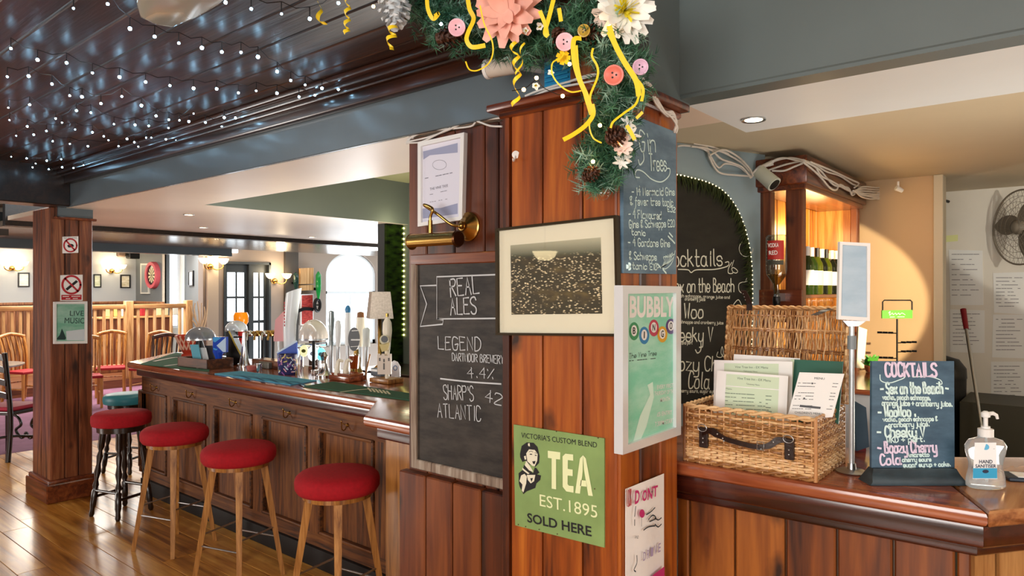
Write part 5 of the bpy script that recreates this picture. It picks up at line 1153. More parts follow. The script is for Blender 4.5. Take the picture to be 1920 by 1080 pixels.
hz( 'Sex on the Beach', (1258, 548), (1376, 547), 26, .007, o, .15); hz( 'vodka, peach schnapps, orange juice and', (1240, 556), (1368, 560), 6, .003, o); hz( 'cranberry juice', (1284, 563), (1322, 564), 6, .003, o)
lz( [(1398, 528), (1386, 532), (1386, 545), (1394, 550), (1404, 546), (1410, 535), (1402, 528), (1398, 528), (1400, 522)], .005, o)
hz( 'Woo Woo', (1236, 598), (1318, 596), 28, .008, o, .15); hz( 'vodka, peach schnapps and cranberry juice', (1230, 605), (1356, 608), 6, .003, o)
hz( 'Cheeky V', (1250, 640), (1336, 640), 27, .008, o, .15); hz( 'WKD and port', (1268, 646), (1298, 645), 6, .003, o); lz( [(1314, 640), (1314, 656), (1308, 662), (1304, 656)], .007, o)
hz( 'Boozy Cherry', (1244, 694), (1390, 696), 28, .008, o, .15); hz( 'Cola', (1291, 728), (1330, 729), 31, .008, o, .15); hz( 'amaretto, cherry sours, sugar syrup', (1240, 735), (1345, 737), 7, .003, o)
lz( [(1346, 660), (1344, 668), (1352, 670), (1356, 662), (1354, 650), (1352, 662), (1358, 670), (1366, 668), (1366, 664), (1358, 664)], .005, o); lz( [(1372, 576), (1384, 562), (1392, 576)], .005, o)
# cables over the blue wall and the cabinet
mb = MB()
for off, pts in ((.03, [(1270, 266), (1282, 264), (1310, 268), (1326, 276), (1334, 290), (1347, 310), (1360, 302), (1385, 308), (1404, 325), (1410, 330)]), (.03, [(1300, 260), (1325, 268), (1330, 288), (1340, 310), (1352, 322), (1380, 326), (1406, 328)]), (.04, [(1296, 266), (1330, 272), (1352, 292), (1372, 300), (1392, 310), (1408, 332)]), (.03, [(1330, 272), (1355, 278), (1390, 300), (1408, 322)]), (.05, [(1330, 285), (1356, 273), (1384, 288), (1405, 312), (1412, 328)]), (.03, [(1310, 262), (1338, 268), (1366, 282)])):
    cable(mb, [BW.P(x, y + 9 - (y - 260) * .1, off) for x, y in pts], .006)
tag(mb.build('cable_bundle', CABLE), 'looping white cables high on the blue wall above the arched board', 'cable')
# ------------------------------------------------------------------ back bar cabinet
KX, KY = -1.306, 4.3; KB = 5.66; KL = -1.575
cab = thing('back_bar_cabinet', 'dark wooden back bar cabinet with lit orange boards and shelves of bottles', 'cabinet', (-1.45, 4.9, 0))
for px0, px1 in ((1424, 1446), (1473, 1505)): MB().box((xatY(px0, KY), KY, .9), (xatY(px1, KY), KY + .07, 2.36), .006).build('post', PINED, cab)
MB().box((KX - .05, KB - .07, .9), (KX, KB, 2.36), .006).build('post', PINED, cab)
mb = MB().box((KL - .03, KY - .04, 2.33), (KX + .04, KB + .03, 2.50), .01, seg=2).box((KL - .02, KY - .025, 2.30), (KX + .025, KB, 2.335), .006); mb.build('cornice', PINEY, cab)
mb = MB().box((KL, KY - .012, 1.53), (KX + .0, KY + .05, 1.70), .004); mb.build('front_rail', PINEX, cab)
mb = MB(); y = KY + .09
while y < KB: mb.box((KL - .05, y + .003, .9), (KL - .03, min(y + .17, KB) - .003, 2.31), .006); y += .176
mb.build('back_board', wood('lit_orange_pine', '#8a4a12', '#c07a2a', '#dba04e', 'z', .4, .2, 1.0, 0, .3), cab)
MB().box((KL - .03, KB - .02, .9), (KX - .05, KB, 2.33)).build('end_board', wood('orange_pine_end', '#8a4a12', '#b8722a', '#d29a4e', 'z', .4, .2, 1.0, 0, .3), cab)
MB().box((KL - .03, KY + .03, 1.645), (KX - .02, KB - .02, 1.668), .003).build('shelf', PINEY, cab); MB().box((KL - .03, KY + .03, 1.30), (KX - .02, KB - .02, 1.32), .003).build('shelf', PINEY, cab)
MB().box((KL - .03, KY, .0), (KX, KB, .92), .004).build('base_unit', PINED, cab)
point('cabinet_lamp', (-1.50, 4.85, 2.1), 5, (1, .66, .28), .08)
point('cabinet_lamp', (-1.50, 5.25, 2.1), 4, (1, .66, .28), .08)
# wine bottles
GREENG = mat('green_bottle_glass', '#35501a', .08, trans=.55); OLIVEG = mat('olive_bottle_glass', '#6b7a18', .08, trans=.6); DARKG = mat('dark_bottle_glass', '#14180e', .08)
def bottle(label, g, capm, lblm):
    t = thing('wine_bottle', label, 'bottle', (0, 0, 0), 'wine bottles on the cabinet shelf')
    MB().lathe([(.036, 0), (.038, .008), (.038, .185), (.034, .205), (.020, .232), (.0145, .25), (.0145, .30), (1e-4, .30)], n=20).build('glass_body', g, t, ang=60)
    MB().lathe([(.0155, .245), (.0155, .306), (1e-4, .307)], n=16).build('cap_foil', capm, t); MB().lathe([(.0386, .06), (.0386, .155)], n=20).build('label_paper', lblm, t); return t
kinds = [bottle('green wine bottle with white cap nearest the cabinet corner', GREENG, WHITEP, PAPER), bottle('olive wine bottle with dark neck in the middle of the shelf', OLIVEG, BLACK, CREAMP), bottle('dark red wine bottle with white label on the cabinet shelf', DARKG, WHITEP, PAPER)]
lab = ['green wine bottle with white cap nearest the cabinet corner', 'second wine bottle from the cabinet corner, dark necked', 'third wine bottle from the cabinet corner, olive glass', 'fourth wine bottle from the corner, dark glass with white cap', 'fifth wine bottle from the corner, olive with pale label', 'sixth wine bottle from the corner, dark with white label', 'seventh wine bottle from the corner beside the sign holder', 'wine bottle in back row behind the corner bottle', 'wine bottle in back row behind the olive bottle', 'wine bottle in back row near the sign holder']
pos = [(1514, 0), (1522, 0), (1532, 1), (1541, 2), (1549, 1), (1559, 2), (1568, 2), (1518, 0), (1537, 1), (1555, 2)]
for i, (px, kd) in enumerate(pos):
    X = KX - .06 - (.11 if i > 6 else 0) - .015 * (i % 2); p = oX(px, 500, X); o = kinds[kd] if i == (0, 2, 3)[kd] else copy_tree(kinds[kd]); o['label'] = lab[i]; place(o, (X, p.y, 1.669))
g0 = thing('wine_glass', 'small clear glass on the lower cabinet shelf', 'glass', (0, 0, 0), 'glasses on the lower shelf')
MB().lathe([(.03, 0), (.031, .003), (.005, .006), (.004, .05), (.02, .065), (.034, .08), (.032, .112), (.029, .112), (.031, .08), (.018, .068), (1e-4, .064)], n=18).build('bowl', CLEAR, g0, ang=70)
for i, px in enumerate((1513, 1526, 1540, 1553)):
    o = g0 if i == 0 else copy_tree(g0); o['label'] = ['clear glass on the lower shelf nearest the cabinet corner', 'second clear glass on the lower cabinet shelf', 'third clear glass on the lower cabinet shelf', 'clear glass on the lower shelf beside the sign holder'][i]; p = oX(px, 590, KX - .09); place(o, (p.x, p.y, 1.521))
MB().box((KL - .03, KY + .03, 1.50), (KX - .02, KB - .02, 1.52), .003).build('shelf', PINEY, cab)
# upside-down spirit bottle on an optic
c = oD(1456, 543, 4.12); d_ = 4.12; zz = lambda py: H + (HOR - py) * d_ / F
s = thing('optic_bottle', 'upside-down clear spirit bottle with red label on an optic', 'bottle', V((c.x, c.y, zz(574))))
prof = [(1e-4, zz(441)), (.052, zz(441)), (.06, zz(445)), (.061, zz(505)), (.056, zz(516)), (.03, zz(528)), (.017, zz(534)), (.016, zz(556)), (1e-4, zz(556))]
MB().lathe([(r, z) for r, z in prof[::-1]], V((c.x, c.y, 0)), 30).build('glass_body', glass('optic_glass', '#d3dcde', .03, .7), s, ang=60)
MB().lathe([(1e-4, zz(552)), (.013, zz(551)), (.014, zz(534)), (.028, zz(527)), (.05, zz(517)), (.05, zz(514)), (1e-4, zz(514))], V((c.x, c.y, 0)), 24).build('spirit', glass('pale_spirit', '#dcc890', .05, .4), s)
def wrap(nm, z0, z1, a0, a1, r, m):
    mb = MB(); n = 14; vs = []
    for z in (z0, z1):
        for i in range(n + 1): a = a0 + (a1 - a0) * i / n; dv = -FWD * cos(a) + RGT * sin(a); vs.append(V((c.x, c.y, z)) + dv * r)
    mb.add(vs, [(i, i + 1, n + 2 + i, n + 1 + i) for i in range(n)]); return mb.build(nm, m, s)
wrap('red_label', zz(487), zz(452), -1.3, .35, .0618, mat('red_label', '#c03028', .5)); wrap('text_band', zz(497), zz(489), -1.2, .3, .0619, mat('dark_text', '#4a4a40', .6))
OPl = Pl(c - FWD * .063, -FWD); mb = MB(); typed(mb, OPl, 'VODKA', (1440, 464), (1460, 463), 8, .002, .01); typed(mb, OPl, 'RED', (1442, 478), (1458, 477), 8, .002, .01); mb.build('label_lettering', WHITEP, s)
MB().lathe([(.02, zz(556)), (.022, zz(560)), (.022, zz(570)), (.012, zz(573)), (.01, zz(582)), (1e-4, zz(582))][::-1], V((c.x, c.y, 0)), 18).build('optic_measure', BLACK, s)
MB().box((c.x - .015, c.y + .01, zz(565)), (c.x + .015, KY - .0, zz(550))).build('optic_bracket', STEEL, s)
# small white sensor camera on the cabinet corner
a = oD(1424, 322, 4.05); b = oD(1452, 346, 3.98); s = thing('security_camera', 'white bullet security camera at the top corner of the cabinet', 'camera', a); u = (b - a).normalized()
MB().cyl(a, b, .040, .044, 24).build('body', mat('camera_grey_white', '#c4cbbf', .4), s); MB().cyl(b, b + u * .004, .034, n=20).build('lens', BLACK, s); MB().cyl(a + UP * .02, V((a.x, KY - .04, a.z + .09)), .012, n=10).build('bracket', WHITEP, s)
mb = MB(); 
KPf = Pl((0, KY - .05, 1), (0, -1, 0)); KPs = Pl((KX + .05, 5, 1), (1, 0, 0))
for off, pts in ((0, [(1412, 328), (1424, 320), (1450, 303), (1480, 296), (1504, 300)]), (.01, [(1414, 322), (1440, 306), (1468, 296), (1504, 304)]), (.01, [(1420, 326), (1450, 316), (1475, 308), (1504, 302)]), (.02, [(1448, 320), (1470, 320), (1490, 312), (1505, 306)]), (.015, [(1410, 326), (1424, 312), (1434, 312), (1450, 308)])): cable(mb, [KPf.P(x, y, off) for x, y in pts], .006)
for off, pts in ((0, [(1506, 300), (1530, 310), (1550, 322), (1575, 330), (1600, 346), (1620, 352), (1640, 362)]), (.012, [(1506, 304), (1526, 320), (1542, 336), (1556, 352), (1568, 356), (1576, 346), (1598, 362)]), (.008, [(1508, 302), (1536, 318), (1552, 336), (1566, 348), (1590, 352), (1598, 366), (1610, 356)]), (.01, [(1530, 314), (1540, 330), (1560, 340), (1584, 354), (1602, 362)]), (.01, [(1520, 304), (1560, 320), (1598, 338), (1610, 344), (1602, 352)])): cable(mb, [KPs.P(x, y, off) for x, y in pts], .006)
for k in range(6):
    q = [(1602 + rn.uniform(-4, 4), 358), (1618, 350 + k * 4), (1645, 352 + k * 4), (1660, 358 + rn.uniform(-8, 8)), (1648, 366 + rn.uniform(-4, 10)), (1625, 366), (1604, 360)]
    cable(mb, [KPs.P(x, y, .03) for x, y in q], .006)
tag(mb.build('cable_bundle', CABLE), 'tangled white cables draped along the cabinet cornice', 'cable')
# ------------------------------------------------------------------ back counter and right background
MB_ = MB().box((-1.27, 5.25, 0), (-.86, 5.88, .95), .005).box((-1.285, 5.22, .95), (-.866, 5.895, .98), .006); tag(MB_.build('back_counter', PINED), 'low dark back counter under the beige wall', 'counter')
p = oD(1682, 680, 4.9); s = thing('clip_rack', 'black wire snack rack with bright green header by the beige wall', 'rack', V((p.x, p.y, .98))); d_ = 4.9; Z = lambda py: H + (HOR - py) * d_ / F; Xp = lambda px: p + RGT * ((px - 1682) * d_ / F)
def at_(px, py): q = Xp(px); return V((q.x, q.y, Z(py)))
mb = MB(); mb.tube([at_(1655, 582), at_(1655, 566), at_(1658, 563), at_(1707, 563), at_(1710, 566), at_(1710, 582)], .005, 6); mb.build('wire_hoop', BLACKM, s)
mb = MB(); mb.cyl(V((p.x, p.y, .99)), at_(1682, 598), .006, n=8); mb.lathe([(.09, 0), (.09, .01), (1e-4, .012)], V((p.x, p.y, .981)), 20); mb.build('stand', BLACKM, s)
RPk = Pl(p - FWD * .008, -FWD); MB().prism([RPk.P(*q) for q in ((1654, 582), (1711, 581), (1711, 597), (1654, 597))], RPk.n, .012).build('header', mat('bright_green', '#4fb021', .5), s)
mb = MB(); line(mb, RPk, [(1666, 587), (1669, 584), (1668, 591), (1673, 587), (1675, 590), (1679, 587), (1681, 590), (1685, 587), (1687, 590), (1691, 587), (1697, 590)], .004, .002); scrib(mb, RPk, (1669, 595.5), (1697, 595), 2.6, .004, .002, 8); mb.build('header_lettering', PAPER, s)
for i, (py, sg) in enumerate(((625, -1), (643, 1), (660, 1), (672, -1), (690, 1), (700, -1))):
    mb = MB(); a = at_(1682, py); b = at_(1682 + sg * 34, py - 1); mb.cyl(a, b, .004, n=6)
    for k in range(3): q = a.lerp(b, .35 + .3 * k); mb.box(q - V((.015, .008, .004)), q + V((.015, .008, .010)))
    mb.build('clip_arm', BLACKM, s)
s = thing('price_folder', 'white card leaning beside the hamper lid in front of the beige wall', 'card', oD(1614, 698, 4.15)); pl = Pl(oD(1620, 700, 4.15), -FWD)
MB().prism([pl.P(*q) for q in ((1610, 612), (1626, 618), (1620, 690), (1606, 690))], pl.n, .02).build('card', CREAMP, s)
s = thing('potted_plant', 'small green plant behind the cocktails chalkboard', 'plant', oD(1634, 698, 4.15)); q0_ = oD(1634, 686, 4.15); mb = MB()
for k in range(22): d = V((rn.gauss(0, .6), rn.gauss(0, .6), rn.uniform(.4, 1))).normalized(); mb.strip([q0_, q0_ + d * .04, q0_ + d * .075], [d.orthogonal().normalized() * w_ for w_ in (.008, .03, .004)])
mb.build('foliage', mat('leaf_green', '#3f8a2a', .5), s, smooth=False); MB().lathe([(.03, -.036), (.04, 0), (1e-4, 0)], q0_, 16).build('pot', mat('terracotta', '#8a4a2a', .7), s)
bc = thing('back_counter', 'white back counter with reddish top behind the cocktails chalkboard', 'counter', (-.95, 4.2, 0)); MB().box((-1.27, 3.76, 0), (-.63, 4.6, 1.18), .006).build('carcass', mat('box_white', '#b9bcbe', .6), bc); MB().box((-1.29, 3.74, 1.18), (-.61, 4.62, 1.205), .006).build('worktop', MAHOG, bc)
s = thing('card_reader', 'dark blue card stand on the counter behind the sign holder', 'stand', oZ(1617, 850, CT)); pl = Pl(oZ(1617, 850, CT), -FWD)
MB().prism([pl.P(*q) for q in ((1603, 752), (1624, 764), (1630, 838), (1606, 846))], pl.n, .03).build('stand_body', mat('steel_blue', '#3b566b', .4), s); MB().prism([pl.P(*q, -.03) for q in ((1606, 818), (1624, 815), (1624, 858), (1604, 858))], pl.n, .03).build('red_block', mat('dark_red_block', '#7a2a30', .4), s)
# kitchen beyond: fan, papers, dispenser, broom
f0 = oD(1913, 426, 5.45); s = thing('wall_fan', 'large beige wall fan in wire cage on the white wall', 'fan', f0); R_ = 70 * 5.45 / F
FM = Matrix.Translation(f0) @ (V((-.75, -.66, .0))).to_track_quat('Z', 'Y').to_matrix().to_4x4()
FANM = mat('fan_taupe', '#8c8272', .5)
for zz_ in (-.045, .045):
    mb = MB()
    for k in range(6): r = R_ * (.2 + .8 * k / 5); mb.tube([FM @ V((r * cos(t), r * sin(t), zz_ * (1 - (k / 5) ** 3 * .9))) for t in [2 * pi * i / 40 for i in range(41)]], .0016, 4)
    for k in range(36): a = 2 * pi * k / 36; mb.tube([FM @ V((r * cos(a), r * sin(a), zz_ * (1 - (r / R_) ** 3 * .9))) for r in (R_ * .2, R_ * .6, R_ * .85, R_)], .0011, 4)
    mb.build('wire_cage', FANM, s)
MB().tube([FM @ V((R_ * cos(t), R_ * sin(t), 0)) for t in [2 * pi * i / 48 for i in range(49)]], .007, 8).build('cage_rim', FANM, s)
for k in range(3):
    a0 = pi * .93 + k * 2 * pi / 3; mb = MB(); vs = []; n = 12
    for i in range(n + 1):
        t = i / n; r = R_ * (.16 + .74 * t); wd = R_ * (.16 + .36 * sin(pi * min(1, .15 + t * .8))) * (1 if t < .96 else .7)
        for sg in (-1, 0, 1): a = a0 + sg * wd / max(r, R_ * .25) * .55; vs.append(FM @ V((r * cos(a), r * sin(a), sg * .018)))
    mb.add(vs, [f for i in range(n) for f in ((3 * i, 3 * i + 1, 3 * i + 4, 3 * i + 3), (3 * i + 1, 3 * i + 2, 3 * i + 5, 3 * i + 4))]); mb.build('blade', mat('fan_blade', '#7d7466', .4), s)
MB().lathe([(1e-4, -.05), (.05, -.04), (.055, .03), (.03, .055), (1e-4, .056)], (0, 0, 0), 24, FM).build('hub', FANM, s)
b_ = FM @ V((0, 0, -.1)); mb = MB(); mb.cyl(FM @ V((0, 0, -.05)), V((f0.x + .2, 6.95, f0.z - .08)), .03, n=14); mb.build('motor_arm', FANM, s)
MB().box((f0.x + .1, 6.86, f0.z - .3), (f0.x + .3, 6.97, f0.z - .05), .01).build('wall_bracket', mat('fan_bracket', '#2f5a66', .4), s)
KP = Pl((0, 6.97, 1), (0, -1, 0)); PPR = mat('notice_paper', '#dfe0dc', .6); TXT = mat('notice_text', '#8a8a8c', .8)
for i, (q, lb) in enumerate((([(1779, 468), (1842, 470), (1844, 572), (1782, 572)], 'paper notice on the white wall below the yellow note'), ([(1781, 580), (1846, 582), (1846, 662), (1781, 660)], 'shiny plastic sleeve notice on the wall behind the broom'), ([(1862, 512), (1925, 510), (1925, 590), (1864, 586)], 'paper notice on the white wall under the fan'), ([(1862, 590), (1925, 590), (1925, 672), (1860, 670)], 'grey paper notice in the middle of the right wall'), ([(1858, 678), (1925, 678), (1925, 757), (1858, 754)], 'lowest paper notice on the right wall'))):
    s = panel('wall_notice', lb, 'notice', KP, q, PPR, .004, 'notices on the kitchen wall'); mb = MB(); (x0, y0), (x1, y1) = q[0], q[2]
    for k in range(9): y = y0 + 10 + (y1 - y0 - 18) * k / 9; scrib(mb, KP, (x0 + 6, y), (min(1918, x1 - 8) - (k * 13 % 18), y), 3, .006, .006, k + i * 10)
    mb.build('print', TXT, s)
s = panel('sticky_note', 'pale yellow-green sticky notes on the white wall', 'note', KP, [(1772, 442), (1796, 440), (1796, 452), (1772, 454)], mat('yellow_note', '#d8dc9a', .7), .003)
s = thing('paper_dispenser', 'white paper towel dispenser beside the door frame', 'dispenser', KP.P(1768, 492)); a = KP.P(1757, 492); b = KP.P(1772, 450)
MB().box((a.x, 6.86, a.z), (b.x, 6.97, b.z), .01, seg=2).build('casing', mat('dispenser_white', '#cfd0ca', .4), s); MB().box((a.x, 6.88, a.z - .05), (b.x, 6.97, a.z)).build('outlet', mat('dispenser_grey', '#8a8c88', .5), s)
a = oD(1806, 580, 5.5); b = oD(1850, 862, 5.0); s = thing('broom', 'broom with dark red grip leaning in the kitchen doorway', 'broom', b); u = (b - a).normalized()
MB().tube([a, a + u * .17], [.022, .018], 12).build('grip', mat('dark_red_grip', '#7a1420', .4), s); bb = a + u * ((a.z - .05) / -u.z); MB().cyl(a + u * .15, bb, .012, n=12).build('handle', STEEL, s); MB().box(bb - V((.15, .03, .05)), bb + V((.15, .03, .05)), .01).build('broom_head', BLACK, s)
s = thing('waste_bin', 'black bin with rounded lid beyond the beige wall corner', 'bin', oD(1775, 760, 5.7)); p = oD(1772, 680, 5.7); MB().lathe([(.13, .0), (.15, p.z - .12)], (p.x, p.y, 0), 20).build('bin_body', mat('bin_dark', '#1c1c1e', .5), s); MB().lathe([(.155, p.z - .12), (.15, p.z - .04), (.1, p.z + .03), (1e-4, p.z + .06)], (p.x, p.y, 0), 20).build('bin_lid', BLACK, s)
s = thing('wall_sensor', 'small white sensor at the ceiling corner beside the cables', 'sensor', oD(1685, 356, 5.0)); MB().cyl(oD(1680, 352, 5.0), oD(1692, 358, 5.0), .02, .015, 12).build('casing', WHITEP, s); MB().cyl(oD(1684, 352, 5.0), V((oD(1684, 352, 5.0).x, oD(1684, 352, 5.0).y, 2.48)), .008, n=8).build('mount', WHITEP, s)
s = thing('ceiling_hook', 'small dark hook hanging from the ceiling edge by the doorway', 'hook', oD(1775, 376, 5.2)); MB().tube([oD(1757, 370, 5.1), oD(1768, 374, 5.15), oD(1778, 378, 5.2)], [.006, .006, .012], 8).build('hook', BLACK, s)
# ------------------------------------------------------------------ things on the long bar top
def stand(px, py): return oZ(px, py, CT + .001)
def dep(p): return (p - EYE).dot(FWD)
class At:
    """local helper for a thing standing on the bar: pixel sizes become metres at its own distance"""
    def __init__(s, px, py): s.p = stand(px, py); s.k = dep(s.p) / F; s.px = px; s.py = py
    def q(s, px, py, f=0): return s.p + RGT * ((px - s.px) * s.k) + UP * ((s.py - py) * s.k) + FWD * f
    def lat(s, prof, m, nm, par, n=24, dx=0, ang=40):
        """prof: (radius px, pixel row)"""
        pr = sorted([(max(r * s.k, 1e-4), (s.py - y) * s.k) for r, y in prof], key=lambda t: t[1]) if False else [(max(r * s.k, 1e-4), (s.py - y) * s.k) for r, y in prof]
        return MB().lathe(pr, s.p + RGT * (dx * s.k), n).build(nm, m, par, ang=ang)
# bar towels
def towel(label, quad, m, txt=None, tc=None):
    p = [oZ(x, y, CT) for x, y in quad]; s = thing('bar_towel', label, 'bar towel', p[0], 'bar towels on the bar top'); MB().slab([(q.x, q.y) for q in p], CT + .0005, CT + .007, .002, 1).build('towel_cloth', m, s)
    TP_ = Pl((0, 0, CT + .0085), (0, 0, 1)); return s, TP_
GT = mat('green_towel', '#2f5a44', .9, bump=.2, nscale=120); BT = mat('blue_towel', '#4f9fc2', .9, noise=.15, nscale=25, bump=.2)
s, TP_ = towel('green bar towel with white emblem at the far left end of the bar', [(262, 684), (330, 662), (398, 672), (392, 697)], GT)
mb = MB(); line(mb, TP_, [(290, 677), (330, 670), (352, 674)], .03, 0); line(mb, TP_, [(310, 686), (350, 682), (372, 690)], .025, 0); mb.build('emblem', PAPER, s)
s, TP_ = towel('bright blue patterned bar towel in the middle of the bar', [(402, 702), (452, 697), (594, 715), (545, 723)], BT)
mb = MB(); 
for k in range(5): line(mb, TP_, [(440 + k * 26, 703 + k * 3), (455 + k * 26, 705 + k * 3), (468 + k * 26, 711 + k * 3)], .02, 0)
mb.build('pattern', mat('deep_blue_print', '#2a6c92', .9), s)
s, TP_ = towel('green bar towel with cream emblem nearest the pillar', [(570, 726), (625, 717), (772, 740), (790, 755)], GT)
mb = MB(); line(mb, TP_, [(640, 735), (670, 731), (700, 729)], .018, 0)
for k in range(6): line(mb, TP_, [(690 + k * 7, 727 + k * 1.2), (696 + k * 7, 734 + k)], .012, 0)
mb.build('emblem', CREAMP, s)
# coral lattice tumbler
a = At(353, 669); s = thing('lattice_vase', 'coral red and white flared lattice vase on the bar end', 'vase', a.p)
a.lat([(12, 669), (12, 664), (9, 662), (13, 655), (22, 628), (21, 628), (12, 654), (0, 656)], mat('coral_glass', '#c8442f', .3), 'vase_body', s, ang=60)
mb = MB()
for k in range(14):
    for sg in (1, -1): mb.tube([a.q(353, 655) + (RGT * cos(t) + FWD * sin(t)) * r * a.k + UP * h * a.k for r, h, t in ((13, 0, 2 * pi * k / 14), (18, 13, 2 * pi * k / 14 + sg * .25), (22.5, 26, 2 * pi * k / 14 + sg * .5))], .006, 5)
mb.build('lattice', mat('pale_coral', '#f2c0a8', .4), s)
# wooden caddy
a = At(385, 688); s = thing('wooden_caddy', 'open dark wooden caddy box with leaflets on the far bar end', 'caddy', a.p); Mx = Matrix.Translation(a.p) @ Matrix.Rotation(radians(5), 4, 'Z'); w_, d_, h_ = .20, .11, .075
mb = MB(); mb.box((-w_, -d_, 0), (w_, -d_ + .012, h_), .002, Mx).box((-w_, d_ - .012, 0), (w_, d_, h_), .002, Mx).box((-w_, -d_, 0), (-w_ + .012, d_, h_), .002, Mx).box((w_ - .012, -d_, 0), (w_, d_, h_), .002, Mx).box((-w_, -d_, 0), (w_, d_, .01), 0, Mx); mb.build('caddy_body', wood('caddy_wood', '#2c160c', '#56301a', '#744428', 'x', .35, .2, 1.2, 0, .2), s)
for i, (px, py, ww, hh, c, lb) in enumerate(((370, 676, 16, 30, '#4f9ab0', 'teal leaflet standing in the wooden caddy'), (386, 678, 12, 26, '#d9dde0', 'white leaflet standing in the wooden caddy'), (397, 672, 14, 24, '#2f3038', 'dark leaflet standing in the wooden caddy'))):
    pl = Pl(a.p + V((0, .03 * (i - 1), 0)), (V((0, -1, .4)) + V((.3, 0, 0))).normalized()); tag(MB().prism([pl.P(*q) for q in ((px - ww / 2, py), (px + ww / 2, py), (px + ww / 2 - 6, py - hh), (px - ww / 2 - 6, py - hh))], pl.n, .003).build('leaflet', mat('leaflet_%d' % i, c, .5)), lb, 'leaflet', 'leaflets in the caddy')
# blue beer font
a = At(410, 690); s = thing('beer_font', 'blue beer font with blue and white lens on the bar', 'beer font', a.p, 'beer fonts and pumps')
BLU = mat('royal_blue', '#1244b8', .25); SKY = mat('sky_blue', '#3f9fe0', .35)
a.lat([(11, 690), (11, 687), (7, 680), (6, 670), (10, 660), (10, 650), (0, 648)], BLU, 'font_column', s)
pl = Pl(a.p - FWD * .04, -FWD); MB().prism([pl.P(*q) for q in ((399, 632), (424, 632), (424, 661), (399, 661))], pl.n, .04).build('font_head', BLU, s)
mb = MB(); flat(mb, pl, [(406, 648), (423.5, 632.5), (423.5, 660), (418, 660)], .001); mb.build('pale_triangle', mat('pale_blue_print', '#b8d4f0', .5), s); mb = MB(); flat(mb, pl, [(399.5, 632.5), (416, 632.5), (403, 642), (399.5, 640)], .001); flat(mb, pl, [(400, 652), (408, 655), (405, 657), (400, 655)], .001); mb.build('sky_print', SKY, s)
# black display wedge
pb = stand(440, 684); s = thing('till_display', 'black slanted till display on the bar beside the blue font', 'till', pb); pl = Pl(pb, -FWD)
MB().prism([pl.P(*q) for q in ((424, 686), (454, 680), (453, 668), (430, 620), (424, 622))], pl.n, .10).build('casing', BLACK, s); mb = MB(); line(mb, pl, [(430, 622), (440, 644), (453, 668)], .012, .002, False); mb.build('yellow_edge', mat('yellow_edge', '#c9b04a', .5), s)
# chrome font
a = At(458, 688); s = thing('beer_font', 'slim chrome flared beer font left of the blue towel', 'beer font', a.p, 'beer fonts and pumps')
a.lat([(11, 688), (11, 684), (9, 680), (6, 664), (4.5, 650), (4, 634), (3, 624), (0, 622)], CHROME, 'font_column', s); MB().cyl(a.q(438, 632), a.q(460, 632), .006, n=8).build('cross_tap', BLACKM, s)
# horizontal tap rail
a = At(500, 683); s = thing('tap_rail', 'brass horizontal tap rail with several taps behind the bar top', 'tap rail', a.p)
MB().cyl(a.q(462, 626), a.q(540, 622), .02, n=16).build('rail', BRASS, s)
for px in (492, 512): MB().cyl(a.q(px, 678), a.q(px, 626), .012, n=10).build('rail_post', BLACKM, s)
for i, px in enumerate((470, 484, 497, 509, 521, 532)):
    mb = MB(); c = a.q(px, 625, -.02); mb.ball(c, .026, 14); mb.tube([c, c - FWD * .05, c - FWD * .06 - UP * .05], .009, 8); mb.build('tap', BRASS if i % 2 else CHROME, s)
tr = stand(505, 690); tag(MB().box(tr + V((-.22, -.02, 0)), tr + V((.22, .10, .06)), .006).build('drip_tray', wood('tray_wood', '#3a1d10', '#6b3a1f', '#8a5432', 'x', .35, .2, 1.2, 0, .2)), 'wooden drip tray box under the brass tap rail', 'drip tray')
# glass domes (rounded lamp shades of the fonts)
def dome(label, px, py, base, r, c, cz=.8):
    a = At(px, base); t = thing('domed_lamp', label, 'lamp', a.p, 'domed lamps behind the bar top')
    prof = [(r * cos(u) * 1.0, py + r * .0 - r * cz * sin(u)) for u in [pi / 2 * i / 10 for i in range(11)]]
    a.lat([(3, base), (3, py + 4)], BLACKM, 'stem', t); a.lat(prof, mat('dome_' + c[1:], c, .12, .25), 'dome_shade', t, 28, ang=60); a.lat([(r * 1.0, py), (r, py + 3), (r * .9, py + 3), (1, py + 1)], STEEL, 'dome_rim', t); return t
dome('smoky domed lamp over the wooden caddy', 376, 634, 680, 27, '#7d828a'); dome('small pale domed lamp behind the black till display', 443, 618, 678, 20, '#c4cdd6', .85); dome('largest whitish domed lamp in the middle of the bar', 588, 634, 692, 27, '#dcd4cc', 1.3)
p = stand(591, 685); k = dep(p) / F; bx = thing('card_box', 'tan and dark brown tall card box in front of the largest dome', 'box', p); Mx = Matrix.Translation(p) @ Matrix.Rotation(YAW, 4, 'Z')
MB().box((-10 * k, -.03, 0), (10 * k, .03, 55 * k), .003, Mx).build('carton', mat('brown_card', '#3a2216', .6), bx); MB().box((-10.3 * k, -.031, 55 * k), (10.3 * k, .031, 71 * k), .003, Mx).build('flap', mat('tan_card', '#a8703c', .6), bx)
# orange lantern
a = At(452, 668); s = thing('orange_lantern', 'orange and red glass goblet lantern against the dark door', 'lantern', a.p); a.lat([(4, 676), (3, 640), (8, 616), (8, 612)], mat('red_stem', '#b81f1a', .3), 'stem', s); a.lat([(8, 612), (13, 604), (13.5, 592), (11, 586), (0, 585)], mat('orange_glass', '#f08a10', .2, emit='#f08a10', es=.25), 'globe', s)
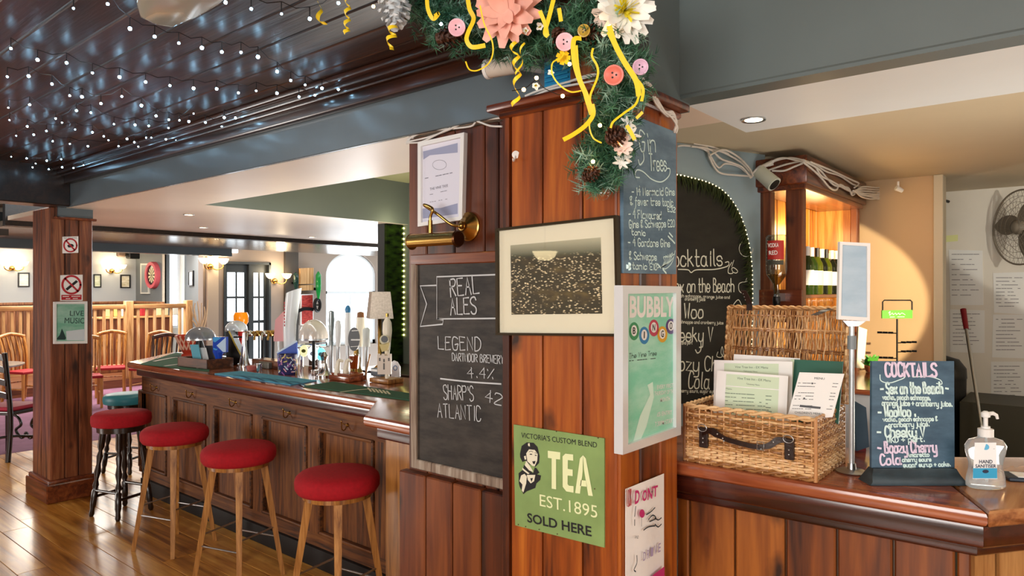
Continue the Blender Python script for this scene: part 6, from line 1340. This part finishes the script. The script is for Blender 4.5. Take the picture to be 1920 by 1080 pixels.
# dried twigs in a dark vase
a = At(374, 672); s = thing('twig_vase', 'pale dried branches standing in a vase on the bar end', 'vase', a.p); a.lat([(8, 672), (10, 655), (6, 640), (5, 634)], mat('dark_vase', '#3a3a40', .3), 'vase_body', s)
mb = MB()
for pts in ([(374, 640), (372, 610), (362, 590), (358, 572)], [(374, 640), (374, 600), (370, 565)], [(375, 640), (378, 605), (378, 568)], [(375, 640), (386, 600), (390, 562)], [(374, 620), (364, 605), (360, 600)], [(376, 618), (384, 592), (383, 575)], [(367, 598), (364, 580), (366, 568)]):
    mb.tube(crm([a.q(*q) for q in pts], 5), [.010 - .006 * i / (5 * (len(pts) - 1)) for i in range(5 * (len(pts) - 1) + 1)], 6)
mb.build('branch', mat('pale_twig', '#d9b896', .7), s)
# tall white tapered font
a = At(540, 692); s = thing('beer_font', 'tall white slanted beer font with open oval top', 'beer font', a.p, 'beer fonts and pumps')
mb = MB(); P = [a.q(545, 692), a.q(543, 660), a.q(543, 610), a.q(549, 560), a.q(551, 545)]; vs = []; n = 20
WW = [10, 10.5, 12, 13.5, 14]
for p, w_ in zip(P, WW):
    for j in range(n): t = 2 * pi * j / n; vs.append(p + RGT * (w_ * a.k * cos(t)) + FWD * (w_ * .8 * a.k * sin(t)) + UP * (w_ * .35 * a.k * cos(t) if p is P[-1] else 0))
mb.add(vs, [(i * n + j, i * n + (j + 1) % n, (i + 1) * n + (j + 1) % n, (i + 1) * n + j) for i in range(len(P) - 1) for j in range(n)] + [tuple((len(P) - 1) * n + j for j in range(n))]); mb.build('font_body', mat('font_white', '#dfe6ea', .25), s)
pl = Pl(a.p - FWD * .075, -FWD); mb = MB()
for k in range(8): flat(mb, pl, [(532.5, 566 + k * 6), (534.5, 566 + k * 6), (534.5, 570 + k * 6), (532.5, 570 + k * 6)], 0)
mb.build('side_lettering', RING, s); mb = MB(); c = P[-1]; mb.add([c + RGT * (9 * a.k * cos(t)) + FWD * (6 * a.k * sin(t)) + UP * (.002 + 9 * a.k * .35 * cos(t)) for t in [2 * pi * j / 20 for j in range(20)]], [tuple(range(20))]); mb.build('top_opening', mat('grey_blue_hollow', '#7d8c94', .4), s)
a = At(522, 690); s = thing('pink_card', 'pink display card behind the tap rail', 'card', a.p); pl = Pl(a.p, -FWD); MB().prism([pl.P(*q) for q in ((516, 600), (531, 584), (531, 640), (513, 640))], pl.n, .008).build('card', mat('pink_card', '#d79a9c', .6), s); MB().cyl(a.p, a.q(522, 640), .006, n=8).build('card_stand', STEEL, s)
# blue wedge sign and straw tin
a = At(540, 701); s = thing('straw_tin', 'multicoloured tin of drinking straws on the bar', 'tin', a.p); a.lat([(17, 701), (17.5, 700), (17.5, 664), (16, 664), (16, 698)], mat('navy_pattern', '#2b2a5c', .35), 'tin_body', s, 28)
mb = [MB() for _ in range(4)]
for k in range(46): t = rn.uniform(-1.5, 1.5); z0 = rn.uniform(667, 696); c = a.p + (-FWD * cos(t) + RGT * sin(t)) * (17.8 * a.k) + UP * ((701 - z0) * a.k); e = UP * rn.uniform(-.03, .03) + (RGT * cos(t) + FWD * sin(t)) * rn.uniform(-.03, .03); mb[k % 4].strip([c, c + e], [e.cross(-FWD * cos(t) + RGT * sin(t)).normalized() * .008] * 2)
for m_, c, nm in zip(mb, ('#d9a0a8', '#d8c070', '#8a4a9a', '#c8d4e4'), ('pink_pattern', 'yellow_pattern', 'purple_pattern', 'pale_pattern')): m_.build(nm, mat(nm, c, .5), s)
pl = Pl(a.p + FWD * .13, -FWD); s = thing('wedge_sign', 'blue wedge-shaped sign behind the straw tin', 'sign', a.q(540, 664)); MB().prism([pl.P(*q) for q in ((520, 662), (556, 640), (557, 660), (556, 701), (522, 701))], pl.n, .02).build('sign_body', mat('bright_blue_sign', '#1a46b0', .3), s); mb = MB(); line(mb, pl, [(520, 661), (556, 640)], .012, .002, False); mb.build('pale_edge', mat('pale_edge', '#c8dcf0', .4), s)
# round badges along a pipe
a = At(580, 690); s = thing('badge_rail', 'chrome tap manifold with four glowing round beer badges', 'tap rail', a.p); MB().cyl(a.q(553, 648), a.q(612, 645), .016, n=14).build('manifold', CHROME, s)
for px in (566, 598): MB().cyl(a.q(px, 690), a.q(px, 648), .014, n=10).build('rail_post', CHROME, s)
for i, (px, py, rx, ry, c, es) in enumerate(((557, 661, 7, 10, '#bfe0f4', 1.0), (573, 657, 7.5, 11, '#f0ecb0', .8), (590, 662, 9.5, 14, '#f4faff', 1.6), (605, 663, 8, 12, '#6fd0d8', .9))):
    n = 24; pts = [a.q(px + rx * cos(2 * pi * j / n), py + ry * sin(2 * pi * j / n), -.05) for j in range(n)]; b = MB().prism(pts, -FWD, .02).build('badge', mat('badge_%d' % i, c, .3, emit=c, es=es), s)
    pts = [a.q(px + rx * .55 * cos(2 * pi * j / n), py + ry * .3 * sin(2 * pi * j / n), -.052) for j in range(n)]; MB().face(pts).build('badge_print', mat('badge_ink_%d' % i, ('#5a8ab0', '#8a8a30', '#c8d4dc', '#2a7a88')[i], .5), b)
# chrome swan base
a = At(608, 706); s = thing('beer_font', 'chrome trumpet-shaped beer font on the bar beside the wooden pump box', 'beer font', a.p, 'beer fonts and pumps'); a.lat([(14, 706), (14, 703), (10, 700), (6, 690), (5, 676), (7, 668), (3, 660), (0, 660)], CHROME, 'font_column', s)
a = At(590, 704); s = thing('spirit_measure', 'small chrome measure cup on the bar', 'cup', a.p); a.lat([(6, 704), (7, 694), (6, 694), (5, 702)], CHROME, 'cup_body', s)
# tap handles behind
def handle(label, px, base, prof, m, tip=None, tm=None):
    a = At(px, base); t = thing('beer_tap', label, 'beer tap', a.p, 'tap handles in front of the window'); a.lat([(3, base), (3.5, prof[0][1])], STEEL, 'stem', t); a.lat(prof, m, 'grip', t, ang=60)
    if tip: a.lat(tip, tm, 'tip', t, ang=60)
IV = mat('ivory', '#e9e0cc', .25); FWH = mat('handle_white', '#eceff0', .25)
handle('silver and dark slim tap handle, leftmost before the window', 621, 700, [(4, 648), (4, 630), (6, 600), (5, 584), (0, 582)], mat('dark_chrome', '#8f999c', .2, .6)); handle('short white tap handle second before the window', 634, 700, [(4, 650), (5, 636), (6, 612), (4, 602), (0, 600)], FWH)
handle('tallest white tap handle with blue tip', 652, 700, [(5, 648), (6, 620), (4.5, 586)], FWH, [(4.5, 586), (5.5, 580), (3, 574), (0, 572)], mat('blue_tip', '#3a7fb0', .3)); handle('ivory tap handle with brown top behind the oval badge', 676, 694, [(5, 650), (9, 620), (7, 595)], IV, [(7, 595), (6, 586), (0, 584)], mat('brown_tip', '#8a5a34', .4)); handle('short white tap handle beside the window sill', 687, 696, [(7, 650), (7, 618), (3, 614), (0, 614)], mat('frost_white', '#d5d8d6', .3))
# oval dark badge pump
a = At(668, 700); s = thing('hand_pump', 'brass hand pump with dark oval badge', 'hand pump', a.p, 'beer fonts and pumps'); a.lat([(12, 700), (11, 694), (7, 686), (8, 672), (5, 664), (4, 655), (0, 654)], BRASS, 'pump_body', s)
n = 28; MB().prism([a.q(667 + 10.5 * cos(2 * pi * j / n), 635 + 22 * sin(2 * pi * j / n), -.06) for j in range(n)], -FWD, .015).build('oval_badge', mat('dark_badge', '#2a2a2e', .35), s); pl = Pl(a.q(667, 635, -.06), -FWD); mb = MB(); scrib(mb, pl, (659, 640), (676, 640), 7, .010, .002, 3); scrib(mb, pl, (660, 622), (675, 621), 4, .006, .002, 5); line(mb, pl, [(658, 650), (676, 649)], .004, .002); mb.build('badge_lettering', PAPER, s); MB().cyl(a.q(694, 664), a.q(686, 700), .006, n=8).build('lever', mat('tan_lever', '#b08050', .4), s)
# wooden pump box with arches
a = At(645, 713); s = thing('pump_stand', 'reddish wooden pump stand with pale arched supports', 'pump stand', a.p); Mx = Matrix.Translation(a.p)
MB().box((-.10, -.05, 0), (.12, .09, .035), .006, Mx, 2).box((-.09, -.04, .035), (.11, .08, .05), .004, Mx).build('stand_base', MAHOG, s)
mb = MB()
for px in (636, 652): mb.tube(crm([a.q(px - 4, 703), a.q(px - 3, 690), a.q(px, 676), a.q(px + 8, 678)], 5), [.02, .02, .02, .02, .02, .019, .018, .017, .016, .015, .014, .012, .010, .009, .008, .006], 8)
mb.build('arched_support', IV, s)
a = At(664, 705); s = thing('amber_glass', 'small glass of amber beer beside the brass pump', 'glass', a.p + UP * .052); g = a.p + UP * .052; MB().lathe([(.028, 0), (.036, .09), (1e-4, .09)], g, 20).build('beer', mat('amber_beer', '#a8480e', .1, trans=.4), s); MB().lathe([(.030, -.0), (.039, .1), (.037, .1)], g, 20, cap=1).build('tumbler', CLEAR, s)
# ivory hand pump, castle clip, badges
a = At(726, 718); s = thing('hand_pump', 'hand pump with tall ivory handle and cream castle pump clip', 'hand pump', a.p, 'beer fonts and pumps'); Mx = Matrix.Translation(a.p)
MB().box((-.12, -.05, 0), (.07, .08, .03), .006, Mx, 2).build('wood_base', OAKLEG, s); a.lat([(4, 716), (4, 668)], IV, 'shaft', s); a.lat([(4, 668), (6, 650), (9, 620), (8, 605), (4, 597), (0, 592)], IV, 'handle', s, ang=60); a.lat([(3, 594), (3, 588), (0, 587)], BRASS, 'ferrule', s)
pl = Pl(a.p - FWD * .05, -FWD); MB().prism([pl.P(*q) for q in ((708, 702), (707, 664), (711, 664), (711, 667), (715, 667), (715, 664), (721, 664), (721, 667), (727, 667), (727, 664), (733, 664), (733, 702))], pl.n, .03).build('castle_clip', mat('cream_clip', '#e2d2c2', .5), s)
mb = MB(); 
for q in ((712, 674), (720, 676), (729, 674), (720, 684), (720, 690)): flat(mb, pl, [(q[0] - 1.5, q[1] - 3), (q[0] + 1.5, q[1] - 3), (q[0] + 1.5, q[1] + 3), (q[0] - 1.5, q[1] + 3)], .001)
mb.build('castle_window', mat('grey_ink', '#6a6460', .6), s); n = 22
MB().prism([pl.P(720 + 8.5 * cos(2 * pi * j / n), 637 + 9 * sin(2 * pi * j / n), .0) for j in range(n)], pl.n, .012).build('round_clip', mat('cream_ring', '#d6d0b0', .5), s); MB().face([pl.P(721 + 6.5 * cos(2 * pi * j / n), 636 + 6.5 * sin(2 * pi * j / n), .001) for j in range(n)]).build('clip_centre', BLACK, s); MB().prism([pl.P(*q) for q in ((711, 646), (731, 642), (728, 656), (716, 660))], pl.n, .01).build('scroll_clip', mat('straw_clip', '#cdbb7a', .5), s)
a = At(742, 706); s = thing('pump_clip', 'white rounded pump clip with blue motif near the pillar panel', 'pump clip', a.p); pl = Pl(a.p, -FWD); MB().prism([pl.P(*q) for q in ((733, 706), (733, 680), (738, 676), (745, 679), (750, 688), (750, 706))], pl.n, .02).build('clip_body', mat('clip_white', '#ecebee', .4), s); mb = MB(); ring(mb, pl, 741, 690, 3.5, 4, .006, .001); mb.build('motif', mat('clip_blue', '#6a86b0', .5), s)
a = At(712, 711); s = thing('small_carton', 'small black and white carton in front of the castle clip', 'carton', a.p + UP * .03); q = a.p + UP * .031 - FWD * .07; MB().box(q - V((.05, .02, 0)), q + V((.05, .02, .05)), .003).build('carton_body', mat('carton_grey', '#59616a', .5), s); mb = MB(); pl = Pl((0, q.y - .0205, 1), (0, -1, 0)); a_, b_ = q - V((.045, 0, 0)), q + V((.02, 0, .045)); mb.box((a_.x, q.y - .022, q.z + .03), (b_.x, q.y - .02, q.z + .045)); mb.build('carton_print', PAPER, s)
# table lamp behind the pumps
p = stand(712, 690); d0 = dep(p) + 1.2; k = d0 / F; c = oD(712, 592, d0); s = thing('table_lamp', 'lamp with square tapered linen shade in front of the dark post', 'lamp', V((c.x, c.y, .95))); Mz = Matrix.Translation(c) @ Matrix.Rotation(YAW + .35, 4, 'Z')
t0, t1, hh = 17 * k, 22 * k, 50 * k; vs = [Mz @ V((sx_ * r, sy_ * r, z)) for r, z in ((t1, -hh * .1), (t0, hh * .9)) for sx_, sy_ in ((-1, -1), (1, -1), (1, 1), (-1, 1))]
MB().add(vs, [(0, 1, 5, 4), (1, 2, 6, 5), (2, 3, 7, 6), (3, 0, 4, 7), (4, 5, 6, 7)]).build('lamp_shade', mat('linen_shade', '#b3a79c', .9, noise=.15, nscale=60), s, smooth=False); MB().lathe([(.06, .95), (.06, .97), (.02, 1.0), (.015, c.z + .05), (1e-4, c.z + .06)], (c.x, c.y, 0), 16).build('lamp_base', BRASS, s)
# clutter: bar blade tray, lemon dish, cup
a = At(473, 694); s = thing('snack_dish', 'small red topped dish on the bar behind the blue towel', 'dish', a.p); a.lat([(9, 694), (11, 686), (0, 684)], mat('red_dish', '#b0605a', .4), 'dish_body', s)
a = At(486, 698); s = thing('shot_glass', 'small bright metal cup on the bar behind the blue towel', 'cup', a.p); a.lat([(5, 698), (5.5, 682), (4.5, 682), (4, 696)], CHROME, 'cup_body', s)
p = stand(508, 690) ; tag(MB().box(p + V((-.08, -.06, 0)), p + V((.06, .0, .05)), .006).build('napkin_holder', mat('napkin_grey', '#6d6a60', .35, .3)), 'grey metal napkin holder beside the straw tin', 'holder')
# back counter behind the bar that carries the lamp
tag(MB().box((-5.4, 4.1, 0), (-2.4, 4.72, .95), .006).build('back_counter', DARKW), 'dark back counter behind the long bar', 'counter')
# foil panel with light strip
FPn = Pl((-5.4, 4.6, 1), (1, 0, 0)); s = thing('foil_panel', 'dark green foil panel with light strip seen left of the pillar', 'panel', FPn.P(740, 690)); a = FPn.P(721, 500); b = FPn.P(790, 500)
m, nt, bb = newmat('green_foil'); tc = N(nt, 'ShaderNodeTexCoord'); mp = N(nt, 'ShaderNodeMapping'); mp.inputs['Scale'].default_value = (1, 5, 14); nt.links.new(tc.outputs['Object'], mp.inputs[0]); nz = N(nt, 'ShaderNodeTexNoise', Scale=1.5, Detail=3.0); nt.links.new(mp.outputs[0], nz.inputs['Vector'])
r = N(nt, 'ShaderNodeValToRGB'); e = r.color_ramp.elements; e[0].position = .35; e[0].color = lin('#0c1406'); e[1].position = .75; e[1].color = lin('#46661c'); nt.links.new(nz.outputs['Fac'], r.inputs['Fac']); nt.links.new(r.outputs['Color'], bb.inputs['Base Color']); bb.inputs['Roughness'].default_value = .25; bb.inputs['Metallic'].default_value = .7
MB().box((-5.4, a.y, .9), (-5.37, 4.74, 2.62)).build('foil', m, s)
mb = MB(); P = [FPn.P(757, y, .04) for y in range(378, 630, 10)]
for p in P: mb.ball(p, .011, 6)
tag(mb.build('light_strip', mat('green_yellow_led', '#f4f0a0', .4, emit='#f0e680', es=5), s), None, None, None, 'stuff')
mb = MB(); cable(mb, [FPn.P(x, y, .03) for x, y in ((718, 418), (720, 352), (732, 345), (748, 356), (764, 366))], .012); tag(mb.build('cable', CABLE), 'white cable running down beside the foil panel', 'cable')
point('foil_lamp', FPn.P(745, 420, .25), 1.2, (1, .93, .6), .05)
# ------------------------------------------------------------------ far room
SCM = mat('sconce_glass', '#fff0d0', .4, emit='#ffd9a0', es=9)
def sconce(label, c, n):
    n = V(n); s = thing('wall_sconce', label, 'wall lamp', c, 'wall sconces in the far room'); q = n.cross(UP).normalized()
    MB().ball(c + n * .02, .05, 12).build('back_plate', BRASS, s); mb = MB()
    for sg in (-1, 1): mb.tube(crm([c + n * .02, c + n * .1 + q * sg * .06 - UP * .05, c + n * .14 + q * sg * .14 - UP * .02, c + n * .14 + q * sg * .16 + UP * .04], 5), .01, 6)
    mb.build('arm', BRASS, s)
    for sg in (-1, 1): MB().lathe([(.02, 0), (.06, .03), (.085, .09), (.075, .09), (.05, .035), (1e-4, .02)], c + n * .14 + q * sg * .16 + UP * .04, 16).build('glass_shade', SCM, s)
    point('sconce_light', c + n * .22 + UP * .15, 9, (1, .82, .55), .08)
FW_ = Pl((FX, 5, 1), (1, 0, 0)); DW = Pl((WX + .05, 6, 1), (1, 0, 0)); DB = Pl((-15, 6.43, 1), (0, -1, 0))
sconce('wall sconce furthest left on the pale grey wall', FW_.P(22, 503), (1, 0, 0)); sconce('wall sconce on the pale grey wall right of the column', FW_.P(209, 508), (1, 0, 0)); sconce('wall sconce on the pale pier left of the glazed door', DW.P(393, 500), (1, 0, 0)); sconce('wall sconce right of the glazed door', Pl((WX, 6, 1), (1, 0, 0)).P(514, 527), (1, 0, 0))
def pic(label, pl, quad, c='#c9d0c4'):
    s = thing('framed_print', label, 'picture', pl.P(*quad[3]), 'small framed prints in the far room'); cx = sum(q[0] for q in quad) / 4; cy = sum(q[1] for q in quad) / 4; R = [(cx + (x - cx) * .78, cy + (y - cy) * .84) for x, y in quad]
    frame4(MB(), pl, quad, R, .001, .03).build('frame', BLACK, s); MB().prism([pl.P(*q, .012) for q in R], pl.n, .01).build('print', chalk('print_' + c[1:], c, '#eef0ea', 8, .5), s)
pic('small black framed print left of the column', FW_, [(34, 511), (56, 511), (56, 538), (34, 538)]); pic('small black framed print just right of the column', FW_, [(176, 514), (190, 514), (190, 539), (176, 539)], '#b9c4a0'); pic('small black framed print near the dark corner', FW_, [(226, 515), (245, 515), (245, 540), (226, 540)], '#b0a888'); pic('narrow black framed print on the oblique dark wall', OB, [(352, 508), (361, 507), (361, 536), (352, 537)], '#dfe6ea')
# dartboard
c = DB.P(290, 516); k = (c - EYE).dot(FWD) / F; s = thing('dartboard', 'dartboard in pink surround on the dark wall', 'dartboard', c); My = Matrix.Rotation(pi / 2, 4, 'X'); R0 = 25 * k
MB().lathe([(R0 * .74, 0), (R0 * .74, .09), (R0 * .98, .09), (R0, .07), (R0, 0)], c, 36, My).build('surround', mat('pink_foam', '#b8505c', .7), s); MB().lathe([(R0 * .75, 0), (R0 * .75, .06), (1e-4, .06)], c, 36, My).build('board', BLACK, s); mb = MB()
for k_ in range(20):
    a0, a1 = 2 * pi * (k_ - .5) / 20, 2 * pi * (k_ + .5) / 20
    if k_ % 2: mb.add([c + V((r * cos(t), -.064, r * sin(t))) for r, t in ((R0 * .07, a0), (R0 * .56, a0), (R0 * .56, a1), (R0 * .07, a1))], [(0, 1, 2, 3)])
mb.build('pale_segment', mat('cream_segment', '#d9cfa8', .7), s)
s = thing('score_board', 'pale framed score board beside the dartboard', 'scoreboard', DB.P(270, 552)); MB().prism([DB.P(*q, .03) for q in ((263, 494), (279, 494), (279, 551), (263, 551))], DB.n, .03).build('frame', mat('pale_frame', '#b5b5b0', .5), s); MB().prism([DB.P(*q, .032) for q in ((265, 497), (277, 497), (277, 548), (265, 548))], DB.n, .004).build('slate', mat('grey_slate', '#70787c', .5), s)
s = thing('wall_speaker', 'small dark speaker in the far ceiling corner', 'speaker', FW_.P(249, 480)); q = FW_.P(249, 477); MB().box((FX, q.y - .15, q.z - .1), (FX + .2, q.y + .15, q.z + .1), .02).build('casing', BLACK, s); MB().box((FX, q.y - .34, q.z - .06), (FX + .12, q.y - .18, q.z + .06), .02).build('side_casing', mat('brown_casing', '#5a4a40', .5), s)
s = thing('exit_sign', 'bright emergency light box above the glazed door', 'exit sign', DW.P(432, 470)); a = DW.P(420, 473); b = DW.P(446, 461); MB().box((WX, a.y, a.z), (WX + .06, b.y, b.z), .006).build('light_box', mat('exit_glow', '#f4fbff', .4, emit='#f0f8ff', es=2.5), s)
# pier things: notices and hanging glasses
PR = Pl((WX + .07, 8, 1), (1, 0, 0))
s = thing('menu_board', 'cream wooden board on the pier between door and arched window', 'board', PR.P(576, 545)); MB().prism([PR.P(*q, .03) for q in ((563, 503), (588, 502), (588, 532), (563, 533))], PR.n, .05).build('cream_panel', PALEW, s); MB().prism([PR.P(*q, .03) for q in ((563, 535), (588, 534), (588, 544), (563, 545))], PR.n, .05).build('lower_strip', PALEW, s)
s = thing('red_poster', 'red poster with white border on the pier', 'poster', PR.P(576, 609)); MB().prism([PR.P(*q, .01) for q in ((564, 552), (588, 551), (588, 608), (564, 610))], PR.n, .06).build('white_border', PAPER, s); MB().prism([PR.P(*q, .014) for q in ((566, 554), (586.5, 553), (586.5, 606), (566, 608))], PR.n, .004).build('print', chalk('red_print_noise', '#8a1414', '#e0584a', 12, .5), s); mb = MB(); line(mb, PR, [(560, 583), (572, 579), (586, 580)], .06, .03); mb.build('dark_scroll', BLACK, s)
g0 = None
for lb, px, y0, y1, c in (('dark green bottle hanging beside the cream board', 555, 510, 542, '#1f3f38'), ('bright green bottle on an optic right of the cream board', 597, 508, 560, '#1fa04a')):
    t = thing('optic_bottle', lb, 'bottle', PR.P(px, y1), 'bottles on optics by the pier'); q = PR.P(px, y1, .1); kk = (q - EYE).dot(FWD) / F; h = (y1 - y0) * kk
    MB().lathe([(.02, 0), (.045, h * .3), (.05, h * .4), (.05, h * .85), (.02, h * .95), (1e-4, h)], q, 16).build('glass_body', mat('optic_' + c[1:], c, .15, trans=.3), t); MB().box(q + V((-.17, -.02, h * .3)), q + V((-.03, .02, h * .4))).build('optic_bracket', BLACKM, t)
t = thing('hanging_chain', 'dark loop of hose hanging under the green bottle', 'hose', PR.P(595, 570)); mb = MB(); P = [PR.P(595 + 5 * cos(u), 572 + 11 * sin(u), .08) for u in [2 * pi * i / 24 for i in range(25)]]; mb.tube(P, .03, 8); mb.build('hose_loop', BLACK, t); MB().cyl(P[0], P[0] - V((.1, 0, 0)), .015, n=8).build('hose_bracket', BLACKM, t)
# railing on the step
RX = -13.0; zr = .14
struct('floor_step', MB().box((-16, 1.97, 0), (RX + .12, 6.35, zr)), wood('step_wood', '#4a2818', '#6f4026', '#8a5636', 'y', .4, .1, 1, 0, .2))
rl = thing('railing', 'pale pine balustrade with newel posts in the far room', 'railing', (RX, 4.5, zr)); yr = lambda px: oX(px, 600, RX).y
y0r, y1r = yr(-15), yr(353)
MB().box((RX - .05, y0r, 1.36), (RX + .05, y1r, 1.44), .012, seg=2).build('top_rail', PALEWY, rl); MB().box((RX - .03, y0r, .32), (RX + .03, y1r, .40), .006).build('bottom_rail', PALEWY, rl)
for px in (241, 353): y = yr(px); MB().box((RX - .065, y - .065, zr), (RX + .065, y + .065, 1.50), .012, seg=2).build('newel_post', PALEW, rl)
for px in (-8, 6, 22, 38, 52, 75, 100, 130, 160, 178, 195, 209, 223, 259, 275, 290, 306, 321, 337): y = yr(px); MB().box((RX - .022, y - .022, .38), (RX + .022, y + .022, 1.38), .006).build('spindle', PALEW, rl)
# chairs
def slat_chair(label, m, seatm, grp='slat back chairs by the railing'):
    t = thing('dining_chair', label, 'chair', (0, 0, 0), grp)
    MB().slab([(-.21, -.2), (.21, -.2), (.19, .2), (-.19, .2)], .43, .47, .012).build('seat', seatm, t)
    for sx_ in (-1, 1):
        MB().tube([(sx_ * .19, -.18, 0), (sx_ * .19, -.18, .43)], [.018, .022], 8).build('leg', m, t); MB().tube(crm([(sx_ * .18, .24, 0), (sx_ * .18, .19, .43), (sx_ * .19, .22, .75), (sx_ * .20, .29, 1.0)], 5), .021, 8).build('leg', m, t)
    mb = MB(); mb.tube(crm([(-.21, .285, .97), (-.1, .30, 1.0), (0, .305, 1.015), (.1, .30, 1.0), (.21, .285, .97)], 4), .03, 8); mb.build('top_rail', m, t)
    for k in range(5): x = -.13 + .065 * k; MB().tube(crm([(x, .195, .47), (x * 1.05, .20, .7), (x * 1.1, .29, .98)], 5), .013, 6).build('slat', m, t)
    for z in (.2,): MB().cyl((-.19, -.18, z), (-.18, .22, z), .011, n=8).cyl((.19, -.18, z), (.18, .22, z), .011, n=8).cyl((-.18, .215, z + .08), (.18, .215, z + .08), .011, n=8).build('stretcher', m, t)
    return t
RS = mat('red_seat', '#a81c24', .7); ch = slat_chair('oak slat-back chair with red seat right of the column, front one', CHAIRW, RS); p = oZ(208, 742, 0); place(ch, p, 1.15)
c2 = copy_tree(ch); c2['label'] = 'oak slat-back chair with red seat half hidden behind the column'; p = oZ(160, 764, 0); place(c2, p, 1.3)
c3 = copy_tree(ch); c3['label'] = 'oak slat-back chair with pale back behind the bar end'; p = oZ(280, 744, 0); place(c3, p, .55)
c4 = slat_chair('dark brown slat-back chair behind the bar end', wood('chair_dark', '#2a160c', '#4a2a18', '#5f3a22', 'z', .35, .2, 1.2, 0, .2), RS); place(c4, oZ(306, 758, 0), .95)
c5 = copy_tree(ch); c5['label'] = 'oak slat-back chair left of the column by the railing'; place(c5, oZ(48, 752, 0), 2.0)
# dark ladder-back chair near the left edge
t = thing('ladder_chair', 'dark carved ladder-back chair with red seat at the left edge', 'chair', (0, 0, 0))
MB().slab([(-.23, -.22), (.23, -.22), (.21, .2), (-.21, .2)], .45, .49, .01).build('seat_frame', DARKWZ, t); MB().slab([(-.21, -.2), (.21, -.2), (.2, .18), (-.2, .18)], .488, .53, .018).build('seat', mat('crimson_seat', '#a01030', .7), t)
for sx_ in (-1, 1): MB().tube([(sx_ * .21, -.2, 0), (sx_ * .21, -.2, .45)], [.022, .024], 8).build('leg', DARKWZ, t); MB().tube(crm([(sx_ * .21, .24, 0), (sx_ * .2, .2, .45), (sx_ * .2, .27, 1.08)], 5), .024, 8).build('leg', DARKWZ, t)
for z in (.62, .75, .88, 1.0): MB().prism([V((x, .215 + (z - .5) * .1, z + .03 * (1 - (x / .2) ** 2) + s_)) for x, s_ in [(-.2 + .04 * i, 0) for i in range(11)] + [(.2 - .04 * i, .055) for i in range(11)]], (0, -1, 0), .02).build('ladder_rail', DARKWZ, t)
mb = MB()
for sg in (-1, 1): mb.tube(crm([(sg * .2, -.2, .40), (sg * .10, -.205, .36), (sg * .06, -.205, .28), (sg * .12, -.205, .22), (sg * .05, -.205, .14), (0, -.205, .2)], 6), .014, 6)
mb.tube(crm([(-.21, .22, .16), (0, .0, .2), (.21, -.2, .16)], 5), .014, 6); mb.tube(crm([(.21, .22, .16), (0, .0, .2), (-.21, -.2, .16)], 5), .014, 6); mb.build('carved_stretcher', DARKWZ, t)
p = oZ(18, 855, 0); place(t, p, 3.7)
# table behind it and crates of clutter behind the railing
p = oZ(5, 800, 0); t = thing('pub_table', 'dark pub table with pale top behind the ladder-back chair', 'table', (p.x - .3, p.y - .2, 0)); q = V((p.x - .3, p.y - .2, 0))
MB().lathe([(.48, .735), (.5, .745), (.5, .76), (1e-4, .762)], q, 32).build('tabletop', mat('pale_table_top', '#a89c8e', .2), t); MB().lathe([(.22, 0), (.2, .04), (.06, .1), (.04, .3), (.06, .5), (.05, .7), (.2, .735)], q, 16).build('pedestal', DARKWZ, t)
for i, (px, py, c, lb) in enumerate(((44, 648, '#7a1c24', 'dark red bottle standing on the table behind the column'), (14, 640, '#d8dcd8', 'white jug behind the railing at the far left'))):
    pass
cols_ = ['#e0c078', '#d8b060', '#d9d4c0', '#a02028', '#6a3a24', '#e0d0a0', '#d4c49a', '#ded8c8']
for i, (x0, y0, x1, y1, lb) in enumerate(((197, 584, 210, 602, 'yellow box behind the left railing section'), (212, 582, 224, 600, 'cream box behind the left railing section'), (226, 582, 237, 598, 'white box next to the middle newel post'), (262, 587, 272, 606, 'dark red box right of the middle newel post'), (276, 580, 286, 594, 'tan crate behind the right railing section'), (291, 580, 301, 596, 'pale letter-shaped box behind the right railing'), (305, 580, 314, 596, 'cream card behind the right railing section'), (322, 580, 334, 596, 'white card near the right newel post'))):
    a = oX(x0, y1, -14.2); b = oX(x1, y0, -14.2); b.z += 1.187 - a.z; a.z = 1.187; tag(MB().box((-14.3, a.y, a.z), (-14.15, b.y, b.z), .01).build('shelf_box', mat('box_%d' % i, cols_[i], .6)), lb, 'box', 'boxes on the shelf behind the railing')
s = thing('low_shelf', 'long wooden shelf unit behind the railing', 'shelf', (-14.3, 5, zr)); yA = yr(185) + .4; yB = min(6.3, oX(342, 600, -14.3).y)
MB().box((-14.45, yA, zr), (-14.05, yB, 1.18), .01).build('shelf_carcass', wood('shelf_wood', '#3a1c10', '#6a3820', '#84502f', 'z', .4, .1, 1, 0, .3), s); MB().box((-14.48, yA - .03, 1.15), (-14.02, yB, 1.185), .006).build('shelf_top', PALEWY, s)
point('far_fill', (-14, 4.2, 2.3), 75, (1, .92, .8), .3)
